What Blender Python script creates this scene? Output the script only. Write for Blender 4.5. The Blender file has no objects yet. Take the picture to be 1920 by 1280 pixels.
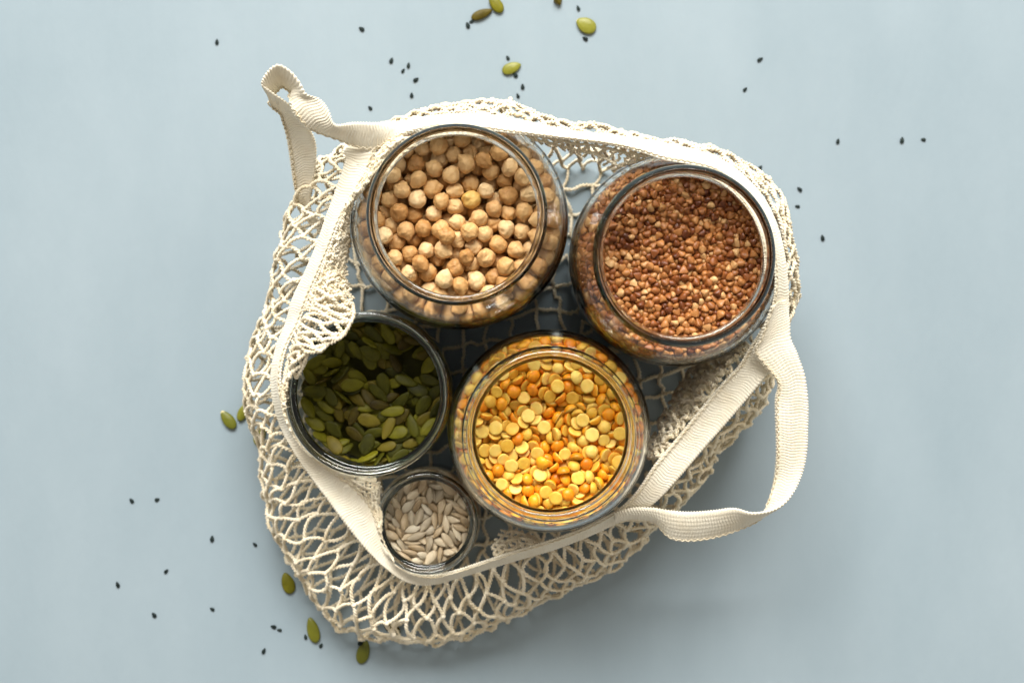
import bpy, math, random
from mathutils import Vector, noise, Quaternion, Matrix

random.seed(11)
S = bpy.context.scene
C = S.collection

# ---------------------------------------------------------------- camera, light, exposure
CAM_Z = 0.853
cam_d = bpy.data.cameras.new('camera'); cam_d.lens = 50; cam_d.sensor_width = 36
cam_d.clip_start = 0.05; cam_d.clip_end = 60
cam_d.dof.use_dof = True; cam_d.dof.focus_distance = CAM_Z - 0.108; cam_d.dof.aperture_fstop = 7.0
cam = bpy.data.objects.new('camera', cam_d); C.objects.link(cam); cam.location = (0, 0, CAM_Z)
S.camera = cam

world = bpy.data.worlds.new('World'); S.world = world; world.use_nodes = True
wn = world.node_tree; wb = wn.nodes['Background']
wb.inputs[0].default_value = (1.0, 0.92, 0.82, 1); wb.inputs[1].default_value = 0.32

def lamp(name, loc, target, size, size_y, power, color):
    d = bpy.data.lights.new(name, 'AREA'); d.shape = 'RECTANGLE'; d.size = size; d.size_y = size_y
    d.energy = power; d.color = color
    o = bpy.data.objects.new(name, d); C.objects.link(o); o.location = loc
    o.rotation_euler = (Vector(target) - Vector(loc)).to_track_quat('-Z', 'Y').to_euler()
    return o
lamp('window_light', (-0.12, 2.75, 2.55), (0, 0.0, 0), 3.0, 1.8, 305.0, (1.0, 0.985, 0.955))
lamp('added_bounce_fill', (-2.6, -0.7, 1.0), (0, 0, 0.1), 1.6, 1.2, 5.0, (1.0, 0.92, 0.82))  # added fill lamp standing in for room bounce, brightens glass rims and shadows
lamp('added_bounce_fill', (2.4, 0.6, 1.1), (0, 0, 0.1), 1.6, 1.2, 11.0, (1.0, 0.90, 0.78))  # second added fill, opposite side; no actual lamp stands here

S.view_settings.view_transform = 'Standard'; S.view_settings.look = 'None'
S.view_settings.exposure = 0.1; S.view_settings.gamma = 1
S.render.engine = 'CYCLES'
S.cycles.use_denoising = True
S.cycles.max_bounces = 18; S.cycles.transmission_bounces = 16; S.cycles.glossy_bounces = 8; S.cycles.diffuse_bounces = 4
S.cycles.transparent_max_bounces = 16
S.cycles.caustics_refractive = True; S.cycles.caustics_reflective = False
S.cycles.sample_clamp_indirect = 80.0

# ---------------------------------------------------------------- helpers
def at(px, py, z=0.0):
    """The place in the room, at height z (m), that the photograph (1920 x 1280) shows at px, py."""
    k = (CAM_Z - z) * 36 / 50 / 1920
    return Vector(((px - 960) * k, (640 - py) * k, z))

def tag(o, label=None, cat=None, group=None, kind=None):
    if label: o['label'] = label
    if cat: o['category'] = cat
    if group: o['group'] = group
    if kind: o['kind'] = kind
    return o

def mesh(name, vs, fs, mat, smooth=True):
    me = bpy.data.meshes.new(name)
    me.from_pydata([tuple(v) for v in vs], [], fs)
    for m in (mat if isinstance(mat, (list, tuple)) else [mat]): me.materials.append(m)
    if smooth: me.polygons.foreach_set('use_smooth', [True] * len(me.polygons))
    me.update()
    return me

def link(name, me, parent=None):
    o = bpy.data.objects.new(name, me); C.objects.link(o)
    if parent: o.parent = parent
    return o

def empty(name, loc=(0, 0, 0)):
    o = bpy.data.objects.new(name, None); C.objects.link(o); o.location = loc; o.empty_display_size = 0.01
    return o

# ---------------------------------------------------------------- materials
def mat(name, base, rough=0.6, spec=0.5):
    m = bpy.data.materials.new(name); m.use_nodes = True
    b = m.node_tree.nodes['Principled BSDF']
    b.inputs['Base Color'].default_value = (*base, 1); b.inputs['Roughness'].default_value = rough
    b.inputs['Specular IOR Level'].default_value = spec
    return m, m.node_tree, b

def nd(nt, t, **kw):
    n = nt.nodes.new(t)
    for k, v in kw.items():
        if k.startswith('i_'):
            key = k[2:].replace('_', ' ')
            n.inputs[key].default_value = v
        else: setattr(n, k, v)
    return n

def ramp(nt, fac, stops):
    r = nt.nodes.new('ShaderNodeValToRGB')
    el = r.color_ramp.elements
    while len(el) > 1: el.remove(el[0])
    el[0].position = stops[0][0]; el[0].color = (*stops[0][1], 1)
    for p, c in stops[1:]:
        e = el.new(p); e.color = (*c, 1)
    nt.links.new(fac, r.inputs[0])
    return r.outputs[0]

def seed_mat(name, dark, mid, light, rough=0.5, scale=300, bump=0.2, sss=0.0, spec=0.4, bump_scale=900, bump_dist=.0004):
    """Each grain takes its own tone (Object Info random) and carries fine mottling."""
    m, nt, b = mat(name, mid, rough, spec)
    tc = nd(nt, 'ShaderNodeTexCoord'); oi = nd(nt, 'ShaderNodeObjectInfo')
    add = nd(nt, 'ShaderNodeVectorMath', operation='ADD')
    nt.links.new(tc.outputs['Object'], add.inputs[0])
    sc = nd(nt, 'ShaderNodeVectorMath', operation='SCALE'); sc.inputs[0].default_value = (1, 2, 3)
    nt.links.new(oi.outputs['Random'], sc.inputs['Scale']); nt.links.new(sc.outputs[0], add.inputs[1])
    n1 = nd(nt, 'ShaderNodeTexNoise', i_Scale=scale, i_Detail=5.0, i_Roughness=0.6); nt.links.new(add.outputs[0], n1.inputs['Vector'])
    mx = nd(nt, 'ShaderNodeMath', operation='MULTIPLY_ADD'); mx.inputs[1].default_value = 0.55
    mm = nd(nt, 'ShaderNodeMath', operation='MULTIPLY'); mm.inputs[1].default_value = 0.5
    at_ = nd(nt, 'ShaderNodeAttribute', attribute_name='tone'); sm = nd(nt, 'ShaderNodeMath', operation='ADD'); fr = nd(nt, 'ShaderNodeMath', operation='FRACT')
    nt.links.new(oi.outputs['Random'], sm.inputs[0]); nt.links.new(at_.outputs['Fac'], sm.inputs[1]); nt.links.new(sm.outputs[0], fr.inputs[0])
    nt.links.new(fr.outputs[0], mm.inputs[0]); nt.links.new(n1.outputs[0], mx.inputs[0]); nt.links.new(mm.outputs[0], mx.inputs[2])
    col = ramp(nt, mx.outputs[0], [(0.22, dark), (0.5, mid), (0.8, light)])
    nt.links.new(col, b.inputs['Base Color'])
    n2 = nd(nt, 'ShaderNodeTexNoise', i_Scale=bump_scale, i_Detail=4.0); nt.links.new(add.outputs[0], n2.inputs['Vector'])
    bp = nd(nt, 'ShaderNodeBump', i_Strength=bump, i_Distance=bump_dist); nt.links.new(n2.outputs[0], bp.inputs['Height'])
    nt.links.new(bp.outputs[0], b.inputs['Normal'])
    if sss:
        b.inputs['Subsurface Weight'].default_value = sss
        b.inputs['Subsurface Radius'].default_value = (1.0, 0.6, 0.25); b.inputs['Subsurface Scale'].default_value = 0.0012
    return m

M = {}
M['chick_a'] = seed_mat('chickpea_skin', (.36, .165, .045), (.60, .335, .12), (.74, .49, .23), 0.55, 240, 0.9, bump_scale=330, bump_dist=.0011)
M['chick_b'] = seed_mat('chickpea_skin_rosy', (.42, .21, .07), (.66, .40, .165), (.80, .57, .30), 0.58, 240, 0.9, bump_scale=330, bump_dist=.0011)
M['chick_y'] = seed_mat('chickpea_skin_yellow', (.50, .27, .05), (.64, .38, .09), (.72, .48, .16), 0.5, 160, 0.2)
M['buck_a'] = seed_mat('buckwheat_husk', (.085, .018, .004), (.25, .075, .016), (.47, .20, .06), 0.4, 200, 0.1)
M['buck_b'] = seed_mat('buckwheat_husk_tan', (.20, .06, .013), (.40, .16, .042), (.64, .38, .16), 0.42, 200, 0.1)
M['pea_dome'] = seed_mat('pea_dome', (.66, .17, .004), (.80, .28, .007), (.88, .42, .02), 0.38, 200, 0.12, 0.25)
M['pea_flat'] = seed_mat('pea_cut_face', (.66, .34, .025), (.80, .50, .07), (.88, .63, .16), 0.5, 350, 0.2, 0.25)
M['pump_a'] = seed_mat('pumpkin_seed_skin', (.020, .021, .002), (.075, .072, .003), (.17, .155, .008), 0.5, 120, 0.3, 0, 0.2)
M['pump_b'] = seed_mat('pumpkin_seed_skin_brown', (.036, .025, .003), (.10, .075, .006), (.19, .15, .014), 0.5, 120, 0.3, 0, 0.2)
M['sun_a'] = seed_mat('sunflower_kernel', (.38, .27, .15), (.56, .44, .28), (.70, .60, .43), 0.55, 140, 0.3)
M['sun_b'] = seed_mat('sunflower_kernel_grey', (.32, .25, .16), (.47, .39, .27), (.62, .54, .40), 0.6, 140, 0.3)
M['sesame'] = seed_mat('black_sesame_skin', (.006, .012, .011), (.012, .021, .020), (.022, .034, .030), 0.6, 300, 0.3, 0, 0.15)
M['germ'] = seed_mat('pale_seed_tip', (.55, .45, .20), (.65, .56, .28), (.75, .66, .40), 0.5, 300, 0.2)

# cotton
def cotton_mat(name, base, dark, tex_scale=1500):
    m, nt, b = mat(name, base, 0.92, 0.12)
    tc = nd(nt, 'ShaderNodeTexCoord')
    n = nd(nt, 'ShaderNodeTexNoise', i_Scale=90.0, i_Detail=6.0); nt.links.new(tc.outputs['Object'], n.inputs['Vector'])
    col = ramp(nt, n.outputs[0], [(0.3, dark), (0.62, base)])
    nt.links.new(col, b.inputs['Base Color'])
    n2 = nd(nt, 'ShaderNodeTexNoise', i_Scale=tex_scale, i_Detail=5.0, i_Roughness=0.7); nt.links.new(tc.outputs['Object'], n2.inputs['Vector'])
    bp = nd(nt, 'ShaderNodeBump', i_Strength=0.6, i_Distance=0.0005); nt.links.new(n2.outputs[0], bp.inputs['Height'])
    nt.links.new(bp.outputs[0], b.inputs['Normal'])
    b.inputs['Sheen Weight'].default_value = 0.25; b.inputs['Sheen Roughness'].default_value = 0.5
    return m
M['cord'] = cotton_mat('cotton_cord', (.89, .80, .615), (.82, .695, .47))
M['tape'] = cotton_mat('cotton_tape', (.90, .835, .68), (.84, .755, .58))

# glass with a green body tint that only shows where the wall is thick
def glass_mat(name, dens=11.0):
    m, nt, b = mat(name, (1, 1, 1), 0.0, 0.5)
    b.inputs['Transmission Weight'].default_value = 1.0; b.inputs['IOR'].default_value = 1.5
    va = nd(nt, 'ShaderNodeVolumeAbsorption', i_Density=dens); va.inputs['Color'].default_value = (.55, .78, .62, 1)
    nt.links.new(va.outputs[0], nt.nodes['Material Output'].inputs['Volume'])
    tc = nd(nt, 'ShaderNodeTexCoord')
    n = nd(nt, 'ShaderNodeTexNoise', i_Scale=25.0, i_Detail=2.0); nt.links.new(tc.outputs['Object'], n.inputs['Vector'])
    bp = nd(nt, 'ShaderNodeBump', i_Strength=0.12, i_Distance=0.002); nt.links.new(n.outputs[0], bp.inputs['Height'])
    nt.links.new(bp.outputs[0], b.inputs['Normal'])
    return m
M['glass'] = glass_mat('jar_glass')

def table_mat():
    m, nt, b = mat('pale_blue_board', (.50, .60, .63), 0.55, 0.3)
    tc = nd(nt, 'ShaderNodeTexCoord')
    mp = nd(nt, 'ShaderNodeMapping'); mp.inputs['Scale'].default_value = (1.0, 0.45, 1); nt.links.new(tc.outputs['Object'], mp.inputs['Vector'])
    n = nd(nt, 'ShaderNodeTexNoise', i_Scale=9.0, i_Detail=9.0, i_Roughness=0.62); nt.links.new(mp.outputs[0], n.inputs['Vector'])
    col = ramp(nt, n.outputs[0], [(0.3, (.250, .316, .352)), (0.7, (.296, .362, .398))])
    v = nd(nt, 'ShaderNodeTexVoronoi', i_Scale=46.0); nt.links.new(tc.outputs['Object'], v.inputs['Vector'])
    lt = nd(nt, 'ShaderNodeMath', operation='LESS_THAN'); lt.inputs[1].default_value = 0.022; nt.links.new(v.outputs['Distance'], lt.inputs[0])
    n3 = nd(nt, 'ShaderNodeTexNoise', i_Scale=6.0); nt.links.new(tc.outputs['Object'], n3.inputs['Vector'])
    gt = nd(nt, 'ShaderNodeMath', operation='GREATER_THAN'); gt.inputs[1].default_value = 0.55; nt.links.new(n3.outputs[0], gt.inputs[0])
    mu = nd(nt, 'ShaderNodeMath', operation='MULTIPLY'); nt.links.new(lt.outputs[0], mu.inputs[0]); nt.links.new(gt.outputs[0], mu.inputs[1])
    mu2 = nd(nt, 'ShaderNodeMath', operation='MULTIPLY'); mu2.inputs[1].default_value = 0.35; nt.links.new(mu.outputs[0], mu2.inputs[0])
    mix = nd(nt, 'ShaderNodeMix', data_type='RGBA'); nt.links.new(mu2.outputs[0], mix.inputs['Factor'])
    nt.links.new(col, mix.inputs[6]); mix.inputs[7].default_value = (.22, .27, .28, 1)
    nt.links.new(mix.outputs[2], b.inputs['Base Color'])
    n2 = nd(nt, 'ShaderNodeTexNoise', i_Scale=220.0, i_Detail=5.0); nt.links.new(mp.outputs[0], n2.inputs['Vector'])
    bp = nd(nt, 'ShaderNodeBump', i_Strength=0.16, i_Distance=0.0008); nt.links.new(n2.outputs[0], bp.inputs['Height'])
    nt.links.new(bp.outputs[0], b.inputs['Normal'])
    return m
M['table'] = table_mat()

# ---------------------------------------------------------------- the surface
tw = link('table', mesh('table', [(-1.2, -.9, 0), (1.2, -.9, 0), (1.2, .9, 0), (-1.2, .9, 0),
                                  (-1.2, -.9, -.03), (1.2, -.9, -.03), (1.2, .9, -.03), (-1.2, .9, -.03)],
                        [(0, 1, 2, 3), (7, 6, 5, 4), (0, 4, 5, 1), (1, 5, 6, 2), (2, 6, 7, 3), (3, 7, 4, 0)], M['table'], False))
tag(tw, kind='structure')

# ---- seed shapes, in millimetres ------------------------------------------
def ball(n_lon, n_lat, f):
    """Closed surface from f(direction) -> point; poles at +-Z."""
    vs = [f(Vector((0, 0, -1)))]
    for j in range(1, n_lat):
        th = math.pi * j / n_lat
        for i in range(n_lon):
            ph = 2 * math.pi * i / n_lon
            vs.append(f(Vector((math.sin(th) * math.cos(ph), math.sin(th) * math.sin(ph), -math.cos(th)))))
    vs.append(f(Vector((0, 0, 1))))
    fs = []
    for i in range(n_lon):
        fs.append((0, 1 + (i + 1) % n_lon, 1 + i))
    for j in range(n_lat - 2):
        a, b = 1 + j * n_lon, 1 + (j + 1) * n_lon
        for i in range(n_lon):
            k = (i + 1) % n_lon
            fs.append((a + i, a + k, b + k, b + i))
    a, top = 1 + (n_lat - 2) * n_lon, len(vs) - 1
    for i in range(n_lon):
        fs.append((a + i, a + (i + 1) % n_lon, top))
    return vs, fs

def chickpea_geo(seed, lon=40, lat=28):
    o = Vector((seed * 7.3, seed * 3.1, 0)); R = 4.58 + 0.16 * ((seed * 37) % 5 - 2)
    def f(d):
        r = R * (1 + 0.11 * noise.noise(d * 1.6 + o) + 0.035 * noise.noise(d * 3.6 + o) - 0.06 * max(0, 1 - abs(noise.noise(d * 1.5 + o * 1.7)) / 0.10) + 0.008 * noise.noise(d * 13 + o))
        a = math.atan2(d.y, d.x)
        beak = math.exp(-((1 - d.z) / 0.045)) * 0.20 + math.exp(-((1 - d.z) / 0.2)) * 0.05
        groove = 0.05 * math.exp(-(d.x / 0.13) ** 2) * max(0, 0.5 + d.z * 0.7) * (1 if d.y > 0 else 0.35)
        wr = 0.02 * math.sin(a * 9 + 2 * d.z + seed) * (1 - d.z * d.z) * (0.5 + noise.noise(d * 2 + o))
        dent = 0.05 * math.exp(-((1 + d.z) / 0.07))
        p = d * r * (1 + beak - groove * 1.5 + wr - dent)
        return Vector((p.x * 0.97, p.y * 1.03, p.z * 1.02 + 0.1 * R * max(0, d.z) * d.y))
    return ball(lon, lat, f)

def buckwheat_geo(seed, lon=24, lat=12):
    o = Vector((seed * 5.3, seed * 2.1, 4)); sc = 1.24 + 0.08 * ((seed * 53) % 5 - 2)
    def f(d):
        t = (1 - d.z) / 2                       # 0 at the tip
        a = math.atan2(d.y, d.x)
        prof = (min(1, t * 1.55) ** 0.72) * (1 - max(0, (t - 0.55) / 0.45) ** 2.4) ** 0.55
        tri = min(1.75, 1 / max(.5, max(math.cos(a + math.pi / 3 - k * 2.0944) for k in range(3)))); lobe = 0.30 + 0.42 * tri
        r = 2.05 * prof * lobe * (1 + 0.07 * noise.noise(d * 2 + o))
        return Vector((math.cos(a) * r, math.sin(a) * r * 0.95, (0.55 - t) * 4.0)) * sc
    return ball(lon, lat, f)

def pea_geo(seed, lon=20, lat=14):
    o = Vector((seed * 4.3, seed * 6.1, 8)); R = 3.55 + 0.12 * ((seed * 29) % 5 - 2)
    def f(d):
        a = math.atan2(d.y, d.x); rr = 1 + 0.06 * noise.noise(Vector((math.cos(a), math.sin(a), 0)) * 1.6 + o)
        if d.z >= 0:                            # dome
            h = math.sqrt(max(0, 1 - d.z * d.z)); r = h ** 0.95; z = d.z ** 0.9 * 0.86
        else:                                   # flat cut face, faintly dished
            h = math.sqrt(max(0, 1 - d.z * d.z)); r = min(1, h ** 0.75); z = -0.13 * (1 - h ** 6) + 0.03 * (1 - h) * (1 + noise.noise(d * 3 + o))
        return Vector((math.cos(a) * r * R * rr, math.sin(a) * r * R * rr, z * R - 1.1))
    return ball(lon, lat, f)

def pumpkin_geo(seed, lon=24, lat=14):
    o = Vector((seed * 3.3, seed * 9.1, 2)); L = 6.6 + 0.35 * ((seed * 31) % 5 - 2); W = 3.3 + 0.25 * ((seed * 17) % 5 - 2)
    T = 1.15 + 0.12 * ((seed * 13) % 3 - 1)
    def f(d):
        x = d.x; egg = 1 - 0.15 * x - 0.05 * x * x * (1 if x > 0 else 0)
        lens = max(0, 1 - (d.x ** 2 + d.y ** 2))
        z = (1 if d.z > 0 else -1) * T * (0.16 * min(1, lens * 8) + 0.84 * lens ** 0.62) * (1 + 0.12 * noise.noise(d * 2.2 + o))
        y = d.y * W * egg * (1 + 0.04 * noise.noise(d * 1.5 + o))
        tip = 0.3 * math.exp(-((1 - d.x) / 0.03))
        return Vector((x * L + tip, y, z + 0.05 * L * (x * x) * noise.noise(o)))
    return ball(lon, lat, f)

def sunflower_geo(seed, lon=20, lat=16):
    o = Vector((seed * 2.3, seed * 8.1, 6)); L = 5.3 + 0.35 * ((seed * 31) % 5 - 2); W = 2.4 + 0.15 * ((seed * 17) % 5 - 2)
    def f(d):
        t = (d.z + 1) / 2                        # long axis z, tip at +1
        a = math.atan2(d.y, d.x)
        prof = math.sin(math.pi * min(1, t * 0.93 + 0.07) ** 1.25) ** 0.72 if t < 0.999 else 0
        ridge = 1 + 0.035 * math.cos(a * 4 + 0.6) + 0.03 * noise.noise(Vector((math.cos(a) * 2, math.sin(a) * 2, t * 2)) + o)
        return Vector(((t - 0.5) * 2 * L, math.cos(a) * W * prof * ridge, math.sin(a) * 1.5 * prof * ridge))
    return ball(lon, lat, f)

GEO = {'chickpea': chickpea_geo, 'buckwheat': buckwheat_geo, 'pea': pea_geo, 'pumpkin': pumpkin_geo, 'sunflower': sunflower_geo}

# ---- jars: (r, z) in millimetres, outer wall bottom->lip, then inner wall lip->bottom
def tall_jar(R, rim, hole, H=135, step=0):
    s = R / 58.7; k = H - 135
    outer = [(0, 2.2), (R * 0.55, 1.4), (R * 0.78, 0.2), (R * 0.86, 0), (R * 0.93, 1.5), (R * 0.965, 6), (R * 0.975, 20), (R * 0.99, 55), (R, 84 + k), (R - 0.1, 94 + k),
             (R - 1.5, 101 + k), (R - 5, 107.5 + k), (R - 9.5, 112.5 + k), (rim - 1.6, 116.5 + k), (rim - 2.4, 118.5 + k), (rim - 2.2, 120.5 + k), (rim - 0.6, 121.8 + k), (rim, 123.5 + k),
             (rim, 129.5 + k), (rim - 0.6, 132.3 + k), (rim - 2.0, 134.2 + k), ((rim + hole) / 2, 135 + k)]
    inner = [(hole + step + 0.9, 134.4 + k), (hole + step + 0.1, 133 + k), (hole + step * .9, 128 + k), (hole + step * .3, 125.5 + k), (hole, 123 + k), (hole, 120.5 + k), (hole + 0.8, 117.5 + k), (R - 12.2, 111.3 + k), (R - 7.2, 106.4 + k), (R - 3.9, 100.5 + k),
             (R - 2.6, 93.5 + k), (R - 2.5, 84 + k), (R * 0.99 - 2.5, 55), (R * 0.975 - 2.5, 20), (R * 0.95 - 2.8, 9), (R * 0.88 - 4, 5.6), (R * 0.5, 6), (0, 6.6)]
    return outer, inner
def tumbler(R, rim, hole, H, step=0):
    outer = [(0, 1.8), (R * 0.6, 1.2), (R * 0.8, 0), (R * 0.88, 0.2), (R * 0.95, 2.5), (R * 0.98, 8), (R, H * 0.45), (R, H * 0.72), (R - 0.3, H - 14), (R - 1.6, H - 10.5), (R - 1.9, H - 9.6), (R - 1.6, H - 8.6),
             (rim - 0.1, H - 8), (rim, H - 7.2), (rim, H - 2.2), (rim - 0.2, H - 1.0), (rim - 0.9, H - 0.3), (rim - 1.8, H - 0.1), ((rim + hole + step) / 2, H)]
    inner = [(hole + step + 0.9, H - 0.1), (hole + step + 0.2, H - 0.5), (hole + step, H - 1.4), (hole + step, H - 3.6), (hole + step - .3, H - 4.1), (hole + .6, H - 4.6), (hole + .1, H - 5.2), (hole, H - 6.5), (hole + .3, H - 12),
             (R - 3.3, H - 16), (R - 2.4, H * 0.7), (R - 2.3, H * 0.45), (R * 0.98 - 2.4, 10), (R * 0.9 - 2.8, 5.6), (R * 0.5, 5), (0, 5.4)]
    return outer, inner
JARS = {  # centre x, y (mm), profile
    'chickpea': ((-28.0, 64.4), tall_jar(58.3, 46.2, 40.9, 135, 1.9)),
    'buckwheat': ((87.4, 43.4), tall_jar(57.0, 46.4, 40.7, 135, 2.0)),
    'pea': ((19.8, -47.8), tall_jar(54.6, 45.6, 38.6, 131, 3.4)),
    'pumpkin': ((-78.0, -28.4), tumbler(45.2, 44.6, 38.9, 86, 2.9)),
    'sunflower': ((-47.6, -101.2), tumbler(29.9, 28.6, 23.7, 61, 2.5)),
}
LIFT = {}

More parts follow.
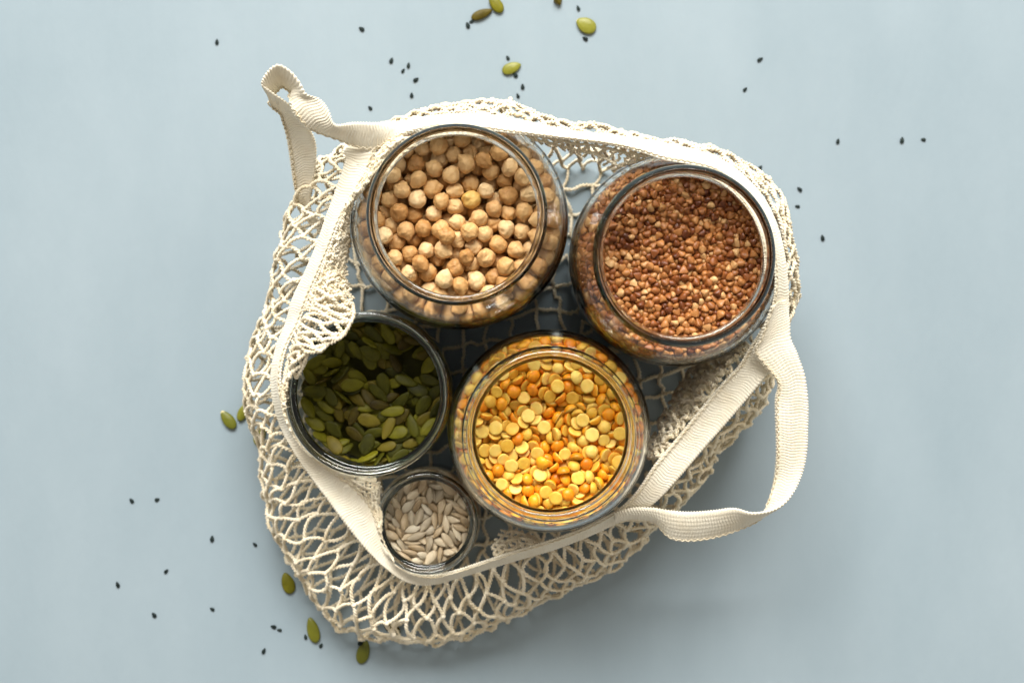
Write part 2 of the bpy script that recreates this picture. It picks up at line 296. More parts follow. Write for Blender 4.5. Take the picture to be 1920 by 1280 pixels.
# where each grain settled: shape, x, y, z in tenths of a millimetre from the jar foot, rotation vector in thirtieths of a radian
SETTLED = {
'chickpea': [
2,263,123,1027,-42,11,73,2,-106,381,1049,-10,-29,-22,2,42,286,1057,-27,-29,0,2,213,347,1066,1,65,-21,2,246,-250,1048,30,22,80,2,94,-326,1021,-27,-32,-2,2,65,101,1034,-16,-4,60,2,342,216,1070,20,9,-21,2,-217,101,1054,-9,-73,19,2,-140,157,1031,-16,35,-7,2,-310,30,1063,-2,-10,-17,2,144,-204,1034,-12,12,73,
2,-224,287,1022,14,-28,15,2,327,333,1015,0,-18,3,2,-100,-410,1041,2,59,67,1,-73,-322,1086,-9,55,51,2,207,-134,1019,-45,76,30,1,59,-69,1083,25,-56,36,1,-278,-61,1053,14,48,-44,2,174,439,1007,80,-3,-11,1,344,41,1042,37,-28,28,1,-39,226,1060,-15,59,16,2,358,-330,973,-56,-62,11,1,417,-96,1049,-19,-41,4,
2,-409,-227,1014,7,71,14,2,-81,-162,1045,42,-22,76,1,17,420,1030,-17,-5,-9,1,153,-399,1036,-36,15,-9,2,-449,-134,1014,-46,62,-48,1,5,-450,1030,-30,-32,78,1,-296,148,1071,-82,-7,-18,1,-186,-50,1040,78,-10,5,3,-58,-96,1109,0,-34,-28,3,241,-349,1051,-38,13,56,3,-350,-294,1040,-55,-39,-55,3,-126,262,1039,8,-58,-32,
3,7,-350,1051,7,48,-52,1,329,-248,1008,-4,58,53,2,62,190,990,51,0,8,1,107,3,1043,-52,-37,54,2,-20,-259,1036,14,78,-1,2,382,-157,991,1,43,-38,3,-210,204,1065,-26,-52,65,3,268,266,1046,-32,-1,-7,3,-200,-236,1065,-22,36,-59,1,367,128,1049,20,-11,-42,3,299,-162,1031,42,-9,76,3,129,308,1072,47,14,21,
1,-246,-384,1018,4,-25,-70,3,248,-49,1035,45,14,-14,1,-20,148,1018,-12,-26,45,1,454,115,1018,21,1,43,3,-280,365,1030,4,-21,11,0,417,-8,1062,8,-40,-4,0,93,474,991,-20,-32,-8,3,-388,-89,1070,20,11,-47,0,-341,223,1094,-18,-42,-49,2,-478,42,994,-38,57,47,0,184,53,1034,38,35,-6,1,168,251,1013,17,71,57,
0,-445,123,1034,-57,-17,47,3,-261,-288,1027,-20,-5,-83,0,-426,-5,1050,-12,-19,6,0,-90,89,1069,-30,10,-10,0,-332,-206,1055,-60,-11,8,3,-432,197,994,3,-44,35,1,-322,285,1037,-6,-45,-2,0,143,149,1020,-26,-10,31,0,111,-465,990,-53,-7,-73,3,-92,467,1014,-12,-16,53,3,-362,100,1034,-56,-20,-31,0,446,199,984,39,34,-12,
0,40,-203,1068,7,-9,-86,0,-6,-19,1046,36,-14,-62,3,-20,63,1032,11,5,38,0,418,-247,1003,-23,4,-16,3,225,-429,999,-21,0,-26,3,-480,-50,999,-49,13,-62,3,-257,-183,1025,-22,-62,-10,3,-132,28,1022,61,57,3,2,-11,485,971,-8,25,14,0,333,-64,1018,16,-23,31,0,-191,372,1019,-14,3,43,2,-157,-373,969,9,-24,52,
2,-165,-279,990,39,81,28,0,-171,-164,1028,12,-64,38,1,-237,21,1006,-74,-7,40,0,135,-79,1037,42,63,-30,0,-27,340,1018,68,5,-20,1,-138,-468,977,12,8,-32,3,262,33,1000,-14,11,-73,3,-328,-121,1014,65,32,-42,1,393,265,1010,-78,-29,25,0,497,0,959,4,4,17,3,79,-144,1011,-32,-7,78,3,-52,-490,971,-32,18,-80,
1,-223,-441,951,18,3,77,1,186,-304,1000,8,72,32,1,258,400,1003,-74,-20,55,0,240,210,987,4,41,-33,0,-208,444,980,3,6,9,2,454,-194,933,-4,58,6,2,-92,-56,1040,65,-42,37,1,322,-381,900,-30,7,70,3,474,-119,983,-10,-2,-55,2,173,-21,979,26,20,63,1,56,-396,974,-50,51,23,3,-301,-394,949,59,41,43,
3,-10,-105,1035,-23,48,-71,0,37,-496,962,-41,53,-31,2,103,403,932,-43,-30,19,3,-353,-36,1009,35,-45,-14,3,490,87,939,56,-12,32,0,-236,-106,985,-39,25,54,2,66,-235,987,73,-12,-8,3,55,351,987,18,17,-1,2,-104,320,971,-35,-31,75,1,-114,-199,966,17,22,-43,3,178,-464,934,21,-24,33,0,-348,347,976,51,-12,19,
0,-389,270,980,54,34,-13,3,-142,480,940,73,-41,-34,1,-146,-102,970,-5,39,-4,2,490,-74,904,36,31,-69,3,-384,38,974,-9,-33,-25,0,426,39,995,-28,25,-49,2,-376,-327,880,-49,-27,9,2,-282,404,943,-24,-15,-87,2,155,190,941,28,38,-58,1,-11,-181,984,-4,-56,-11,3,191,103,966,50,-5,66,3,-34,-385,983,-68,-25,15,
1,-464,-178,931,-71,-22,-27,1,-237,-325,947,-56,-4,-40,0,95,277,971,-2,-34,86,0,268,-325,975,-91,-15,-16,1,208,-214,965,-13,-79,23,1,-420,-261,930,27,-17,33,0,-336,-315,961,-22,-32,25,0,-60,403,966,-14,51,5,2,376,322,934,-52,-4,7,3,-79,211,980,47,-3,14,3,131,-280,936,14,-53,-25,2,-51,-7,969,-69,14,31,
0,-248,206,990,36,-15,27,1,-336,198,1008,26,-31,14,0,87,42,968,-11,2,-34,1,331,179,982,58,-58,26,3,231,-446,861,-32,30,-20,2,-313,100,955,22,19,-29,2,234,435,923,-59,-3,-56,1,432,-254,779,64,-26,-1,0,338,1,965,-4,35,23,1,152,344,990,-51,-43,-36,2,-165,240,959,27,30,-56,2,342,-87,934,-18,49,13,
0,-492,-93,925,-57,16,-56,2,-299,-231,958,64,-23,-30,3,326,88,969,-2,26,20,1,-1,263,980,44,-32,-47,3,4,63,947,-22,-29,-34,1,236,312,977,47,-21,18,3,266,-136,948,24,20,61,1,-193,330,942,-12,52,35,0,381,-327,858,17,52,42,1,60,493,913,-50,-16,-62,2,-411,281,893,48,0,-13,1,-285,282,955,13,-40,10,
3,469,179,905,0,33,-70,2,143,-477,850,36,61,7,3,136,-105,951,-10,-40,12,0,-374,-185,931,-78,-17,-46,0,260,-425,783,61,32,-38,3,420,-47,963,2,-16,20,0,151,478,924,35,-7,21,0,16,-314,969,-29,47,-7,3,-461,193,909,-50,-62,33,0,-217,51,926,-55,-15,6,2,-366,185,924,49,-30,45,0,-118,-488,818,-5,2,47,
0,388,219,923,-38,24,-30,3,135,56,891,41,-20,-83,0,78,-497,787,49,-50,-20,0,-171,-16,959,8,50,10,2,-435,114,946,-47,-1,45,2,38,-494,870,-8,-33,30,1,372,-248,925,51,-58,-13,2,434,245,842,10,0,23,0,-165,-473,892,-31,38,-64,2,223,-380,920,47,2,56,0,-47,-255,948,31,-21,26,2,46,42,867,43,-25,42,
3,306,398,778,22,-50,-67,3,400,139,941,81,-37,23,3,310,261,962,-80,-43,-10,3,391,54,919,-16,57,-16,2,-88,94,977,48,36,-38,0,-451,-225,855,-7,53,73,2,-120,101,831,-35,64,-4,0,139,-368,955,-9,29,-14,1,-208,131,965,-4,40,3,0,-11,186,938,1,-47,42,2,-60,490,887,-21,15,79,0,-240,-441,863,-29,-3,55,
0,303,-296,885,19,-11,57,1,78,245,827,21,46,12,0,-29,-501,804,-35,-50,20,2,-392,-94,946,8,28,-50,0,200,-100,894,-28,-47,0,3,-63,-491,884,-1,53,-40,0,-498,-9,849,-49,64,36,2,-57,259,906,-29,71,16,3,-112,-308,919,-68,-15,-51,2,-66,-245,861,-54,-23,-38,2,493,18,872,-43,-16,-38,1,-494,69,887,7,13,-73,
1,297,-397,714,-25,-34,-46,1,253,-49,946,-29,-51,53,2,-217,75,838,29,-56,25,1,473,-158,816,40,-54,55,2,226,34,913,0,-9,54,0,285,-229,936,14,47,-68,2,248,232,900,-65,-23,-31,1,-133,46,905,-28,-13,-22,2,307,-13,878,-15,-30,-54,0,-330,-376,777,20,-16,-18,1,-301,-121,930,18,-35,21,1,-212,435,893,-45,33,38,
1,-190,-462,764,64,59,-15,3,-259,332,885,-39,1,-14,3,-4,-500,719,24,8,46,1,402,-289,646,-21,-16,-68,1,-281,-413,707,23,-42,-40,1,89,-418,895,-27,24,-25,3,-253,-39,934,-15,-39,-40,0,50,240,911,-39,63,28,2,47,-133,926,8,-67,-20,0,89,106,812,8,-48,29,0,127,-190,938,1,-52,-13,2,-87,-397,901,-46,-13,58,
3,-291,46,885,51,-35,35,1,232,-183,879,-25,-59,2,0,313,-101,851,0,67,16,1,483,110,851,8,23,-24,3,-140,-258,809,-9,-35,-4,2,-159,-405,834,31,51,-8,2,-410,-281,794,38,10,0,2,370,-326,725,-33,31,58,1,201,120,883,-6,-39,-2,3,-476,-146,826,-55,24,58,2,160,-242,861,22,-46,20,2,-315,255,873,39,-11,-62,
3,413,-210,854,37,13,-30,1,160,156,778,-51,16,-42,3,492,-6,737,-24,44,-51,1,205,-452,711,-10,-21,-75,2,-101,-484,728,3,-29,34,2,51,-57,989,-46,37,15,0,289,322,906,-24,-9,-28,1,76,120,929,-39,29,-2,0,-128,160,930,39,54,-13,2,-209,-201,948,7,-56,-40,0,-6,-436,922,40,49,55,1,186,224,833,9,-32,-70,
1,-63,-419,812,14,52,-15,3,-306,-384,860,32,9,-43,3,207,221,739,-63,-42,30,1,349,357,847,-5,30,-37,1,405,-20,878,-59,62,25,1,0,420,899,50,-35,16,1,-144,478,846,-20,-49,41,2,-345,356,883,24,-24,-29,1,-103,193,854,13,-42,45,0,-52,25,882,34,85,12,1,-191,153,792,37,35,66,3,-271,177,914,-16,-66,2,
1,-338,-19,924,-13,7,-20,3,28,160,864,-20,-36,11,0,-175,358,862,-37,-29,-41,3,-223,-348,863,-40,-60,-18,3,-362,-226,856,35,-48,51,1,255,380,850,49,31,7,0,333,-374,794,-19,-68,60,3,-401,298,799,-44,30,17,2,-444,221,823,39,29,22,2,-467,-141,735,-25,-30,27,3,491,-90,709,-61,-16,-32,2,-277,-319,722,-10,48,-9,
0,449,-214,641,-16,-46,-30,0,-85,-317,1001,-37,-49,-58,0,-16,337,934,13,40,-3,1,-451,-15,923,-43,-5,-31,2,-209,-108,896,22,3,-38,1,411,-122,881,20,47,-27,3,310,172,867,-60,-28,-4,2,-291,-285,882,69,13,51,1,392,76,834,-56,-30,-50,3,336,-173,894,-25,-33,23,2,-78,338,850,3,42,27,0,-185,-193,863,49,48,-32,
2,166,-119,813,4,66,-2,1,-415,136,857,33,-35,-1,3,495,73,773,-2,-44,9,3,-199,414,802,-17,-38,-30,3,-402,-184,787,11,2,-80,0,474,158,705,24,49,-54,1,338,-360,644,-30,-47,-11,0,262,144,938,-46,-30,6,3,171,280,927,22,73,10,1,103,-28,915,-5,-85,0,2,310,82,879,74,-52,-5,3,116,485,845,-32,-36,71,
0,173,-22,862,34,47,-61,2,-50,118,893,48,5,23,0,-35,-169,901,62,9,47,3,-24,-325,895,-38,0,-11,3,-196,159,879,68,8,45,0,-185,-275,882,-38,-19,31,0,-364,-27,839,-2,-42,-27,0,435,10,802,9,-56,19,3,259,130,815,-5,47,-28,1,-5,97,813,52,3,-46,0,-13,-18,820,-52,34,55,3,-276,124,783,-29,-29,28,
1,390,309,782,48,11,-47,0,44,-428,746,48,-21,13,1,-194,-313,768,-23,75,-42,1,-476,91,801,-40,-23,47,2,493,-67,806,-3,62,55,1,96,113,726,-36,10,14,2,-372,-324,716,-11,-89,-26,1,-54,-491,646,1,-51,-77,0,251,-430,642,-19,16,36,1,-142,-472,645,56,-9,-47,0,-228,-441,643,38,-21,60,3,-109,-48,907,-39,-43,-3,
3,183,360,901,-11,4,36,3,222,-286,912,37,71,43,1,25,-240,899,-21,-30,-54,3,-113,409,899,-11,44,-13,0,-43,-99,944,36,17,-50,0,-226,250,891,-15,38,-21,2,101,316,886,17,-28,-15,1,119,172,861,-65,4,-66,1,153,-342,873,59,-37,3,0,17,498,838,-59,12,-64,1,16,-44,900,-37,-14,21,2,-196,-16,866,-30,39,-66,
1,-120,-142,896,-10,40,26,1,256,-355,839,21,37,-11,2,346,-260,813,14,54,-60,0,179,-400,810,10,-39,13,1,-280,409,838,-6,-10,32,0,457,163,788,-21,1,-32,3,222,449,802,6,-43,-26,3,-64,491,794,-8,-48,-23,3,-301,397,751,47,-68,-17,0,-495,-66,793,-35,-33,9,1,437,238,747,-12,-76,8,0,350,356,715,-43,62,37,
1,250,431,717,-35,-16,23,0,161,469,741,-23,-22,71,3,17,498,754,-16,27,-15,2,-145,471,751,-4,-60,70,1,-229,438,725,-18,23,20,2,-243,-390,788,-31,-27,-4,0,-367,344,728,0,2,64,1,-436,243,729,-35,-78,9,0,-472,165,756,-71,15,-21,3,-500,15,759,8,-17,-46,1,-440,-231,721,-20,11,49,0,494,70,684,-7,-25,28,
2,402,282,668,-11,-40,-34,2,461,-179,723,-23,-63,-4,0,286,405,644,-42,-46,-34,0,89,491,706,24,58,14,3,81,-492,697,20,-7,-10,2,-62,489,704,36,33,1,0,-294,403,650,5,0,-54,0,-415,276,643,12,-26,-32,3,-415,-271,644,26,10,-78,2,-485,88,706,68,39,-49,1,-492,-53,704,10,-19,46,0,451,208,641,-11,-46,4,
0,210,452,640,51,22,-36,3,145,-475,643,-61,-7,27,2,20,492,646,44,-40,19,1,-134,475,643,-64,9,-59,0,-218,444,639,-18,46,31,3,-356,344,642,30,-24,30,1,-331,-369,644,-51,25,43,0,-454,199,640,14,47,-26,1,-451,-107,644,31,-52,-15,0,-462,-193,646,-31,40,-64,
],
'buckwheat': [
3,438,-120,1042,-57,-14,4,3,12,357,1042,30,43,52,3,119,249,1056,-49,-28,22,3,453,-28,1047,-43,-3,13,3,85,-288,1046,-22,-44,28,3,399,184,1059,-15,68,-51,3,-403,38,1046,-20,58,-51,3,305,-166,1048,31,42,43,3,207,-68,1052,-63,4,39,3,-369,-166,1060,-44,-31,33,3,291,-32,1051,25,-68,-55,3,104,-338,1047,-23,-38,-34,
3,-291,-358,1047,60,-30,-13,3,63,-154,1037,-35,-36,-38,3,-106,479,1023,3,36,34,3,-383,291,1038,-33,14,2,3,435,-189,1038,-21,-55,32,3,348,20,1050,-35,39,18,3,-127,29,1053,4,-52,61,3,208,115,1047,53,-28,-28,3,36,129,1049,65,18,44,3,-466,106,1033,-4,-76,-50,3,187,328,1052,32,-42,8,3,183,-18,1054,-58,35,-47,
3,-117,-219,1047,35,50,-17,3,-214,-351,1050,18,71,33,3,-334,-157,1051,39,22,1,3,-452,56,1041,56,11,38,3,174,-244,1041,-62,7,-33,3,93,-204,1053,-49,30,-20,3,-32,366,1060,-13,-62,-2,3,-2,139,1049,-57,-8,66,3,-6,-278,1035,29,39,77,3,-270,64,1050,31,40,-1,3,-373,206,1045,17,-70,-32,3,192,378,1032,-27,-41,37,
3,123,424,1039,-27,-76,31,3,-90,272,1053,-59,0,20,3,179,438,1043,54,48,-46,3,204,-181,1048,-77,-45,6,3,-9,440,1043,-6,79,4,3,-169,85,1048,11,30,50,3,-217,-91,1051,-23,-21,21,3,-406,0,1036,61,-8,-48,3,270,-92,1061,18,-82,-42,3,242,-342,1051,-56,-6,-26,3,73,375,1049,-1,-47,-44,3,58,84,1045,-9,34,-31,
3,223,-294,1050,53,10,-34,3,143,386,1041,-56,-7,-4,3,23,-199,1051,-56,-44,-5,3,385,-293,1034,34,10,-31,3,335,-347,1036,-48,65,-37,3,36,201,1045,67,-25,-11,3,31,-100,1044,52,52,-34,3,-69,-124,1047,-25,44,11,3,-215,-404,1059,2,-61,-18,3,61,-46,1043,87,-8,-5,3,-62,-53,1050,-61,-42,-48,3,-348,-66,1039,4,-76,-48,
3,271,93,1059,-68,-10,-29,3,64,44,1044,47,34,6,3,9,-377,1045,28,-37,16,3,-126,-171,1049,65,-23,-1,3,-303,-178,1054,-55,30,23,3,-346,172,1054,15,28,39,3,444,163,1042,62,-55,-28,3,435,-80,1043,-45,-74,-35,1,360,-96,1047,-40,20,-42,3,149,-408,1038,34,-58,52,3,-134,-400,1045,-67,61,10,3,-201,-243,1044,67,-36,-35,
3,272,258,1036,35,-33,-38,3,-403,169,1040,2,-17,9,3,407,252,1041,-4,1,85,3,185,216,1054,-45,-75,-7,3,-134,69,1041,-51,-6,-43,3,383,-189,1054,-46,-21,-46,3,242,-393,1038,2,-89,-8,3,149,-450,1042,-66,-23,-24,1,104,154,1050,-12,-55,62,3,-62,107,1042,-67,14,20,3,-66,-378,1051,-1,71,41,3,-100,-462,1043,-64,-12,-5,
3,-298,-287,1058,48,-39,16,1,-387,-282,1035,-45,26,-25,3,-385,235,1057,-2,46,-27,1,-386,-135,1053,11,49,-5,3,-378,-205,1055,-67,-63,-16,3,266,368,1039,75,-1,43,3,269,128,1047,-45,-25,-19,3,204,38,1045,-45,-24,-11,3,-180,-103,1044,67,9,19,3,-332,252,1055,-42,-60,-40,1,-380,92,1053,29,59,46,3,393,89,1052,-61,52,4,
1,351,240,1049,-44,26,-48,3,-148,269,1050,-52,-48,-37,3,-75,-85,1044,-49,-48,-30,3,-73,-343,1044,22,-81,-19,3,-275,-72,1049,-53,37,34,3,394,222,1045,-45,61,43,3,-240,-204,1048,-53,-57,-35,3,-453,-97,1036,57,-46,35,3,-477,-61,1033,29,23,-5,3,424,-9,1035,-63,-28,33,3,431,-224,1028,-2,64,-10,3,358,148,1054,11,74,-14,
3,170,-82,1043,23,43,11,3,189,-369,1039,-28,-62,-14,3,-231,143,1044,-56,1,-36,3,-457,-141,1035,-3,66,-1,3,188,-114,1044,46,36,-19,3,-43,478,1032,-66,65,4,3,-200,446,1027,-3,-73,-38,3,-26,220,1051,-74,57,8,3,27,-64,1046,-16,-35,47,3,-126,337,1047,5,75,6,3,-184,336,1051,72,33,-5,3,327,-121,1050,-47,69,38,
3,201,291,1036,-45,39,-28,3,74,-373,1035,-66,-11,-22,3,52,-435,1036,1,64,18,3,-91,343,1042,31,36,22,3,-262,8,1043,-80,23,-13,3,-251,-288,1042,83,-18,-8,3,-410,77,1047,-49,-50,-24,3,-424,106,1042,-26,72,-1,3,92,66,1043,66,26,18,3,58,-473,1036,-69,-6,14,1,-90,79,1045,19,66,52,3,394,-105,1044,-5,90,18,
3,-150,-200,1043,51,-10,-39,3,-315,162,1045,46,79,-12,3,-40,-6,1037,72,48,12,3,-349,273,1038,43,46,37,3,-457,190,1017,-22,69,60,3,-148,-456,1041,10,-33,-15,3,470,-82,1035,66,-54,-21,1,257,-297,1053,-12,-57,-22,3,156,306,1036,-33,80,-23,1,112,-50,1046,-35,22,-3,3,141,-178,1053,-58,53,-3,1,155,-325,1046,32,-30,-4,
1,86,-410,1050,36,70,-44,3,-107,372,1056,-70,7,12,1,-153,-40,1053,-10,-60,32,1,-267,-178,1058,40,39,14,3,465,46,1052,13,-72,-10,1,325,-21,1052,-52,-21,-10,1,152,-358,1039,31,-40,-31,3,89,196,1052,8,72,-23,3,-51,-425,1044,-59,-64,33,3,-113,-258,1043,-23,-70,6,3,-248,189,1049,-81,35,19,3,-241,352,1044,-27,62,18,
1,294,-313,1054,35,-57,-35,3,275,223,1046,-52,74,-18,3,15,305,1039,-57,47,-1,3,19,25,1036,-30,56,1,3,-277,198,1042,75,45,34,3,168,-43,1041,-50,1,43,3,-83,-411,1039,-45,-69,37,1,-210,-186,1042,23,62,53,3,-309,-123,1049,28,61,12,3,-19,-215,1036,-11,-86,-24,3,-122,-56,1041,59,-37,-11,3,-134,-343,1041,27,-84,19,
3,5,478,1038,-75,-22,-22,3,-74,172,1041,-51,4,-43,3,-295,-387,1027,-14,-47,2,3,240,-83,1040,-38,-42,-5,1,163,238,1044,21,-45,17,1,-4,273,1044,-16,35,-50,3,-267,118,1034,40,55,63,1,307,313,1047,30,-37,54,1,65,-8,1048,51,58,46,1,-141,207,1048,-34,-69,-51,3,-356,-243,1043,-17,-26,-11,1,71,271,1039,-43,-38,36,
1,26,163,1043,-52,-9,-9,3,-133,385,1038,8,43,-46,3,-167,130,1044,-73,-33,1,1,-276,358,1042,-72,-42,2,3,-245,-316,1039,-72,-17,-24,3,339,204,1037,82,-11,16,3,93,240,1032,49,-63,-6,1,17,-245,1051,6,35,-61,1,-320,-315,1048,-33,-52,5,1,387,-12,1042,42,9,37,3,230,-433,1018,-44,-37,59,1,292,151,1047,-10,49,72,
1,84,-250,1039,38,-55,-24,3,-52,-316,1036,78,45,22,1,282,193,1045,30,-20,-57,3,-27,303,1039,80,-28,-17,1,-24,114,1043,7,-64,-52,3,-272,-129,1034,68,-42,-38,3,471,88,1033,-25,37,59,3,380,-318,1005,38,53,50,3,258,56,1041,-10,-72,-21,3,95,472,1036,-41,59,29,1,230,287,1047,59,24,-68,1,39,391,1046,4,-55,-33,
3,104,290,1044,88,13,30,1,-72,-23,1045,-38,43,21,1,-52,-268,1045,-7,46,21,1,-297,-46,1048,56,41,56,1,-298,296,1055,-26,-52,62,1,381,-45,1040,47,-53,48,1,222,-236,1052,-49,-6,-44,1,238,396,1042,-68,14,49,1,155,-128,1055,74,13,-43,1,125,49,1046,-35,-57,7,1,48,-305,1043,55,-5,-24,1,-17,15,1045,-61,-28,23,
1,-359,-29,1052,68,-23,-61,3,301,83,1049,45,-4,39,1,142,-264,1043,-17,60,-4,1,-284,32,1046,-58,-2,-44,3,-349,-124,1037,-79,-12,4,1,-445,-64,1045,45,-27,61,1,-1,-474,1042,-5,-58,39,1,-194,-434,1045,12,-59,32,1,458,-152,1038,11,58,-41,3,121,216,1034,37,67,-27,1,160,112,1052,-38,27,2,1,-16,-104,1043,-17,-46,9,
3,333,-314,1034,29,-18,86,1,-206,173,1045,41,-61,-14,3,-150,11,1035,27,47,-30,1,275,-398,1037,-25,-54,71,1,383,-227,1046,62,17,53,1,101,319,1054,62,60,1,1,-151,-241,1054,33,-46,-5,3,113,347,1044,8,-70,34,1,-231,250,1055,48,-5,56,3,-481,76,1021,-10,86,32,1,391,25,1053,-54,-68,-23,1,-55,322,1042,-39,5,64,
3,-35,192,1036,-89,7,-11,3,-178,-30,1034,-62,-29,10,3,-292,92,1031,-14,71,9,1,251,-160,1040,12,-57,-12,3,302,33,1041,77,30,-3,3,297,-371,1040,-61,-26,18,1,244,-124,1033,12,88,-14,1,-71,425,1059,-4,9,-84,1,96,-124,1049,53,56,32,1,31,335,1044,-17,-1,55,1,16,-433,1035,-28,81,-1,1,-179,246,1043,-52,-66,28,
1,-167,-341,1055,-44,69,-34,1,-230,386,1046,39,72,25,1,-354,24,1042,11,-41,59,3,411,114,1043,20,2,-1,1,368,299,1042,-51,69,-21,1,176,155,1045,23,-42,47,1,-235,-129,1044,33,4,39,1,-294,248,1048,-55,41,-61,3,-320,-202,1040,36,68,51,1,-457,10,1039,6,-81,-2,3,-399,-185,1049,23,48,-75,3,427,-45,1030,-61,10,-12,
3,340,-211,1037,-1,12,-26,1,-86,-211,1045,-50,-70,-3,1,-270,-238,1038,38,-78,-38,1,-342,327,1044,-55,67,14,1,-433,194,1038,48,48,-36,1,262,-198,1037,-39,-53,38,1,168,277,1045,55,51,-32,1,122,134,1044,-66,-40,4,1,-119,286,1053,-77,10,-16,3,-179,285,1033,-21,76,22,1,-326,298,1044,-34,27,9,3,354,-142,1033,87,11,12,
1,132,14,1035,43,-18,46,1,-64,140,1031,5,83,-22,3,372,49,1041,-3,-8,-5,3,-115,206,1037,15,-52,20,3,-185,59,1033,-56,9,3,3,-215,226,1036,27,32,5,3,335,46,1029,-23,89,9,3,-39,-491,1020,-5,12,-19,1,-344,102,1049,78,-20,9,1,-182,-394,1044,40,78,-6,3,-272,402,1019,38,-23,74,1,-271,272,1046,-40,-76,12,
1,-432,159,1038,-51,64,-17,1,320,-287,1046,-30,68,-20,1,271,24,1053,22,-85,-14,1,12,-326,1047,28,64,-35,1,-143,-112,1048,-41,61,27,1,-219,47,1045,-1,7,78,1,-175,423,1032,-2,-86,-27,1,-431,-123,1036,15,-70,-11,1,324,-71,1041,71,32,-48,1,223,61,1039,42,-56,-37,1,73,-325,1040,-64,27,2,3,-167,-139,1034,24,-68,-8,
1,-397,-67,1041,18,-16,46,1,287,344,1037,-28,-66,-51,3,188,-208,1035,29,2,11,1,106,382,1035,-23,41,-57,1,-84,-288,1036,23,-58,23,3,-379,57,1029,23,-51,-66,3,268,2,1035,23,38,51,3,444,202,1028,21,-12,58,1,-54,-200,1042,5,13,-34,3,-121,-374,1027,-24,60,-39,1,330,82,1045,-19,-38,-32,1,150,168,1049,71,29,0,
1,-78,233,1035,-68,45,1,3,-67,-479,1032,12,22,2,3,-485,-92,1017,54,3,-26,3,303,116,1038,66,28,-13,1,274,314,1046,-23,65,-13,3,139,-110,1041,27,-52,37,3,-33,-160,1027,-37,77,39,3,241,317,1027,-13,-86,-20,1,139,-75,1027,-63,-22,-36,1,30,462,1046,-70,-55,11,1,-34,-127,1042,34,77,35,1,-223,9,1037,-67,-54,28,
1,-222,-65,1043,-35,73,-27,1,377,123,1042,-8,-69,8,3,-36,-389,1033,39,76,15,1,-140,-309,1038,84,-15,9,1,-193,119,1033,-60,9,-9,1,-404,-240,1035,-45,61,42,1,305,270,1031,-64,59,24,3,-332,-38,1034,-81,-3,42,3,-342,-271,1020,78,-27,1,1,-8,411,1037,-39,35,1,1,-111,-290,1041,-69,-31,-32,1,-448,-177,1037,-41,-10,25,
3,144,-298,1031,51,31,-3,1,409,-266,1024,-61,49,-6,3,0,-53,1030,56,-39,11,1,155,446,1029,-25,24,19,1,-3,-174,1042,89,0,-23,2,262,-52,1052,-36,-36,-41,1,369,189,1044,-4,63,28,1,-164,450,1036,73,42,-11,1,-233,415,1039,62,-48,31,3,324,239,1025,36,-54,30,1,263,-361,1037,-51,15,-1,3,133,105,1025,50,-13,14,
3,-22,-311,1036,-25,-58,-5,3,-363,337,1015,-50,-40,7,3,279,-224,1024,-69,9,46,3,30,-268,1040,-23,17,-18,3,247,140,1028,-54,-50,-43,1,72,481,1023,49,-38,46,3,86,-498,993,27,-81,26,1,-482,145,999,-46,-48,-20,1,-9,83,1042,-31,73,21,1,-252,221,1043,0,-30,-18,1,-416,241,1030,-63,-15,-36,1,-485,4,1027,-14,71,18,
3,167,-153,1035,39,68,1,2,-28,-38,1038,6,-74,45,3,-93,440,1032,40,-1,-69,1,-139,-268,1043,70,-4,36,1,333,117,1051,31,-77,-18,3,25,-460,1026,40,-34,-60,1,52,-240,1037,-73,-12,-11,3,17,-128,1014,-10,-85,22,1,-442,-210,1020,-43,76,30,1,238,27,1036,-6,-65,35,2,-402,-31,1040,-49,-27,24,2,446,16,1051,-47,3,-14,
1,-160,331,1037,-21,57,57,3,-186,-360,1036,32,-41,-15,1,-50,350,1042,20,20,16,3,414,150,1034,-15,-51,21,1,313,-235,1031,-73,-30,46,1,-11,41,1029,29,-60,62,1,-204,258,1034,78,6,24,3,-142,470,1017,-12,22,8,3,-166,217,1037,-13,-25,79,3,-250,-160,1036,58,-16,-58,3,-219,-427,1031,-47,33,0,3,-466,-187,1002,-26,-61,9,
2,-350,58,1044,-50,-10,14,1,-46,233,1033,-58,64,-37,2,397,-147,1049,-29,-46,-45,1,251,-228,1035,48,-1,40,2,273,-131,1050,-51,-11,-61,2,83,105,1031,-43,-45,5,1,-330,135,1041,-51,56,12,3,-371,-6,1032,89,-26,-14,1,335,359,1014,53,-54,-22,1,174,-275,1029,24,53,38,3,-172,-259,1028,-31,-40,13,3,-57,13,1023,39,-59,44,
3,141,-40,1026,-46,7,-15,2,85,-82,1026,65,33,-44,2,74,149,1035,-37,-34,4,2,-17,-417,1039,-20,-69,44,2,222,3,1044,-45,45,-56,1,114,-223,1038,-65,-13,46,2,-21,-450,1033,-71,26,-32,2,-254,318,1049,31,-22,-22,2,320,144,1053,39,-23,-8,2,308,211,1040,48,20,-4,2,-8,169,1037,-38,-16,0,2,-131,-84,1038,1,-67,-31,
1,-100,42,1039,57,-41,-29,3,57,-75,1028,-34,-11,-57,1,-287,222,1032,-21,49,-28,3,25,81,1020,48,-73,29,2,41,-380,1051,-14,-65,30,2,-318,17,1041,35,-48,63,1,-280,-302,1040,-45,-38,-15,2,-309,-232,1056,-52,36,-37,1,-418,-157,1036,68,-14,9,2,288,-251,1041,47,-57,-19,2,447,93,1042,7,89,-17,1,415,40,1044,69,27,-10,
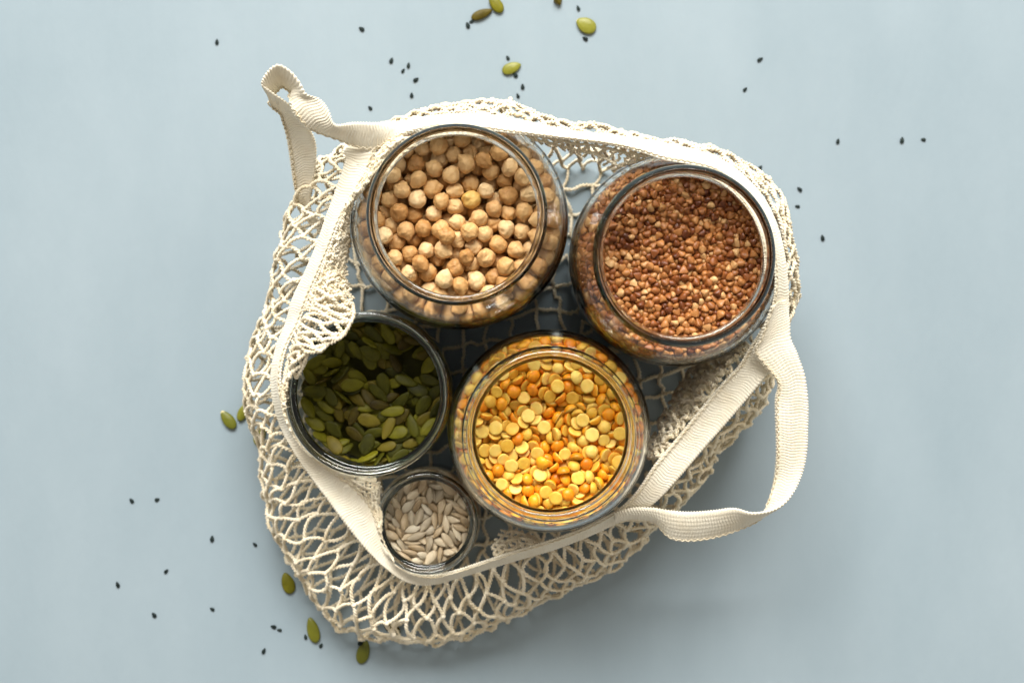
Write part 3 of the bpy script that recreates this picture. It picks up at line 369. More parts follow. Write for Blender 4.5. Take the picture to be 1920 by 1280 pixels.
2,358,-240,1030,12,54,64,2,173,53,1034,-91,5,-19,2,57,299,1047,5,-51,-17,2,-106,121,1043,4,-54,44,2,-161,368,1030,-52,62,-32,2,-196,-281,1029,43,-28,35,3,-186,-456,1021,60,-23,14,2,-261,-367,1037,57,-7,-19,2,312,371,1031,64,65,12,3,193,-455,1017,-21,-2,-73,1,128,-426,1027,-30,-20,42,1,50,15,1036,-33,-18,70,
1,-126,-19,1037,33,78,28,1,-339,-1,1031,-75,-16,22,1,335,-263,1028,-29,-72,-18,3,293,384,1020,47,-61,49,3,216,264,1027,-77,27,32,3,115,-255,1020,-64,-50,30,2,212,149,1032,-46,-27,-65,1,10,109,1029,-18,70,-7,2,51,429,1043,75,6,19,2,29,-152,1036,48,-24,-56,2,-55,-452,1047,-44,44,-14,2,-19,-338,1054,-10,-54,-9,
2,-193,205,1053,-37,14,6,2,-280,322,1046,60,19,10,3,71,407,1034,-52,-47,-33,2,-11,-247,1044,-68,-37,-29,2,-76,-246,1039,-57,7,45,2,-90,-316,1037,5,57,30,1,-95,-364,1031,-32,-76,7,2,-254,-41,1034,-21,35,-52,2,-351,-297,1042,22,51,24,2,287,-348,1046,-92,13,-14,1,140,279,1028,-55,-3,45,2,56,-210,1036,12,19,29,
0,213,174,1035,45,-31,-6,1,204,-40,1036,34,47,-27,2,-154,161,1044,-74,-40,4,1,467,132,1028,-63,-64,-16,2,354,327,1034,-3,-43,53,3,301,-131,1032,-67,30,-4,1,340,-172,1031,-41,72,19,1,301,-203,1028,-5,-77,6,2,-41,-238,1032,-5,47,0,2,-13,-75,1036,20,57,0,3,-248,-440,991,38,-21,-59,2,239,343,1039,43,23,-67,
2,22,440,1036,-70,-8,-56,2,-79,-180,1040,42,-40,30,2,-215,-157,1046,-29,68,-25,2,-384,147,1046,-15,41,47,2,389,150,1050,89,27,-15,0,365,216,1058,-58,-31,36,2,148,347,1038,-50,67,-41,2,92,-177,1040,36,74,-23,2,107,-442,1035,6,34,10,3,-144,421,1021,-14,-51,-33,2,-215,-303,1034,32,-51,-4,2,-406,213,1042,-24,-70,-8,
2,-376,-91,1044,49,37,-14,2,439,127,1046,-18,-76,2,2,355,-64,1042,-25,-86,29,2,158,-210,1045,-39,70,-14,2,100,16,1036,-65,-35,-19,2,-178,-176,1045,20,12,44,2,-113,-434,1033,-56,55,-34,2,-402,265,1043,29,-70,-47,1,375,-167,1031,-33,36,-8,1,183,-336,1032,-4,80,38,2,-191,-137,1049,10,85,11,2,-241,31,1036,-14,70,-10,
2,12,-6,1038,-27,-77,-21,2,-110,179,1047,11,-81,-16,2,-355,-347,1011,7,-44,-73,2,-429,-245,1022,-9,-28,-29,1,44,-182,1033,87,13,25,1,-293,380,1033,71,-5,-34,3,-492,39,1018,15,33,-71,1,-103,-95,1028,11,-19,45,1,-245,70,1025,-78,-46,14,0,-264,-401,1036,-21,37,-58,3,4,-493,1016,7,-53,10,2,-43,-78,1040,-6,62,64,
1,-139,-478,1000,-82,-15,7,0,-71,53,1040,57,-4,1,2,-274,-212,1049,17,-89,19,2,37,-490,1016,-77,18,28,0,-68,461,1045,-1,36,-35,2,354,271,1040,-59,-12,-13,2,245,166,1043,23,-54,-15,2,233,-191,1043,-48,-52,-44,1,73,448,1030,-53,-60,-20,2,-299,135,1037,8,49,-2,0,-274,-19,1042,-34,38,-28,2,428,-156,1041,-60,44,-57,
3,239,-317,1027,30,-59,11,2,120,183,1043,-78,28,-37,0,-131,141,1042,64,23,-48,2,-228,-262,1037,-89,20,13,2,230,235,1040,69,16,-12,2,293,-75,1045,-45,-27,2,2,176,-441,1030,-89,-11,7,0,128,460,1039,-23,-50,-23,1,-213,-20,1023,84,32,-7,3,-412,142,1016,-46,11,6,1,-439,-13,1023,-2,52,76,3,-334,-327,1027,-54,4,-17,
1,250,220,1033,-10,-4,40,2,-88,4,1028,26,86,-3,1,-235,-233,1022,-24,50,32,1,-169,-478,987,2,-84,26,2,-81,201,1031,-22,-74,30,3,-17,495,1013,-46,47,15,0,76,-447,1036,-34,63,39,2,-156,300,1033,-6,-69,-5,2,-138,436,1041,-82,15,26,2,-194,-320,1041,-55,22,1,2,-469,-116,1022,-28,35,-45,0,-423,-176,1057,-41,16,-24,
1,-111,412,1023,52,-21,-24,2,-187,-2,1036,56,56,-30,2,267,289,1029,-69,26,49,2,11,224,1040,-40,-51,-33,2,-73,403,1038,-61,-9,18,2,-211,292,1039,-68,-42,1,2,48,361,1035,8,76,4,0,35,-26,1035,-22,-54,31,2,-333,354,1032,-36,12,-12,3,333,168,1034,20,-46,4,2,210,-347,1035,18,-69,19,2,98,-475,1028,-34,-78,24,
1,-229,316,1026,5,-81,-20,1,-238,-395,1029,-80,-11,44,1,-407,-270,1011,62,22,14,1,494,33,1015,-6,59,22,3,289,-291,1034,49,-1,40,2,-318,-355,1041,75,36,40,0,-163,186,1039,22,-55,-55,3,-381,-331,995,17,71,-45,1,-479,-148,1002,-6,42,72,1,213,208,1033,-71,-4,-37,3,-29,147,1025,78,-33,27,3,-158,-94,1026,8,-62,65,
2,-75,369,1037,35,70,-22,2,-307,331,1041,78,21,20,0,-475,32,1037,-19,-78,-43,0,407,-65,1042,-49,45,-46,2,227,366,1031,54,-56,24,2,217,-411,1030,-41,-80,13,0,182,94,1042,-86,19,15,0,44,253,1041,27,-58,66,0,-46,163,1046,-16,-79,13,2,-106,314,1039,-63,37,-12,0,-83,-437,1045,-55,27,-16,2,-209,403,1039,37,5,-84,
2,-303,-20,1032,-43,-48,6,0,-422,-91,1044,-8,53,47,0,312,177,1045,54,-23,9,2,220,-375,1026,-39,-70,4,0,68,177,1040,64,-28,7,1,12,-400,1026,-29,-67,-54,0,215,422,1050,-8,76,-43,2,105,-150,1035,-10,87,8,2,320,-189,1048,-10,-86,-16,2,144,196,1034,-58,69,10,2,130,-150,1036,46,-64,-33,1,-11,238,1032,2,78,-44,
2,19,-296,1034,-35,-50,-12,3,379,-76,1030,27,-60,-61,0,-111,238,1031,47,62,-49,3,-501,-27,1000,13,13,-68,3,-297,8,1019,-61,-54,-31,3,-60,498,1004,-12,-61,-20,3,-438,246,1001,17,-73,-27,0,237,196,1042,-65,-39,-6,0,96,425,1027,73,58,15,0,150,82,1042,66,17,42,2,72,220,1035,-53,53,-7,0,37,284,1037,2,-82,-27,
0,35,-346,1048,-22,49,-72,2,-49,75,1029,47,71,1,0,-117,-136,1044,-54,-29,-2,0,-246,114,1053,-17,-86,-28,0,-222,84,1038,56,-74,1,2,487,-22,1030,-64,35,-21,2,245,85,1039,-16,-63,6,0,109,-11,1035,24,88,19,1,35,490,1023,-44,54,29,0,-140,97,1044,-17,51,-24,2,-222,111,1040,36,36,2,2,-302,-253,1044,-53,-24,50,
2,-350,-219,1053,-27,-32,82,0,363,76,1045,34,-44,-6,0,273,402,1035,44,72,29,0,236,-263,1040,-15,71,-48,0,65,-105,1030,40,16,81,0,-82,313,1035,44,40,-63,0,-134,240,1030,-19,64,-58,2,-154,45,1045,25,67,12,2,-366,-317,1021,64,54,6,2,441,68,1043,-20,-34,-20,0,223,-143,1036,-61,6,-8,2,198,-256,1035,-37,-53,18,
0,-51,284,1035,-12,-36,54,0,-309,365,1048,15,-83,-31,0,484,-53,1033,22,-34,66,1,11,386,1026,-75,44,19,2,-4,195,1032,53,-20,7,3,-105,-127,1020,52,-48,-9,1,-439,122,1021,82,16,27,3,-266,247,1026,1,90,-11,2,216,85,1033,0,26,-21,0,117,-402,1037,49,-58,11,0,-152,-368,1036,28,87,-4,0,-181,393,1035,-52,-63,-28,
0,-246,-87,1047,63,60,22,0,351,-288,1035,36,-18,-76,3,238,423,1027,85,-13,35,0,38,-410,1041,40,62,0,2,-24,338,1041,13,-69,-31,0,-59,-150,1042,-46,-14,67,0,-96,396,1042,-9,73,-40,0,-173,-295,1031,36,23,-48,3,211,446,1011,20,-14,-5,0,-28,-190,1039,83,3,-23,0,-173,-63,1038,-61,33,4,3,-51,435,1036,-15,-60,60,
3,33,412,1025,-28,-37,48,0,230,-49,1043,-12,-62,26,0,59,-272,1037,-23,64,43,0,420,68,1056,61,45,1,0,-105,150,1034,38,-26,1,3,213,-91,1028,-49,17,2,3,154,132,1027,-5,-75,24,1,-335,-373,999,14,8,-17,1,-254,-418,1017,-33,47,21,0,185,-313,1048,2,41,-85,2,160,-6,1031,-54,40,-21,0,-34,266,1035,-60,-43,-9,
2,-97,-29,1033,59,43,25,0,-187,-208,1041,-15,-38,13,0,-400,-112,1039,30,43,32,0,306,-100,1040,-56,-20,-45,2,199,236,1045,63,-23,-35,0,113,-99,1035,-33,52,0,0,-235,-29,1041,-62,-63,8,0,-264,150,1042,6,23,-18,0,-323,-82,1043,-27,87,24,0,-399,125,1037,-69,0,-15,2,471,-122,1028,-25,-7,79,0,376,-259,1026,-60,-42,-17,
0,18,57,1039,-30,37,10,2,-83,-149,1030,-42,-54,-39,0,-197,151,1036,-14,-73,-45,2,-255,428,1014,50,-30,-50,0,-240,277,1043,24,-13,-11,3,-436,74,1023,41,-53,10,0,260,-257,1031,-41,-75,-22,3,-127,117,1025,28,-9,33,0,-338,216,1035,61,54,-22,0,-347,-99,1049,3,72,-22,1,166,397,1021,-1,91,-7,0,-176,29,1039,-68,3,-32,
1,-101,-483,1010,-51,-63,-34,2,-214,-221,1033,33,-64,33,0,-311,67,1037,-43,73,13,1,-205,-119,1033,-58,9,-68,2,126,-460,1024,1,49,-46,1,-214,373,1022,25,-53,0,1,-494,85,991,-62,7,-60,0,-485,-32,1022,54,56,-11,1,48,-131,1016,38,-73,-25,3,-179,160,1019,-73,-5,43,3,-481,114,1008,2,38,81,3,-10,-15,1024,-5,1,20,
2,196,-426,1014,-55,-48,33,0,194,-155,1039,77,-18,-15,2,142,-236,1029,-67,15,39,0,-19,-364,1030,24,84,28,0,384,273,1038,53,65,-7,2,325,295,1032,-82,-44,-9,1,406,-172,1034,-45,-40,-23,1,207,344,1025,27,-48,17,1,193,3,1038,46,-21,45,0,-93,-60,1031,46,-42,-7,0,352,-31,1040,87,9,-20,0,19,252,1039,67,41,20,
1,-359,237,1037,61,38,36,2,358,99,1035,54,-13,-20,1,-107,-189,1027,-78,0,4,3,-299,277,1027,58,29,63,1,384,-129,1025,66,-51,-22,3,167,-383,1016,56,16,15,3,-244,168,1025,-37,24,-29,3,467,-167,1013,-32,-20,-59,2,-202,-55,1028,21,44,-51,0,-294,-146,1039,19,80,39,1,-385,315,1012,-17,63,54,2,433,-246,1006,-73,32,15,
2,195,-290,1034,62,25,-54,0,-156,-169,1043,40,-58,20,0,-463,-15,1035,-36,63,23,0,-318,229,1043,1,-70,-21,0,-370,-48,1039,-24,61,4,3,-300,-329,1024,-42,-29,-43,1,440,38,1029,-35,56,53,2,-29,389,1042,43,5,55,2,-116,5,1033,-20,44,-70,0,-199,320,1031,-38,-75,-32,2,456,-55,1025,-68,13,42,2,-294,-103,1029,-70,-30,-4,
0,-421,-44,1032,-19,57,-38,1,-356,305,1021,-79,-13,5,2,211,-123,1024,-65,-16,-49,3,-298,-73,1026,38,37,46,1,-406,-203,1029,-10,58,30,3,-204,26,1020,-18,-44,13,3,-417,-280,983,30,36,24,1,-499,15,999,89,3,25,0,230,-20,1033,43,55,58,2,214,-217,1034,-50,-38,70,1,-124,447,1022,-63,-22,60,0,255,-29,1042,-35,71,-42,
2,125,72,1028,-30,-20,-18,2,-157,-404,1033,-53,-43,-43,1,-252,-346,1017,10,-55,21,1,456,-199,1013,5,25,64,1,272,-324,1033,37,10,-70,2,99,-380,1029,-19,3,8,2,-379,-258,1020,70,-17,-20,1,119,-483,1009,6,16,20,1,-45,410,1020,-38,-28,49,0,-443,218,1016,-79,-30,-38,1,-334,75,1025,26,-45,19,3,-412,273,1015,33,39,-76,
3,-220,-365,1020,-16,61,11,0,179,31,1027,16,73,50,3,209,-312,1021,-27,11,-27,3,-452,-217,989,-18,56,38,2,324,-389,997,38,63,-24,3,13,-220,1026,-1,-51,47,3,-91,-498,987,-37,-42,49,0,197,-396,1022,-45,-6,-39,2,86,328,1037,-44,51,-45,0,174,194,1039,-31,8,70,2,157,-475,1008,78,2,17,1,125,-187,1033,-56,14,-43,
0,-197,88,1028,16,88,-25,2,-378,20,1027,-19,55,-28,0,-455,-41,1029,-21,-21,74,2,322,14,1027,51,58,-5,0,121,-320,1028,36,-54,7,2,335,-94,1029,-45,11,-15,2,36,230,1026,-2,-53,40,0,-32,56,1016,47,-44,35,2,394,293,1025,-19,-19,-19,1,-321,210,1018,23,-55,-24,2,292,62,1027,-79,-33,-7,1,-57,207,1015,-29,-70,25,
1,-502,-77,985,-40,-71,38,3,255,431,993,80,-11,2,3,-255,92,1010,78,5,45,1,291,-410,1000,-56,-5,-59,1,465,18,1033,-64,-37,51,2,43,58,1026,52,17,49,2,-262,295,1036,53,-17,-31,0,-344,-182,1041,18,52,24,0,-107,-339,1026,75,-13,5,2,74,-187,1026,38,-19,55,2,-33,-344,1029,82,-17,34,0,293,296,1025,36,-72,-7,
2,324,-41,1027,-46,-18,24,0,61,337,1024,26,-46,72,1,462,175,1018,-8,41,-53,0,137,-377,1022,69,36,3,1,-99,98,1024,-31,59,-29,1,-304,183,1022,-9,80,23,2,19,501,1002,9,-31,74,1,-213,-448,1004,-46,25,4,3,479,109,1012,-29,-38,38,3,-506,49,982,39,-69,-21,2,122,315,1035,-65,1,38,0,-274,-330,1028,-9,-61,-33,
2,401,-205,1031,-50,12,35,0,166,-185,1037,-65,-3,-55,0,114,-285,1025,29,44,40,1,-18,457,1021,-25,66,-36,2,-53,44,1026,13,14,-15,2,306,-12,1031,-73,53,-7,2,-365,116,1033,-32,34,62,1,-361,81,1028,-30,62,-62,2,-320,105,1031,1,72,11,2,97,133,1031,-43,-44,-45,2,-112,-402,1029,-62,-21,33,0,288,-182,1025,-24,44,-20,
2,231,108,1025,-13,-60,30,2,152,470,1022,49,-2,80,1,-132,168,1028,49,-36,-43,0,188,135,1032,-47,21,16,3,-280,150,1015,-19,52,14,1,184,462,1010,-46,45,4,3,41,112,1020,52,-56,12,3,352,-356,994,-6,-74,-52,0,-165,-432,1029,-65,36,3,0,422,182,1036,52,51,-42,3,327,324,1017,-46,55,35,0,64,-410,1029,5,77,-25,
0,-277,-269,1040,-14,12,32,3,-162,-323,1026,-66,15,-26,0,-220,447,1006,76,-27,29,0,-220,195,1037,-23,50,-26,3,484,-3,1009,64,-16,5,2,-76,478,1020,-41,-25,-4,1,-350,137,1020,64,11,0,0,184,257,1030,34,-52,-7,2,-497,-53,1004,-74,-13,40,3,-334,37,1019,47,26,-34,3,484,-103,1010,51,-28,31,3,-480,-171,971,39,-53,21,
3,-32,91,1018,-51,-28,41,1,-308,-391,1002,-12,44,22,0,91,40,1024,-84,24,-25,1,422,231,1016,43,-10,-63,0,282,-157,1029,-63,35,-41,0,211,318,1026,-61,35,-6,1,261,-412,1018,31,53,50,2,188,76,1023,-32,62,-8,0,150,41,1025,29,-8,58,0,-261,-100,1033,6,-15,-12,1,-136,354,1021,6,-72,21,3,397,-235,1019,-47,37,22,
1,-255,-261,1018,-76,4,22,0,-440,-253,981,-19,33,63,2,134,-339,1023,-70,-29,-11,0,80,-22,1035,-36,-42,55,3,-67,-222,1025,12,4,62,0,-391,-307,1016,60,14,-26,2,448,227,1001,16,-31,38,2,-67,262,1029,-68,-25,-10,1,-39,-98,1018,-56,-13,-8,3,324,386,998,-28,65,46,1,83,-49,1018,55,-23,28,1,-108,67,1017,-71,-18,4,
1,-59,-503,990,60,63,-32,0,183,353,1030,21,80,26,0,51,461,1032,42,15,-21,0,366,-205,1033,17,8,-72,0,-51,-291,1025,-35,-52,46,2,205,420,1029,-17,43,23,0,-131,-139,1022,-79,-45,-24,1,-252,-10,1023,-54,40,57,1,334,276,1016,0,-76,-48,2,89,353,1027,-55,-51,54,0,61,246,1025,-44,-59,11,1,115,-124,1018,-61,-34,12,
1,171,-416,1015,-28,47,-7,0,-141,-432,1016,-27,-82,-18,2,291,413,996,-12,50,-13,0,-291,416,993,-79,37,31,0,273,163,1030,-30,4,-58,1,47,180,1025,-30,11,-11,1,-169,-2,1018,-45,12,31,2,132,-9,1020,-52,18,18,2,-87,123,1018,-77,-27,32,3,-17,-131,1018,-11,50,66,3,-510,4,970,16,-44,36,1,-453,-246,941,38,-53,23,
1,-293,-415,980,-10,-75,14,3,105,492,980,-2,-68,26,0,79,-221,1033,-46,0,-8,0,-160,398,1020,-60,13,22,3,-193,350,1028,-6,-26,22,3,-378,-221,1026,-73,-28,7,1,21,-355,1020,43,36,-2,0,-327,-239,1033,-55,-6,33,0,-487,-120,1001,-32,45,-6,0,307,-268,1026,42,26,20,0,-18,-477,1018,28,69,-34,2,-446,151,1019,14,-20,58,
0,12,-100,1024,-71,39,-37,3,506,-17,986,0,75,4,1,476,154,997,59,26,-65,3,153,71,1019,-6,-20,67,3,-335,372,988,41,44,-2,3,-194,-470,947,-60,34,16,2,-367,159,1034,22,19,-3,0,-430,36,1026,-49,-27,17,0,110,-360,1026,12,-40,-7,2,48,312,1026,12,-50,28,2,264,-429,986,-15,-77,14,3,-55,381,1017,-52,75,18,
3,-146,-284,1014,22,75,24,3,-292,53,1019,3,85,10,2,-464,162,994,58,-49,17,2,156,16,1013,10,74,-38,3,80,12,1011,75,31,1,1,-516,33,931,25,-58,21,0,-273,179,1025,-50,0,-37,0,-223,-337,1029,47,2,28,0,246,273,1024,33,-77,0,2,50,-354,1031,-30,-18,-53,1,-390,192,1021,-9,-77,33,0,348,300,1020,33,-52,-19,
3,-253,368,1019,80,6,39,3,91,-414,1023,-2,-42,-65,1,-178,460,1008,-48,75,4,3,-180,317,1006,81,31,-33,1,491,-66,1006,-5,-66,-12,3,300,-56,1029,23,-1,83,3,244,-446,977,-3,23,-7,2,165,214,1024,50,48,-32,0,96,-314,1027,54,-52,24,1,-120,-459,1016,4,82,-20,0,310,351,1019,-59,-17,-7,3,140,-482,982,-53,29,41,
1,-291,119,1013,12,55,26,2,491,77,1006,-1,58,-24,3,480,-142,996,74,-46,-32,2,-267,-436,973,48,-38,50,2,-417,298,964,27,-82,-34,0,375,250,1033,-25,-21,-88,1,-298,-221,1029,-68,23,24,0,-163,-227,1031,-29,-76,-11,2,-222,347,1021,-26,62,3,2,145,416,1013,51,15,10,1,142,-207,1020,14,-54,-19,0,128,395,1020,9,-39,49,
3,130,334,1016,62,-16,-13,0,258,189,1028,89,10,-22,1,100,83,1015,-68,-34,-1,1,29,-1,1018,-34,-50,37,1,-138,488,986,60,-59,-37,1,-152,-54,1021,46,-62,-15,1,116,43,1018,-43,28,59,3,63,-498,970,-30,21,53,1,77,503,976,21,72,30,3,-325,-388,965,-82,-41,-10,3,-438,271,943,-25,82,40,0,408,12,1033,-69,16,-45,
1,80,306,1022,-43,-23,2,0,356,-339,1014,64,55,26,2,402,-28,1020,67,-25,-33,2,110,-65,1016,11,51,-35,1,50,144,1027,40,-18,52,0,-403,-300,997,-9,44,35,3,411,57,1015,-51,25,54,1,182,-176,1017,-5,20,19,2,-78,289,1028,-35,60,36,1,-359,-355,982,-57,3,-70,1,437,249,980,50,5,-17,0,68,129,1015,-54,-35,33,
3,-34,-263,1015,-36,-55,-28,2,-355,-374,948,-35,-24,35,3,376,18,1023,-2,-76,-15,3,119,469,1012,82,19,16,1,-311,398,983,-19,-24,-57,2,-513,-35,960,32,-56,15,2,-30,-505,978,-49,-2,19,3,-468,195,985,-51,-55,3,0,-315,-410,946,-8,-65,7,0,132,486,996,19,-64,37,0,-347,191,1030,51,35,-66,0,415,-112,1022,75,-42,10,
0,307,-332,1034,31,60,29,1,-312,-290,1029,21,-80,-13,0,-6,318,1025,27,-40,27,1,449,-226,994,-8,-4,14,0,297,233,1025,33,67,13,1,265,340,1016,61,13,22,2,3,-158,1019,71,54,-22,1,36,-502,991,-62,6,-48,1,418,-140,1015,81,1,36,1,339,-8,1025,9,82,33,1,169,341,1011,0,45,13,3,377,315,1018,-1,6,-38,
2,159,368,1018,55,64,-19,2,87,-112,1022,-27,-58,32,3,-388,-97,1015,72,-52,-11,2,127,160,1027,-15,-66,17,2,82,-137,1021,41,-54,-53,2,-165,477,992,4,-65,12,3,-106,275,1027,-35,-1,-37,3,-427,-75,1019,68,-24,2,0,189,177,1022,-40,-27,12,0,-322,373,1016,74,-16,36,0,-400,316,968,3,-26,90,1,410,-286,999,-57,20,20,
1,421,285,983,-17,14,45,1,-93,493,999,-1,-61,12,3,-216,67,1014,-15,-54,-6,2,-475,171,972,28,38,45,3,-494,-107,974,-20,-64,18,0,191,-69,1029,12,-41,-28,3,92,169,1024,36,34,0,1,-265,432,986,-65,-37,15,2,250,251,1019,9,55,36,3,-251,-72,1023,63,-20,22,1,-324,-97,1023,-28,-62,-54,2,359,342,1009,45,-14,-36,
1,411,-83,1023,17,11,-76,0,-494,-129,959,17,47,38,1,-1,-502,989,-21,-24,21,0,175,-478,964,-45,-58,-12,2,-44,121,1022,51,-50,-26,0,-119,-488,983,-15,-70,61,2,-405,-313,967,14,55,-45,0,-238,-455,959,-11,-32,19,0,-279,-409,1009,-23,26,-3,3,-301,351,1025,34,-11,73,2,-420,8,1010,-89,8,15,2,224,391,1014,-55,-58,28,
1,196,-465,982,30,-35,-59,3,448,-102,1020,36,21,-24,2,96,408,1012,16,78,48,0,108,-35,1021,-56,13,69,2,-165,-383,1022,-26,58,-16,2,-286,-198,1025,45,-28,-69,1,-455,31,1019,-19,40,-59,1,-377,255,1020,-62,-5,-61,3,52,-334,1011,-41,-30,50,2,-109,-162,1023,-17,76,-23,2,334,-143,1005,-18,2,-83,2,19,337,1012,-53,-53,-15,
0,-422,278,987,-41,32,-68,1,88,-340,1013,-21,72,9,2,-230,449,985,45,7,18,1,502,10,973,-18,-18,-2,3,300,3,1008,63,5,10,1,136,241,1024,68,39,-44,2,439,-260,978,50,-43,30,3,344,135,1028,-23,41,-32,2,-27,-295,1008,9,-51,15,2,222,-461,958,-5,-10,-3,0,104,113,1011,-64,-9,13,1,12,-184,1018,-44,-23,-59,
3,21,-82,1006,40,38,-28,3,258,109,1006,-63,20,48,2,-500,-135,930,26,52,-61,1,418,82,1029,-76,41,-12,0,455,-9,1030,-9,-11,-9,2,216,-443,994,-14,-60,-37,0,368,-18,1019,60,38,33,3,16,177,1015,-59,35,-13,2,182,424,1015,42,9,-11,1,194,398,1006,-12,-53,2,1,-36,-368,1007,60,-17,-19,1,-212,-458,971,-70,-3,-5,
3,407,269,1005,-66,-52,26,0,315,66,1022,-26,-6,13,2,-370,354,969,-22,-31,-68,1,316,-361,1017,-35,23,71,0,-516,-47,920,26,-23,56,0,374,-342,978,-41,-34,-21,2,-354,370,957,13,-3,37,2,-331,392,938,-40,58,-47,1,-499,115,948,34,59,-41,1,-180,-69,1011,-70,54,-32,0,-508,83,952,58,-3,-29,1,-388,99,1024,-47,56,-30,
2,279,-261,1016,-49,12,18,0,-241,396,1019,-42,56,17,0,-8,-428,1019,6,-60,-28,0,-311,-259,1023,-36,27,20,2,359,-112,1023,-43,-24,-24,2,-302,390,1006,-47,51,13,2,411,210,1024,-37,-36,3,0,-21,427,1018,46,-53,39,0,-129,299,1028,-34,-48,-2,1,-161,102,1023,40,-10,21,1,-166,-199,1016,-47,-58,-35,1,-231,-283,1016,-73,-35,-6,
1,439,110,1019,28,-80,1,1,261,404,1013,-35,16,-9,1,-368,-287,1011,53,-31,32,1,353,70,1016,27,85,-16,3,-201,458,986,50,-3,-19,1,-315,-364,1016,18,-25,1,1,-424,-219,1000,14,-50,-42,2,-452,237,970,-72,8,11,0,270,-70,1032,-31,-64,-61,0,15,-25,1014,-26,79,43,3,-98,23,1011,21,-72,48,3,-172,194,1011,-14,51,50,
3,-433,-268,954,19,-18,40,1,503,80,978,71,48,31,1,-488,142,968,51,74,-9,3,393,-318,970,-56,40,28,1,-487,-168,928,-33,-12,19,1,301,-417,948,80,0,43,3,-496,142,914,-27,71,54,1,-472,-212,930,28,48,-46,0,-184,-416,1019,55,52,-28,2,-259,-186,1033,-9,-47,-40,2,-130,-232,1028,-15,55,12,0,-18,-400,1016,-31,-46,-50,
2,-185,382,1009,35,19,-28,0,171,-307,1021,-29,59,31,0,221,-173,1028,4,-60,64,0,-58,-161,1018,-54,-22,-39,3,-189,-229,1015,86,-22,-20,2,-277,-91,1014,24,-25,34,2,-328,-55,1014,-56,-12,-18,1,-47,-30,1020,-52,12,-27,3,-127,-206,1011,-44,19,-3,3,-279,-155,1012,25,33,12,3,275,-102,1030,-24,55,15,3,203,56,1015,-40,-36,-56,
0,-335,-396,937,55,-43,29,1,-457,233,927,1,56,16,2,-463,-223,958,34,-2,4,3,471,188,983,-38,-23,-31,3,137,-494,945,-22,50,-33,2,-32,-57,1011,22,42,-70,2,-437,-280,927,-1,-43,-27,1,75,-510,935,49,29,24,1,-391,-339,926,-10,-73,2,2,-484,-187,904,-7,-52,-28,0,-68,-515,906,12,5,-18,1,305,-402,976,48,47,-64,
0,-159,-495,927,74,-30,20,2,-384,349,922,-19,86,28,1,-511,79,928,-8,-36,-52,1,93,276,1016,19,-49,-28,0,117,266,1032,-21,86,14,2,-193,-175,1015,68,-38,-14,0,238,2,1022,1,0,-5,0,-401,-133,1023,24,57,44,2,182,320,1025,14,60,63,0,-363,180,1009,72,-53,-13,0,-372,-127,1025,-49,-37,-43,3,-369,-188,1017,-82,-4,-40,
2,355,-190,1012,-38,66,-47,3,221,-279,1017,48,-32,-4,1,49,496,998,9,7,53,0,-99,-230,1025,41,20,-45,3,-219,421,1011,40,-51,-45,0,-231,-100,1025,-44,25,-46,1,-382,-158,1031,70,-59,14,3,-422,-147,1005,-60,34,-19,3,23,274,1018,-40,-49,-51,0,14,-514,964,1,22,-20,3,-260,-380,1008,77,12,18,0,129,368,1019,2,-34,-17,
0,18,205,1017,12,1,22,3,-18,362,1027,43,-40,60,3,-87,256,1011,22,11,-85,2,-90,-253,1016,81,-46,2,0,-142,192,1017,81,9,24,0,-377,-354,948,-15,-83,35,0,92,447,1013,22,-45,-1,2,93,-507,952,-30,85,-26,1,-31,501,986,43,-6,-26,1,506,38,985,4,8,36,0,-419,-295,951,59,3,73,1,39,32,1004,-67,25,-23,
2,-77,37,990,59,-35,33,2,-380,331,990,-12,39,-65,0,-411,-317,932,1,-46,-24,2,-27,-513,928,-30,-37,-45,0,-90,150,1012,-48,-42,19,3,-515,-51,888,-6,-19,61,0,-348,-209,1024,29,-75,-22,3,392,175,1027,-32,-43,15,0,245,-371,1012,-33,-19,-13,0,-198,-148,1029,24,21,10,0,-457,78,1002,-31,-1,-39,1,-373,-31,1021,11,32,24,
0,-190,477,966,-7,-47,6,2,197,-233,1015,-33,79,-34,0,-212,128,1010,-67,-28,-12,3,210,-13,1015,-6,-2,-49,0,168,-227,1018,-1,63,-10,0,3,511,979,-17,-28,4,1,-369,-69,1014,59,-1,22,3,-416,213,1009,-58,-2,2,3,336,-230,1006,-6,56,52,1,339,-380,973,6,-18,72,1,280,-29,1021,20,63,-10,1,193,108,1018,-30,-75,-23,
3,-129,-330,1010,2,41,25,1,-182,228,1003,-60,66,9,2,-72,77,1019,47,-33,48,1,-250,442,959,5,69,-12,0,-218,-471,932,10,44,-36,1,-430,-184,1011,-40,-63,24,2,-469,213,902,25,56,-27,2,-512,-78,922,42,-71,-3,1,401,302,991,57,23,-16,1,-48,263,1013,9,18,-65,3,-74,-106,1016,12,-59,-7,2,-130,-500,943,-18,24,-80,
3,-210,-257,1010,65,-26,38,0,-491,164,937,-37,-42,-42,0,-508,-109,936,5,-23,60,3,492,-112,979,-25,-21,-35,2,38,-228,1008,-6,-69,-39,1,-103,-501,962,-6,-19,44,2,412,-301,956,-48,13,22,3,-476,192,948,-27,-3,-3,2,-508,108,919,-24,-51,-40,3,229,193,1010,15,-57,1,1,-6,-516,904,-39,-60,36,3,-278,-435,921,50,17,11,
0,255,-285,1029,-17,27,77,0,385,80,1028,-30,0,25,3,44,-384,1021,26,69,48,2,-120,324,1020,-31,29,-30,0,353,-50,1021,-44,-45,-66,0,232,341,1008,25,36,-80,1,-318,-164,1026,75,-20,-53,2,-355,-97,1023,18,59,-14,2,369,-290,1006,22,-67,22,1,329,100,1024,26,-65,46,0,270,77,1023,66,1,64,1,211,22,1015,18,-50,-33,
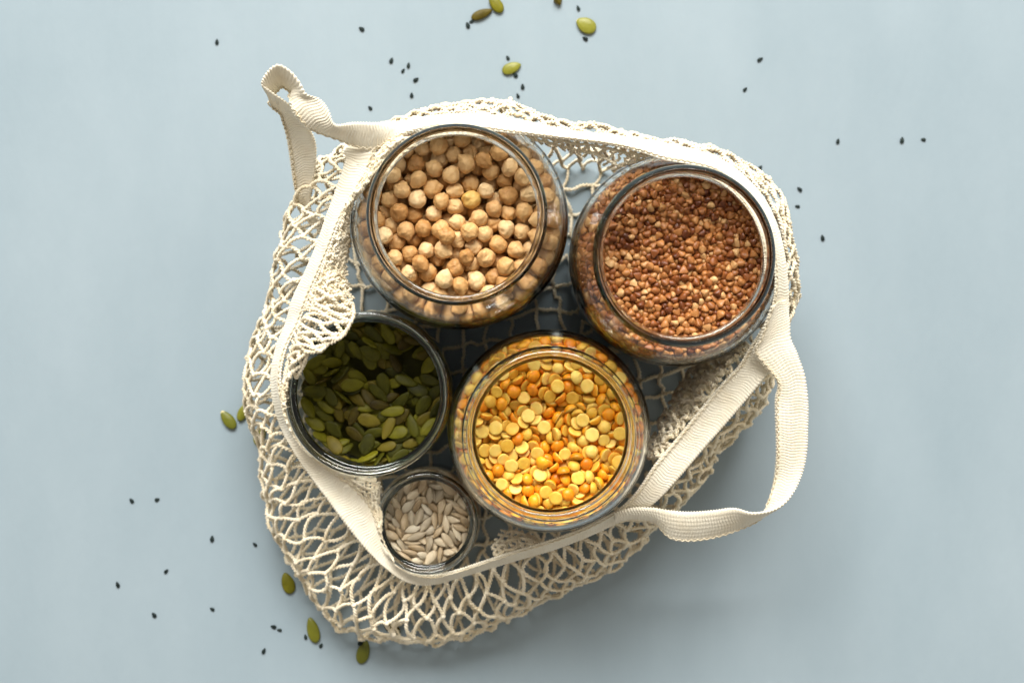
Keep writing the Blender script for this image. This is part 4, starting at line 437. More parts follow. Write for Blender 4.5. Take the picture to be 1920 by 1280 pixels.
2,0,-379,1015,49,7,-10,2,-153,243,1007,45,-75,24,2,-194,-34,1006,65,54,9,1,113,-492,977,-36,20,9,2,-3,74,1019,-40,-19,-32,0,-132,-490,964,-52,23,-22,3,-104,-16,1010,32,-23,-15,1,-502,-87,953,-53,61,-36,3,488,124,984,42,25,-26,0,-52,305,1014,77,-52,-9,0,-92,-381,1005,18,49,-4,2,-140,-21,1016,-49,23,-39,
0,-472,-197,973,-10,-74,6,1,430,-281,954,59,20,-7,1,-15,271,1013,-41,28,57,2,44,-517,916,-32,-46,51,3,500,-102,943,14,-70,-37,3,351,360,979,-64,-37,53,3,177,-127,1014,86,28,-9,1,63,221,1010,25,1,7,3,-92,216,1012,35,34,-60,1,-399,326,936,-82,-3,25,0,-100,498,971,45,-70,44,1,-162,-480,958,-21,-11,-32,
0,-292,429,933,2,-62,3,0,-386,-337,967,48,-54,-14,1,-444,-266,898,44,-48,30,2,-43,517,924,56,-58,-39,1,-309,32,1002,13,-43,-1,1,500,101,952,80,-28,-38,3,170,480,955,-57,11,-46,3,-512,-11,939,59,11,-26,3,243,-108,1009,42,36,-75,0,-5,-339,1027,-70,-20,-39,2,138,305,1010,76,-27,-44,1,-55,-452,1021,44,-2,-71,
2,-229,-44,1018,-24,28,-76,1,-196,-341,1017,25,57,-35,0,-378,133,1018,24,42,-2,0,68,-298,1022,39,-19,6,0,24,-326,1026,30,-31,-16,0,-256,-214,1025,-41,13,-37,0,-189,414,1014,-31,-49,-46,1,-268,25,1016,-3,38,22,2,-338,169,1022,-6,-67,-39,0,285,277,1003,83,-19,31,2,300,169,1025,0,51,-38,1,226,450,980,43,-42,-28,
3,122,-395,1007,-49,43,29,1,-134,-109,1017,-65,31,33,3,-289,308,1021,-46,46,58,0,-408,-23,1016,-34,50,-32,3,253,372,1009,13,35,21,1,171,-62,1012,51,9,28,0,-36,-222,1012,26,-42,-5,0,-149,325,1011,32,-5,-22,1,-242,-149,1008,-2,-38,5,2,-190,-377,1014,-57,-22,-43,1,500,-52,977,50,78,-12,2,265,-171,1011,46,37,26,
1,-210,330,1005,0,-17,89,0,-264,-444,947,40,-31,66,2,361,0,1003,51,-29,31,1,237,-212,1009,68,-5,56,3,161,474,988,76,-39,-22,2,179,-484,941,26,21,43,3,6,-307,1007,64,64,12,2,-318,409,915,-61,29,6,1,-22,16,1017,29,14,47,3,-350,-378,899,5,-87,30,3,468,-181,982,2,-40,-33,3,139,220,1006,-3,-65,-47,
2,-77,-44,1015,10,0,84,0,-33,-516,883,40,-29,-16,1,508,-70,944,-3,77,8,3,-351,376,924,-55,-3,-17,0,-372,-362,887,-10,-22,20,2,-519,17,891,-48,58,46,0,-514,-80,864,44,61,-44,1,-513,64,891,-22,8,71,3,-493,-155,867,14,-9,3,0,-479,61,995,81,-26,12,0,358,184,1014,-54,43,-32,1,224,-396,1004,85,-11,27,
0,105,-92,1010,-62,-28,26,0,-82,53,1018,-15,39,69,1,-46,-396,1007,-2,51,10,2,-222,-168,1020,16,-59,-2,2,-429,51,1004,-37,-46,-68,0,487,51,995,51,-24,9,1,-271,332,1020,1,-91,20,0,-220,-315,1008,86,-22,10,3,225,-245,1015,80,-3,-19,2,-345,-300,1015,-38,-72,10,2,-452,-162,1012,74,-29,11,0,1,-458,1013,-9,-5,38,
0,-266,49,1025,-48,-65,33,3,-402,-52,1007,-27,-68,6,0,-492,115,981,-43,10,-27,3,298,255,1000,-10,-79,-14,0,201,467,986,32,-57,-51,3,82,-271,1015,9,-76,39,1,89,-452,1009,-79,-9,8,0,40,-512,956,-70,7,-45,1,-115,243,1005,3,-50,-65,3,-223,278,1013,-53,54,-9,1,-442,141,992,-36,28,18,1,413,20,1006,64,-25,4,
1,370,279,1014,-55,29,-6,0,257,-54,1023,41,-68,49,2,143,149,1004,-27,-87,-5,3,4,424,1009,-36,-55,16,1,40,-50,1016,-28,66,-38,3,-51,-193,1010,12,34,4,2,-239,18,1012,12,50,36,1,-445,216,990,-37,-20,27,1,184,12,1005,-48,26,27,1,141,-310,1001,-39,-75,-23,1,-61,-254,1008,54,-37,22,1,-315,63,997,71,0,14,
0,399,323,968,36,10,46,2,233,164,1016,-72,-23,-8,2,69,188,1011,24,44,-51,1,72,350,1000,59,35,-50,1,68,-242,1008,47,-6,-7,3,379,343,958,70,-1,49,1,239,-75,1011,4,-46,37,3,191,199,1011,54,-18,56,1,68,98,1010,-58,9,-71,1,-431,287,896,23,-87,-26,0,-418,308,927,-5,-24,-73,3,-517,-10,910,-2,-28,-48,
1,-196,-479,912,59,30,2,2,-456,-250,860,62,-49,-42,3,-46,30,993,71,-15,43,3,-336,-393,861,-6,-71,1,1,-244,-451,864,-7,61,38,0,-282,-174,1030,-1,74,-9,1,485,-37,1003,-39,81,7,0,361,-225,1012,56,-13,4,0,101,-229,1015,-30,26,-26,2,-19,-185,1014,32,-22,85,0,-63,-363,1022,-1,-72,13,0,428,-204,1010,36,38,-13,
0,241,-183,1018,-49,29,24,0,-79,346,1019,-27,-32,-19,0,-45,-471,993,-38,30,-7,2,-150,145,1022,-28,-52,-36,2,-254,135,1009,35,-74,38,0,-281,-50,1024,-13,63,-48,2,-448,-102,1006,64,25,-37,3,364,220,1027,52,-63,-36,3,81,254,1003,42,-7,65,1,-84,-350,1008,49,39,-28,0,-219,303,999,60,12,23,0,-189,-309,1014,-71,32,8,
3,378,108,1015,-50,0,50,3,266,-432,953,28,-67,-45,3,101,-203,1014,-63,32,-59,3,-325,319,1016,-28,-70,24,1,-425,179,1010,-47,-52,-18,1,279,428,969,-41,-64,-26,3,234,-145,1013,-28,-24,-16,2,-18,181,1014,-43,20,-1,3,-88,454,998,64,-36,2,0,-87,-75,1016,58,-36,-50,3,-75,-432,1017,15,-14,25,1,-217,156,1015,-14,82,22,
2,508,-33,961,0,-24,-26,2,357,-259,1006,-63,-8,2,1,204,-149,1011,18,67,43,2,-101,-325,997,-4,62,-50,1,-222,457,955,66,-27,10,1,-280,-118,1001,-63,-37,-4,2,-330,-292,990,28,78,44,3,459,221,968,-21,72,-5,3,225,228,1006,-41,-51,53,1,236,52,1008,-38,-78,-28,1,257,-448,925,43,4,-34,2,162,-287,1003,-2,44,23,
2,-15,509,958,56,-46,28,1,-191,2,995,87,11,17,1,-483,185,904,-5,-26,47,3,-245,-451,925,25,-67,13,3,164,-22,1006,-55,28,-44,3,-7,-501,939,4,-66,-31,2,335,-397,919,-19,46,-5,2,202,-474,926,-39,37,23,2,-287,-424,950,-65,27,-30,3,-93,-505,923,-62,8,-57,1,-128,490,961,29,-27,-11,0,-287,-434,889,50,-13,-72,
2,-466,-229,881,9,-27,-44,3,-312,-412,887,13,-30,80,0,-422,-303,911,-18,-70,1,3,126,-26,992,-78,-10,-35,2,-421,-305,860,22,52,-44,1,-372,-353,851,27,44,51,1,-429,-281,834,17,58,33,2,-520,-9,845,-28,-65,-13,0,-166,-165,1021,34,-13,15,0,45,380,1018,27,-29,-9,2,10,464,1011,-66,1,-33,2,366,162,1028,-47,-64,-36,
1,-287,-254,1017,-1,-28,60,2,450,149,1019,-42,2,-51,0,17,138,1016,-40,-53,-45,1,435,-167,1013,64,-15,16,0,374,138,1014,23,47,47,0,-122,-305,1014,80,-23,35,2,-165,-307,1002,41,26,-6,3,216,368,1000,-41,38,-17,1,221,-352,1009,-33,-67,43,1,118,415,997,7,-6,23,0,164,97,1024,71,-46,40,2,144,-132,1017,-41,63,41,
1,2,296,1012,-28,-13,67,2,-228,-196,1017,-59,46,-42,2,-333,283,1014,61,-12,15,0,459,-233,961,-40,45,-7,3,388,-154,1002,-76,-3,-27,0,-146,56,1006,55,-47,26,2,-245,200,1019,-58,4,56,3,-374,279,1003,2,-77,51,3,-452,103,996,58,-11,-27,1,247,-26,1013,12,8,-41,1,175,-92,1018,8,-51,-36,0,124,-154,1009,24,81,33,
0,66,68,1017,40,3,18,1,-98,302,1011,-15,76,-19,2,-181,481,926,39,21,-20,1,-248,-121,1009,-36,75,-4,3,-288,414,965,15,21,-28,1,-330,-18,1006,-22,-76,-22,2,-455,215,953,30,34,39,2,376,330,984,-36,-71,14,1,271,50,1008,-76,-17,1,0,163,412,994,66,25,-26,2,31,309,1002,-19,-51,17,0,-83,-179,1014,10,-28,86,
3,-117,-273,1010,34,-61,20,3,-249,305,1007,-68,-6,-29,3,-326,-210,1002,5,-44,-3,3,179,148,1008,0,-67,29,2,112,-309,1004,72,-11,27,0,-70,289,1005,-50,-28,55,0,-70,-13,1017,77,15,51,3,-113,-422,1003,-37,-72,-44,2,-130,40,1018,-37,-48,-47,3,-142,-173,1015,-53,-48,-17,1,-213,210,1010,-35,28,-2,3,-408,-81,998,7,3,71,
2,507,68,949,68,-40,0,0,110,10,1010,-10,92,0,2,22,-513,933,-18,-52,-47,1,-54,-506,926,82,9,5,0,-92,-424,988,-1,9,53,1,-336,349,1003,-30,-25,7,2,390,-340,926,-54,-7,-50,0,300,-214,1000,-10,54,73,1,59,-16,1014,67,-55,-11,0,-171,-484,907,-62,-3,3,0,315,398,972,39,11,-54,1,268,-133,1013,-60,-38,-25,
1,137,487,970,34,10,-43,0,117,-506,921,71,-7,-15,0,-475,-206,881,24,-14,72,2,-306,-6,990,-52,71,1,1,-19,39,992,54,-51,-41,3,-77,502,950,69,15,-2,0,-328,-398,907,-50,20,-21,3,-496,-145,905,-50,36,60,3,357,-318,969,-10,-44,79,3,98,500,939,66,32,-31,3,-453,-237,911,57,32,40,1,-398,-332,867,-25,-7,79,
2,-504,-122,883,-52,-21,13,3,-112,-499,854,-3,51,49,2,-240,-460,834,65,-33,27,0,-512,89,882,-55,-65,28,1,-504,-120,840,22,11,-56,2,-465,-230,832,52,-53,-45,0,-407,63,1021,-21,-34,-80,2,-73,-388,1022,17,-68,59,0,-256,400,997,-61,13,40,0,254,24,1007,-55,33,-49,2,-163,432,1002,-59,44,-48,0,462,-212,971,31,-41,-6,
0,317,199,1020,-28,35,32,0,151,277,999,-27,-28,-50,1,56,288,1015,-1,64,41,0,72,-370,1008,-23,40,-65,3,-281,-286,1013,26,-33,-7,2,-361,214,1016,46,-80,-22,2,-396,-233,1010,-33,0,24,0,235,-416,989,-7,-60,3,1,198,299,1003,-4,-41,-81,1,92,207,1022,28,-72,-32,0,103,-166,1018,-54,-27,-16,2,61,427,1008,-72,41,-32,
0,-66,-281,1011,-46,42,-43,2,-88,-454,1015,-38,-52,-20,0,-197,-200,1015,75,5,34,2,-226,-420,1007,47,11,47,2,-337,-137,1017,-18,21,-82,1,-332,-184,1014,48,65,26,0,-434,27,990,-24,-48,-22,1,299,323,1013,-11,10,16,0,221,421,1005,-40,38,-34,1,45,-303,1012,53,40,29,0,-83,422,989,-59,29,48,2,-79,-318,1016,-22,-39,26,
2,-138,220,1015,-66,13,-48,3,466,52,1019,-17,-73,26,2,389,-268,1002,31,43,-43,0,289,-119,1006,81,8,-16,0,115,462,983,-35,-39,-62,2,59,40,1016,26,-17,-49,1,73,-395,1004,-77,-22,-19,0,-249,335,1008,53,1,-33,0,-323,124,1011,-81,21,-30,1,-310,-129,1018,6,-64,-32,3,-327,-261,994,44,14,-42,2,472,-197,947,-43,9,54,
2,381,-101,1011,-63,-15,8,3,344,-318,994,-28,61,31,2,280,-375,1013,-8,37,23,2,164,246,1008,44,41,37,1,155,-337,1011,41,-54,-18,2,100,227,1007,-49,-39,44,2,97,-364,1002,-33,52,41,3,10,237,1011,-33,-48,20,2,-199,295,1011,74,-10,-5,0,-275,224,1005,54,37,9,2,-286,77,1004,63,-34,15,3,-425,250,974,33,-15,17,
2,-455,-72,1012,14,61,-18,3,482,-167,951,47,52,54,3,286,192,1010,7,-37,24,2,195,-45,1009,-2,-14,-14,3,199,-266,1004,61,28,40,3,157,178,1017,-35,-49,-7,0,96,-17,1013,57,-5,-22,2,145,-169,1019,34,-34,-22,1,55,509,952,-63,60,34,3,-18,394,1004,-62,-35,23,1,-54,-63,1022,3,32,30,0,-11,-89,1013,53,-40,54,
1,-103,174,1017,26,-47,12,0,-217,-1,1009,-29,73,-45,0,-301,209,995,35,15,-31,0,430,9,989,-9,6,-35,3,376,66,1000,5,-4,57,3,336,378,959,25,-38,36,0,88,435,992,-38,29,0,0,40,-167,1010,50,20,49,0,2,326,998,-15,54,47,0,-58,-303,998,-50,18,-33,0,-156,496,908,-70,41,13,0,-201,473,943,29,-57,39,
2,-239,43,1010,-31,-49,49,1,292,-427,922,22,-15,7,0,222,464,953,-39,-78,-11,3,135,-361,997,-18,-78,-11,2,-11,122,1016,76,18,47,1,-110,-354,998,-38,3,5,2,-121,500,930,9,31,36,3,-206,-53,989,-46,-63,-47,3,-226,-389,996,-17,31,-10,3,-339,199,999,-44,-4,22,0,-518,36,905,30,-11,-9,3,139,496,939,-34,7,61,
3,172,-360,989,92,-16,-2,2,125,86,1000,-16,-45,37,2,59,-509,895,46,-36,-25,3,-180,258,985,-36,-19,-12,2,-121,199,1004,59,23,-18,3,-146,-69,997,-12,37,21,2,-157,-124,1010,-58,15,-25,2,8,211,992,22,37,-36,3,-97,508,922,-14,-1,18,3,-198,362,994,-2,34,-20,3,-246,451,932,-4,15,38,3,349,-375,936,54,49,-4,
3,285,-193,979,-72,18,-30,0,173,-487,895,-63,18,-38,2,-72,320,1008,22,48,51,0,-135,-497,911,-51,-45,-42,3,-317,95,1002,64,-1,-48,2,1,-192,989,-33,-14,37,1,-453,241,893,20,41,18,0,-7,-143,986,62,14,-12,1,-51,-503,958,65,-20,39,0,-87,-512,885,62,-42,51,2,-204,-477,832,-58,-40,39,0,-454,253,855,-56,6,-1,
3,-476,201,861,-50,-62,2,1,-473,-211,851,16,-36,55,1,-511,-83,834,-53,56,49,2,-63,188,985,-64,-17,29,3,-55,-515,860,18,-71,9,1,-392,-338,895,4,-45,-21,3,-315,-403,834,7,67,35,1,-491,166,873,58,51,-53,0,-487,-180,869,-34,18,82,2,-480,-186,835,60,9,70,3,-517,22,841,-21,5,62,0,-175,255,1019,27,35,-41,
0,-208,-397,1033,9,-47,25,0,116,431,1016,15,-49,45,1,-143,268,1018,18,50,-16,2,-356,-159,1024,34,26,-65,2,-464,-31,1004,9,-50,61,0,227,291,1015,24,57,58,2,249,-342,1020,-2,-28,11,2,-39,-425,1017,-5,-71,21,3,-105,377,1023,-39,-4,10,1,402,134,1012,-58,-17,-13,0,393,-50,1018,13,-48,-59,2,271,307,1015,59,-21,20,
0,279,99,1028,78,1,7,0,43,-104,1016,45,33,12,2,-218,98,1015,58,-1,31,2,-164,-438,1003,35,36,-43,0,-394,229,1021,-29,-67,-8,2,426,135,1003,13,43,-67,3,428,-41,999,-18,-43,51,2,356,251,1012,-71,-22,-57,2,338,216,1005,86,-21,-20,1,305,-92,1011,8,-90,-26,1,135,445,999,57,-36,-27,2,42,-416,1011,-17,-62,-28,
1,67,-476,1009,0,29,-2,2,-55,456,1012,18,-45,11,0,-34,331,1016,89,-4,-10,1,-27,-445,1003,-61,25,54,1,-103,348,1008,12,64,40,0,-109,-50,1016,-4,-37,72,0,-239,249,1024,-33,-63,23,3,-327,251,1023,-12,54,-62,3,-385,159,1005,65,-10,-6,3,-437,-43,1004,-37,-40,60,2,410,-251,986,-8,-73,-5,3,363,-68,1002,-64,27,43,
3,276,231,1008,-64,33,-38,0,282,22,1025,24,15,10,2,327,-119,1017,-64,4,17,0,206,-411,991,-49,19,-72,0,152,-445,1010,-10,-83,10,2,-273,280,1012,-74,10,49,2,-276,-18,1015,-35,14,10,2,258,-237,1005,52,-33,21,1,210,-189,1013,11,0,-3,3,110,380,998,15,-57,0,1,122,281,1001,67,18,-39,0,74,-103,1001,11,43,-24,
2,127,-280,1001,42,74,31,0,25,390,1003,12,76,-51,2,-117,466,989,-61,-51,-17,2,-120,-74,1017,-5,11,-6,0,-195,433,994,-70,-27,42,2,-166,350,1011,-34,-1,14,0,-204,-89,1021,73,19,-46,0,-141,-375,1003,35,-51,35,3,-297,-366,986,29,3,70,2,-305,238,1007,-43,-31,-1,1,-387,117,995,-84,9,-22,2,-416,-105,1018,19,38,-8,
1,434,274,945,-48,15,8,2,393,243,1014,-22,-38,-46,1,224,314,1000,-22,-20,44,0,259,205,1006,-57,-18,12,2,228,-462,930,31,15,67,0,165,443,993,-44,72,17,3,176,367,997,-28,-60,32,1,83,-160,997,-90,-23,-2,0,68,-211,1011,52,-17,-33,3,-7,-344,1002,30,45,77,3,-132,88,1018,-12,11,-35,0,-183,-145,1005,-6,-56,-43,
0,-197,101,1006,26,-56,24,1,-309,267,998,19,9,22,0,-301,-103,1004,-13,47,-1,3,-364,-209,995,-28,34,4,3,514,51,924,-43,-13,-33,0,491,-79,980,21,-48,-63,0,369,-360,924,-33,4,24,1,371,-39,999,63,50,-42,3,252,445,960,23,-59,-61,1,307,290,999,41,-65,-23,3,-17,-479,988,32,-80,29,3,-78,343,986,38,-77,9,
2,-118,-37,993,-16,-22,10,2,-176,-180,994,38,35,59,1,-209,-288,1000,37,-53,-44,2,-250,259,1004,54,-4,-11,1,-344,-324,995,44,23,-13,3,-380,43,1000,29,2,25,1,457,-243,930,4,12,15,3,322,-264,1000,-56,20,-52,3,160,-453,985,-1,47,74,0,74,-461,987,44,-3,63,2,-30,243,1009,-63,22,-7,1,-240,459,899,-25,-33,-80,
2,-401,187,990,92,-4,-14,1,-502,-105,904,-53,28,-45,1,409,-177,1001,66,38,54,0,277,-266,971,-57,-18,-15,3,215,128,1006,-38,-41,28,3,-54,175,1013,6,-47,-27,1,-134,4,1008,36,9,33,1,-227,116,991,13,45,1,0,-165,52,986,35,-54,-8,2,-211,-143,1001,-25,-57,17,1,-219,-180,991,88,25,1,2,-241,-252,992,48,13,42,
3,-361,-111,997,-67,-18,-39,3,-457,124,965,-40,45,-20,0,452,199,996,51,-9,5,1,413,-311,923,59,26,-17,3,390,-4,996,-91,16,-6,1,147,-491,915,19,-71,-56,0,-66,107,1013,-24,66,52,3,-78,8,992,-65,7,26,1,-153,81,987,-62,-29,32,0,-151,-8,988,-65,5,-31,1,-141,-223,983,11,63,35,3,-290,175,996,-18,-52,-49,
2,-227,-465,901,78,27,-18,3,17,107,997,39,-1,5,3,16,-160,994,-16,-15,-43,1,-157,-158,989,36,18,-5,3,257,170,1001,-68,-41,35,0,125,200,988,-1,-10,-51,3,162,194,986,45,-41,26,1,-177,366,970,-5,-63,6,1,-190,77,986,64,-7,-20,1,25,-517,871,60,52,-8,1,-162,-246,981,-40,-50,-27,1,-130,-501,881,74,-30,5,
2,-273,-436,861,-59,-30,-27,2,-279,-437,832,53,31,-1,2,-505,120,876,-34,-57,-24,0,-507,93,835,15,23,20,3,-512,72,852,-47,-9,5,1,41,86,990,-64,4,17,0,2,341,978,2,26,47,2,-98,-153,986,-10,65,-32,0,-162,-494,882,-2,-17,38,2,-282,435,883,-9,-36,20,2,-217,-471,877,15,-9,30,1,-295,419,862,53,29,5,
3,-368,363,889,-81,26,16,0,-300,-424,849,64,62,-24,1,-443,258,913,82,-45,-7,1,-517,-44,850,49,-68,-27,2,-485,186,836,-12,-3,51,1,-499,138,839,-3,-14,-3,0,-505,111,850,43,-55,60,0,-71,427,1013,64,-22,-37,2,-391,-5,1001,-65,31,-10,0,-456,-131,1005,-62,-53,3,2,413,101,1010,24,55,-6,0,456,-31,1015,-44,-19,34,
2,317,-165,1021,39,22,-22,0,316,-290,1018,-51,-3,-56,0,194,-369,1012,33,-47,-11,0,54,468,1004,38,14,1,3,35,446,1008,74,-6,15,2,62,-437,1008,-60,-31,-2,0,-78,403,1015,-27,31,-57,1,-259,-309,1009,-63,-45,3,0,387,46,1014,-25,-9,-30,2,194,467,965,-16,-16,30,0,182,-20,1024,-32,-32,58,0,-143,-255,1017,-32,-6,31,
2,-280,201,1009,-61,55,4,0,-405,33,1015,-49,61,41,1,-473,32,992,-36,-22,-48,0,428,-234,968,71,-26,-40,1,387,203,1013,-30,-39,-56,0,359,-163,1005,29,40,-15,0,285,359,1012,-31,-6,29,3,254,291,999,-73,22,-18,2,234,-295,1002,-51,-32,-3,2,79,-317,1005,37,-52,34,0,15,50,1013,-26,30,2,2,-48,-127,1020,-3,46,16,
2,-113,434,994,-77,-5,37,2,-150,125,999,-28,41,42,1,-155,-405,1007,-18,-37,21,2,-281,388,987,-34,-77,3,2,-250,-182,1002,71,21,1,1,-403,19,990,17,-43,-55,1,420,179,1007,70,14,-52,2,419,-6,1009,-43,9,61,1,464,-76,998,-31,48,-44,3,417,-220,993,-20,47,3,0,276,-253,990,-57,-69,-11,1,143,-421,994,-63,-5,33,
0,63,322,1001,-48,-44,7,3,14,-424,998,-32,-52,60,0,-90,-406,1008,14,73,-11,1,-132,415,989,-57,25,26,0,-118,370,991,-47,-25,5,2,-239,420,989,34,9,-70,2,-202,184,1016,41,69,49,0,-261,-44,1004,45,49,-29,0,-310,148,1009,7,80,20,3,-301,-188,1007,23,-8,-38,2,-304,-283,999,49,14,-6,3,-385,78,1001,43,49,29,
2,-355,-11,1003,68,-45,35,1,-418,99,1005,-76,-50,18,0,510,30,952,3,-58,31,0,442,90,1000,19,-28,6,1,462,-98,974,90,0,-11,3,346,303,993,-43,-9,77,1,331,-69,1010,-53,-11,-4,1,281,-345,1012,-48,-37,7,0,168,308,1002,8,47,38,3,200,235,1018,40,24,76,1,61,448,984,-71,59,1,3,40,352,1008,16,48,-45,
2,38,255,999,15,-44,-21,2,49,-361,997,75,22,53,2,-23,-324,1011,1,32,-5,0,-113,-242,1008,78,-31,40,2,-160,39,1018,27,14,57,2,-176,-277,1003,-21,53,14,0,-426,-7,989,-36,9,-56,2,-463,-51,988,-51,-15,15,3,453,122,996,53,50,-58,0,357,41,1009,2,72,-59,2,307,216,1002,73,3,-19,1,310,141,1011,-79,-20,20,
3,294,-287,996,-36,30,-37,2,241,79,1013,-60,25,-49,3,175,-207,996,-7,-93,1,2,148,-102,1010,-68,23,36,1,-16,-241,1013,4,-67,-10,0,0,-275,1005,-23,19,-75,0,-62,237,1004,54,-53,-30,3,-78,-140,1003,16,-50,-41,3,-156,371,998,5,-77,31,2,-200,267,1007,7,-42,29,1,-318,-337,994,-17,-47,47,1,-352,-42,1000,-93,2,14,
1,-382,-298,982,-8,-51,-5,3,-451,2,1002,26,-69,43,0,-426,-194,985,-41,-15,-60,0,333,192,994,57,46,-35,2,336,35,996,8,49,0,3,322,-202,1006,1,-42,67,2,198,260,1002,-6,34,-21,2,232,-327,997,53,-20,2,3,129,-108,992,-18,59,-5,1,150,-262,1010,35,40,13,3,110,-428,997,-51,11,17,2,3,22,1006,66,-66,1,
0,31,-56,993,2,-22,-9,2,15,-251,1017,22,-52,37,0,79,-429,994,55,13,-29,1,-51,-335,1005,-68,39,-27,0,-76,400,970,-64,36,25,1,-118,-94,994,-45,0,-33,3,-153,485,939,-29,-20,44,1,-329,233,998,-50,-34,-47,2,-352,33,997,-33,-52,-31,1,-342,-79,1003,-55,2,23,0,-355,-142,996,-3,62,16,2,-501,37,957,-55,11,41,
2,506,113,931,-5,16,35,2,498,-127,928,-7,-41,-16,3,379,-232,994,-12,-41,78,2,327,-4,998,24,-56,-17,1,149,294,978,54,-24,-26,2,167,115,1008,34,-27,-32,0,146,-393,994,-5,-56,-20,3,44,380,983,-34,25,41,3,-24,305,1001,-56,42,-22,0,-8,-212,1004,-4,-90,1,1,41,-467,993,-53,37,-17,2,-122,-153,1001,-37,-56,-56,
1,-148,301,1003,-63,-14,-10,2,-174,-215,991,-1,-59,-50,1,-185,-300,976,61,57,-41,3,-113,-431,969,-62,33,-39,0,-230,182,1004,-5,-45,11,0,-329,7,1005,71,-42,16,0,-352,330,984,-48,1,-64,3,-429,-228,969,-18,-25,-39,1,364,365,937,-9,-15,-74,2,355,123,1000,38,39,11,0,396,-70,996,-56,64,-12,3,282,278,972,14,70,-47,
1,297,112,1007,-12,33,-15,1,266,-201,1004,61,4,8,0,210,167,1007,29,-21,41,1,225,-49,1016,28,13,-49,3,194,-236,982,-67,11,-26,1,190,-335,1000,-1,-53,-22,1,128,113,990,59,-17,18,2,192,-92,992,21,-39,-35,2,30,416,992,-40,-45,66,0,3,-29,995,-2,-23,44,3,-26,477,968,-44,52,16,2,-17,-167,988,-40,-48,-5,
3,-94,101,996,-37,2,-35,2,-133,-257,988,49,-77,7,3,-291,107,984,-9,-39,-17,0,-219,-112,1006,-22,34,20,1,-256,-359,988,-64,-20,66,2,512,-85,919,-41,-7,-39,1,328,141,986,36,-6,6,0,242,-460,902,-43,65,-26,3,93,147,1003,-26,-29,26,0,130,-67,1002,2,-53,-51,3,76,-133,991,63,-16,18,3,85,-475,964,-43,-63,42,
3,9,390,981,-26,30,52,2,11,-342,978,-14,25,84,0,34,-486,971,-7,-23,3,3,-121,315,988,-10,-94,3,1,-41,-462,969,9,22,40,3,-203,469,902,-26,45,-48,2,-137,-464,962,-36,41,9,1,-219,241,1001,-54,9,-47,0,-493,62,946,-44,5,-8,3,-478,-5,991,-9,4,91,1,516,8,940,-1,11,-28,3,434,40,974,-38,-4,-23,
1,353,97,998,-27,-62,-9,3,306,350,986,50,-59,-5,0,310,-183,980,-20,-89,1,2,235,146,991,47,-41,3,1,160,-229,982,-55,26,0,1,94,-440,971,-18,-19,58,3,41,510,914,-9,-73,55,2,75,510,929,67,7,35,3,1,-58,995,71,13,26,2,47,-112,988,-61,-16,28,1,60,-186,996,26,51,-17,0,26,-283,1005,-8,6,-5,
3,78,-346,982,44,-4,23,3,-48,286,984,42,-47,-53,1,-56,141,1001,7,-52,58,0,-27,67,994,-31,-18,-7,3,-94,195,987,-58,21,8,1,-124,53,991,34,-51,-11,1,-77,-290,981,30,53,10,1,-180,485,892,-71,-27,25,0,-194,148,995,83,-11,11,3,-346,265,992,-82,23,-7,2,-500,141,888,37,22,-70,0,500,135,937,-20,71,-13,
0,287,-2,979,65,-27,40,0,102,-2,988,-51,35,2,3,80,-68,996,-30,-52,-57,0,123,-302,975,-42,-59,46,1,92,-509,911,-12,19,-72,1,32,-20,995,-41,-6,38,1,60,-287,993,35,-26,-25,0,-78,-119,988,14,-72,33,2,-173,-55,986,72,-16,42,2,-223,463,927,22,-47,47,0,-322,161,973,-42,-67,-46,1,-409,308,894,-2,42,-26,
0,-463,227,869,33,-44,64,1,-440,-274,871,3,-36,-33,3,333,-56,978,47,-42,24,2,242,453,935,56,-15,-7,0,136,-375,973,-5,-13,76,2,107,-508,882,-33,-55,52,1,46,-262,1012,-36,-10,-23,2,-72,123,990,43,-15,59,0,-70,514,929,23,-34,-45,1,-101,-258,982,-51,-41,-33,3,-206,223,980,-58,-38,34,3,-186,-108,1011,3,51,61,
3,-310,192,975,0,67,36,0,-271,-345,965,-54,-48,33,0,-271,440,855,15,-43,37,1,-389,333,898,54,9,23,1,316,-393,948,-46,-20,48,0,197,312,972,19,-57,15,2,161,156,984,-57,-39,41,2,193,-162,983,-16,66,-28,0,112,-80,987,-72,-24,-44,3,15,-259,984,18,79,-43,0,-71,-262,981,48,-52,27,3,-196,-86,987,55,-47,-42,
0,-145,-497,856,-69,34,-27,3,-302,138,978,13,-64,6,1,-388,304,915,43,-34,21,3,-408,318,860,-58,-48,-10,0,-355,-373,831,-46,42,-4,2,-418,308,837,4,-19,-21,0,-520,-13,874,-46,-74,31,2,-390,-336,832,-46,43,-16,0,403,-280,832,-67,-41,46,3,243,-2,986,-34,55,-17,1,84,119,989,-49,-47,-28,2,174,-113,985,19,72,-46,
0,117,-272,978,38,-50,20,3,4,257,984,-62,-30,38,0,71,28,989,-61,-35,40,3,108,-359,979,-8,30,-64,3,-53,316,979,69,-10,45,2,-50,-104,988,17,62,29,1,-29,-203,987,-74,-16,-45,2,-136,500,900,-25,-58,4,3,-89,314,979,-65,-35,-44,0,-129,28,987,-39,47,-12,3,-238,-52,986,54,25,1,3,-227,-363,969,-15,68,46,
1,-188,-477,883,-45,7,-18,1,-287,12,981,8,-65,4,0,-302,-50,977,63,6,-13,3,-255,-440,899,-25,6,-11,3,-447,160,965,49,-66,-42,3,-436,268,876,23,26,33,0,-494,163,844,-51,-59,10,0,-505,-105,861,70,32,44,0,-498,-149,835,28,-47,47,0,-242,118,1021,-10,-28,-39,0,-282,-359,1018,61,36,-20,2,-400,-168,1016,-33,-1,17,
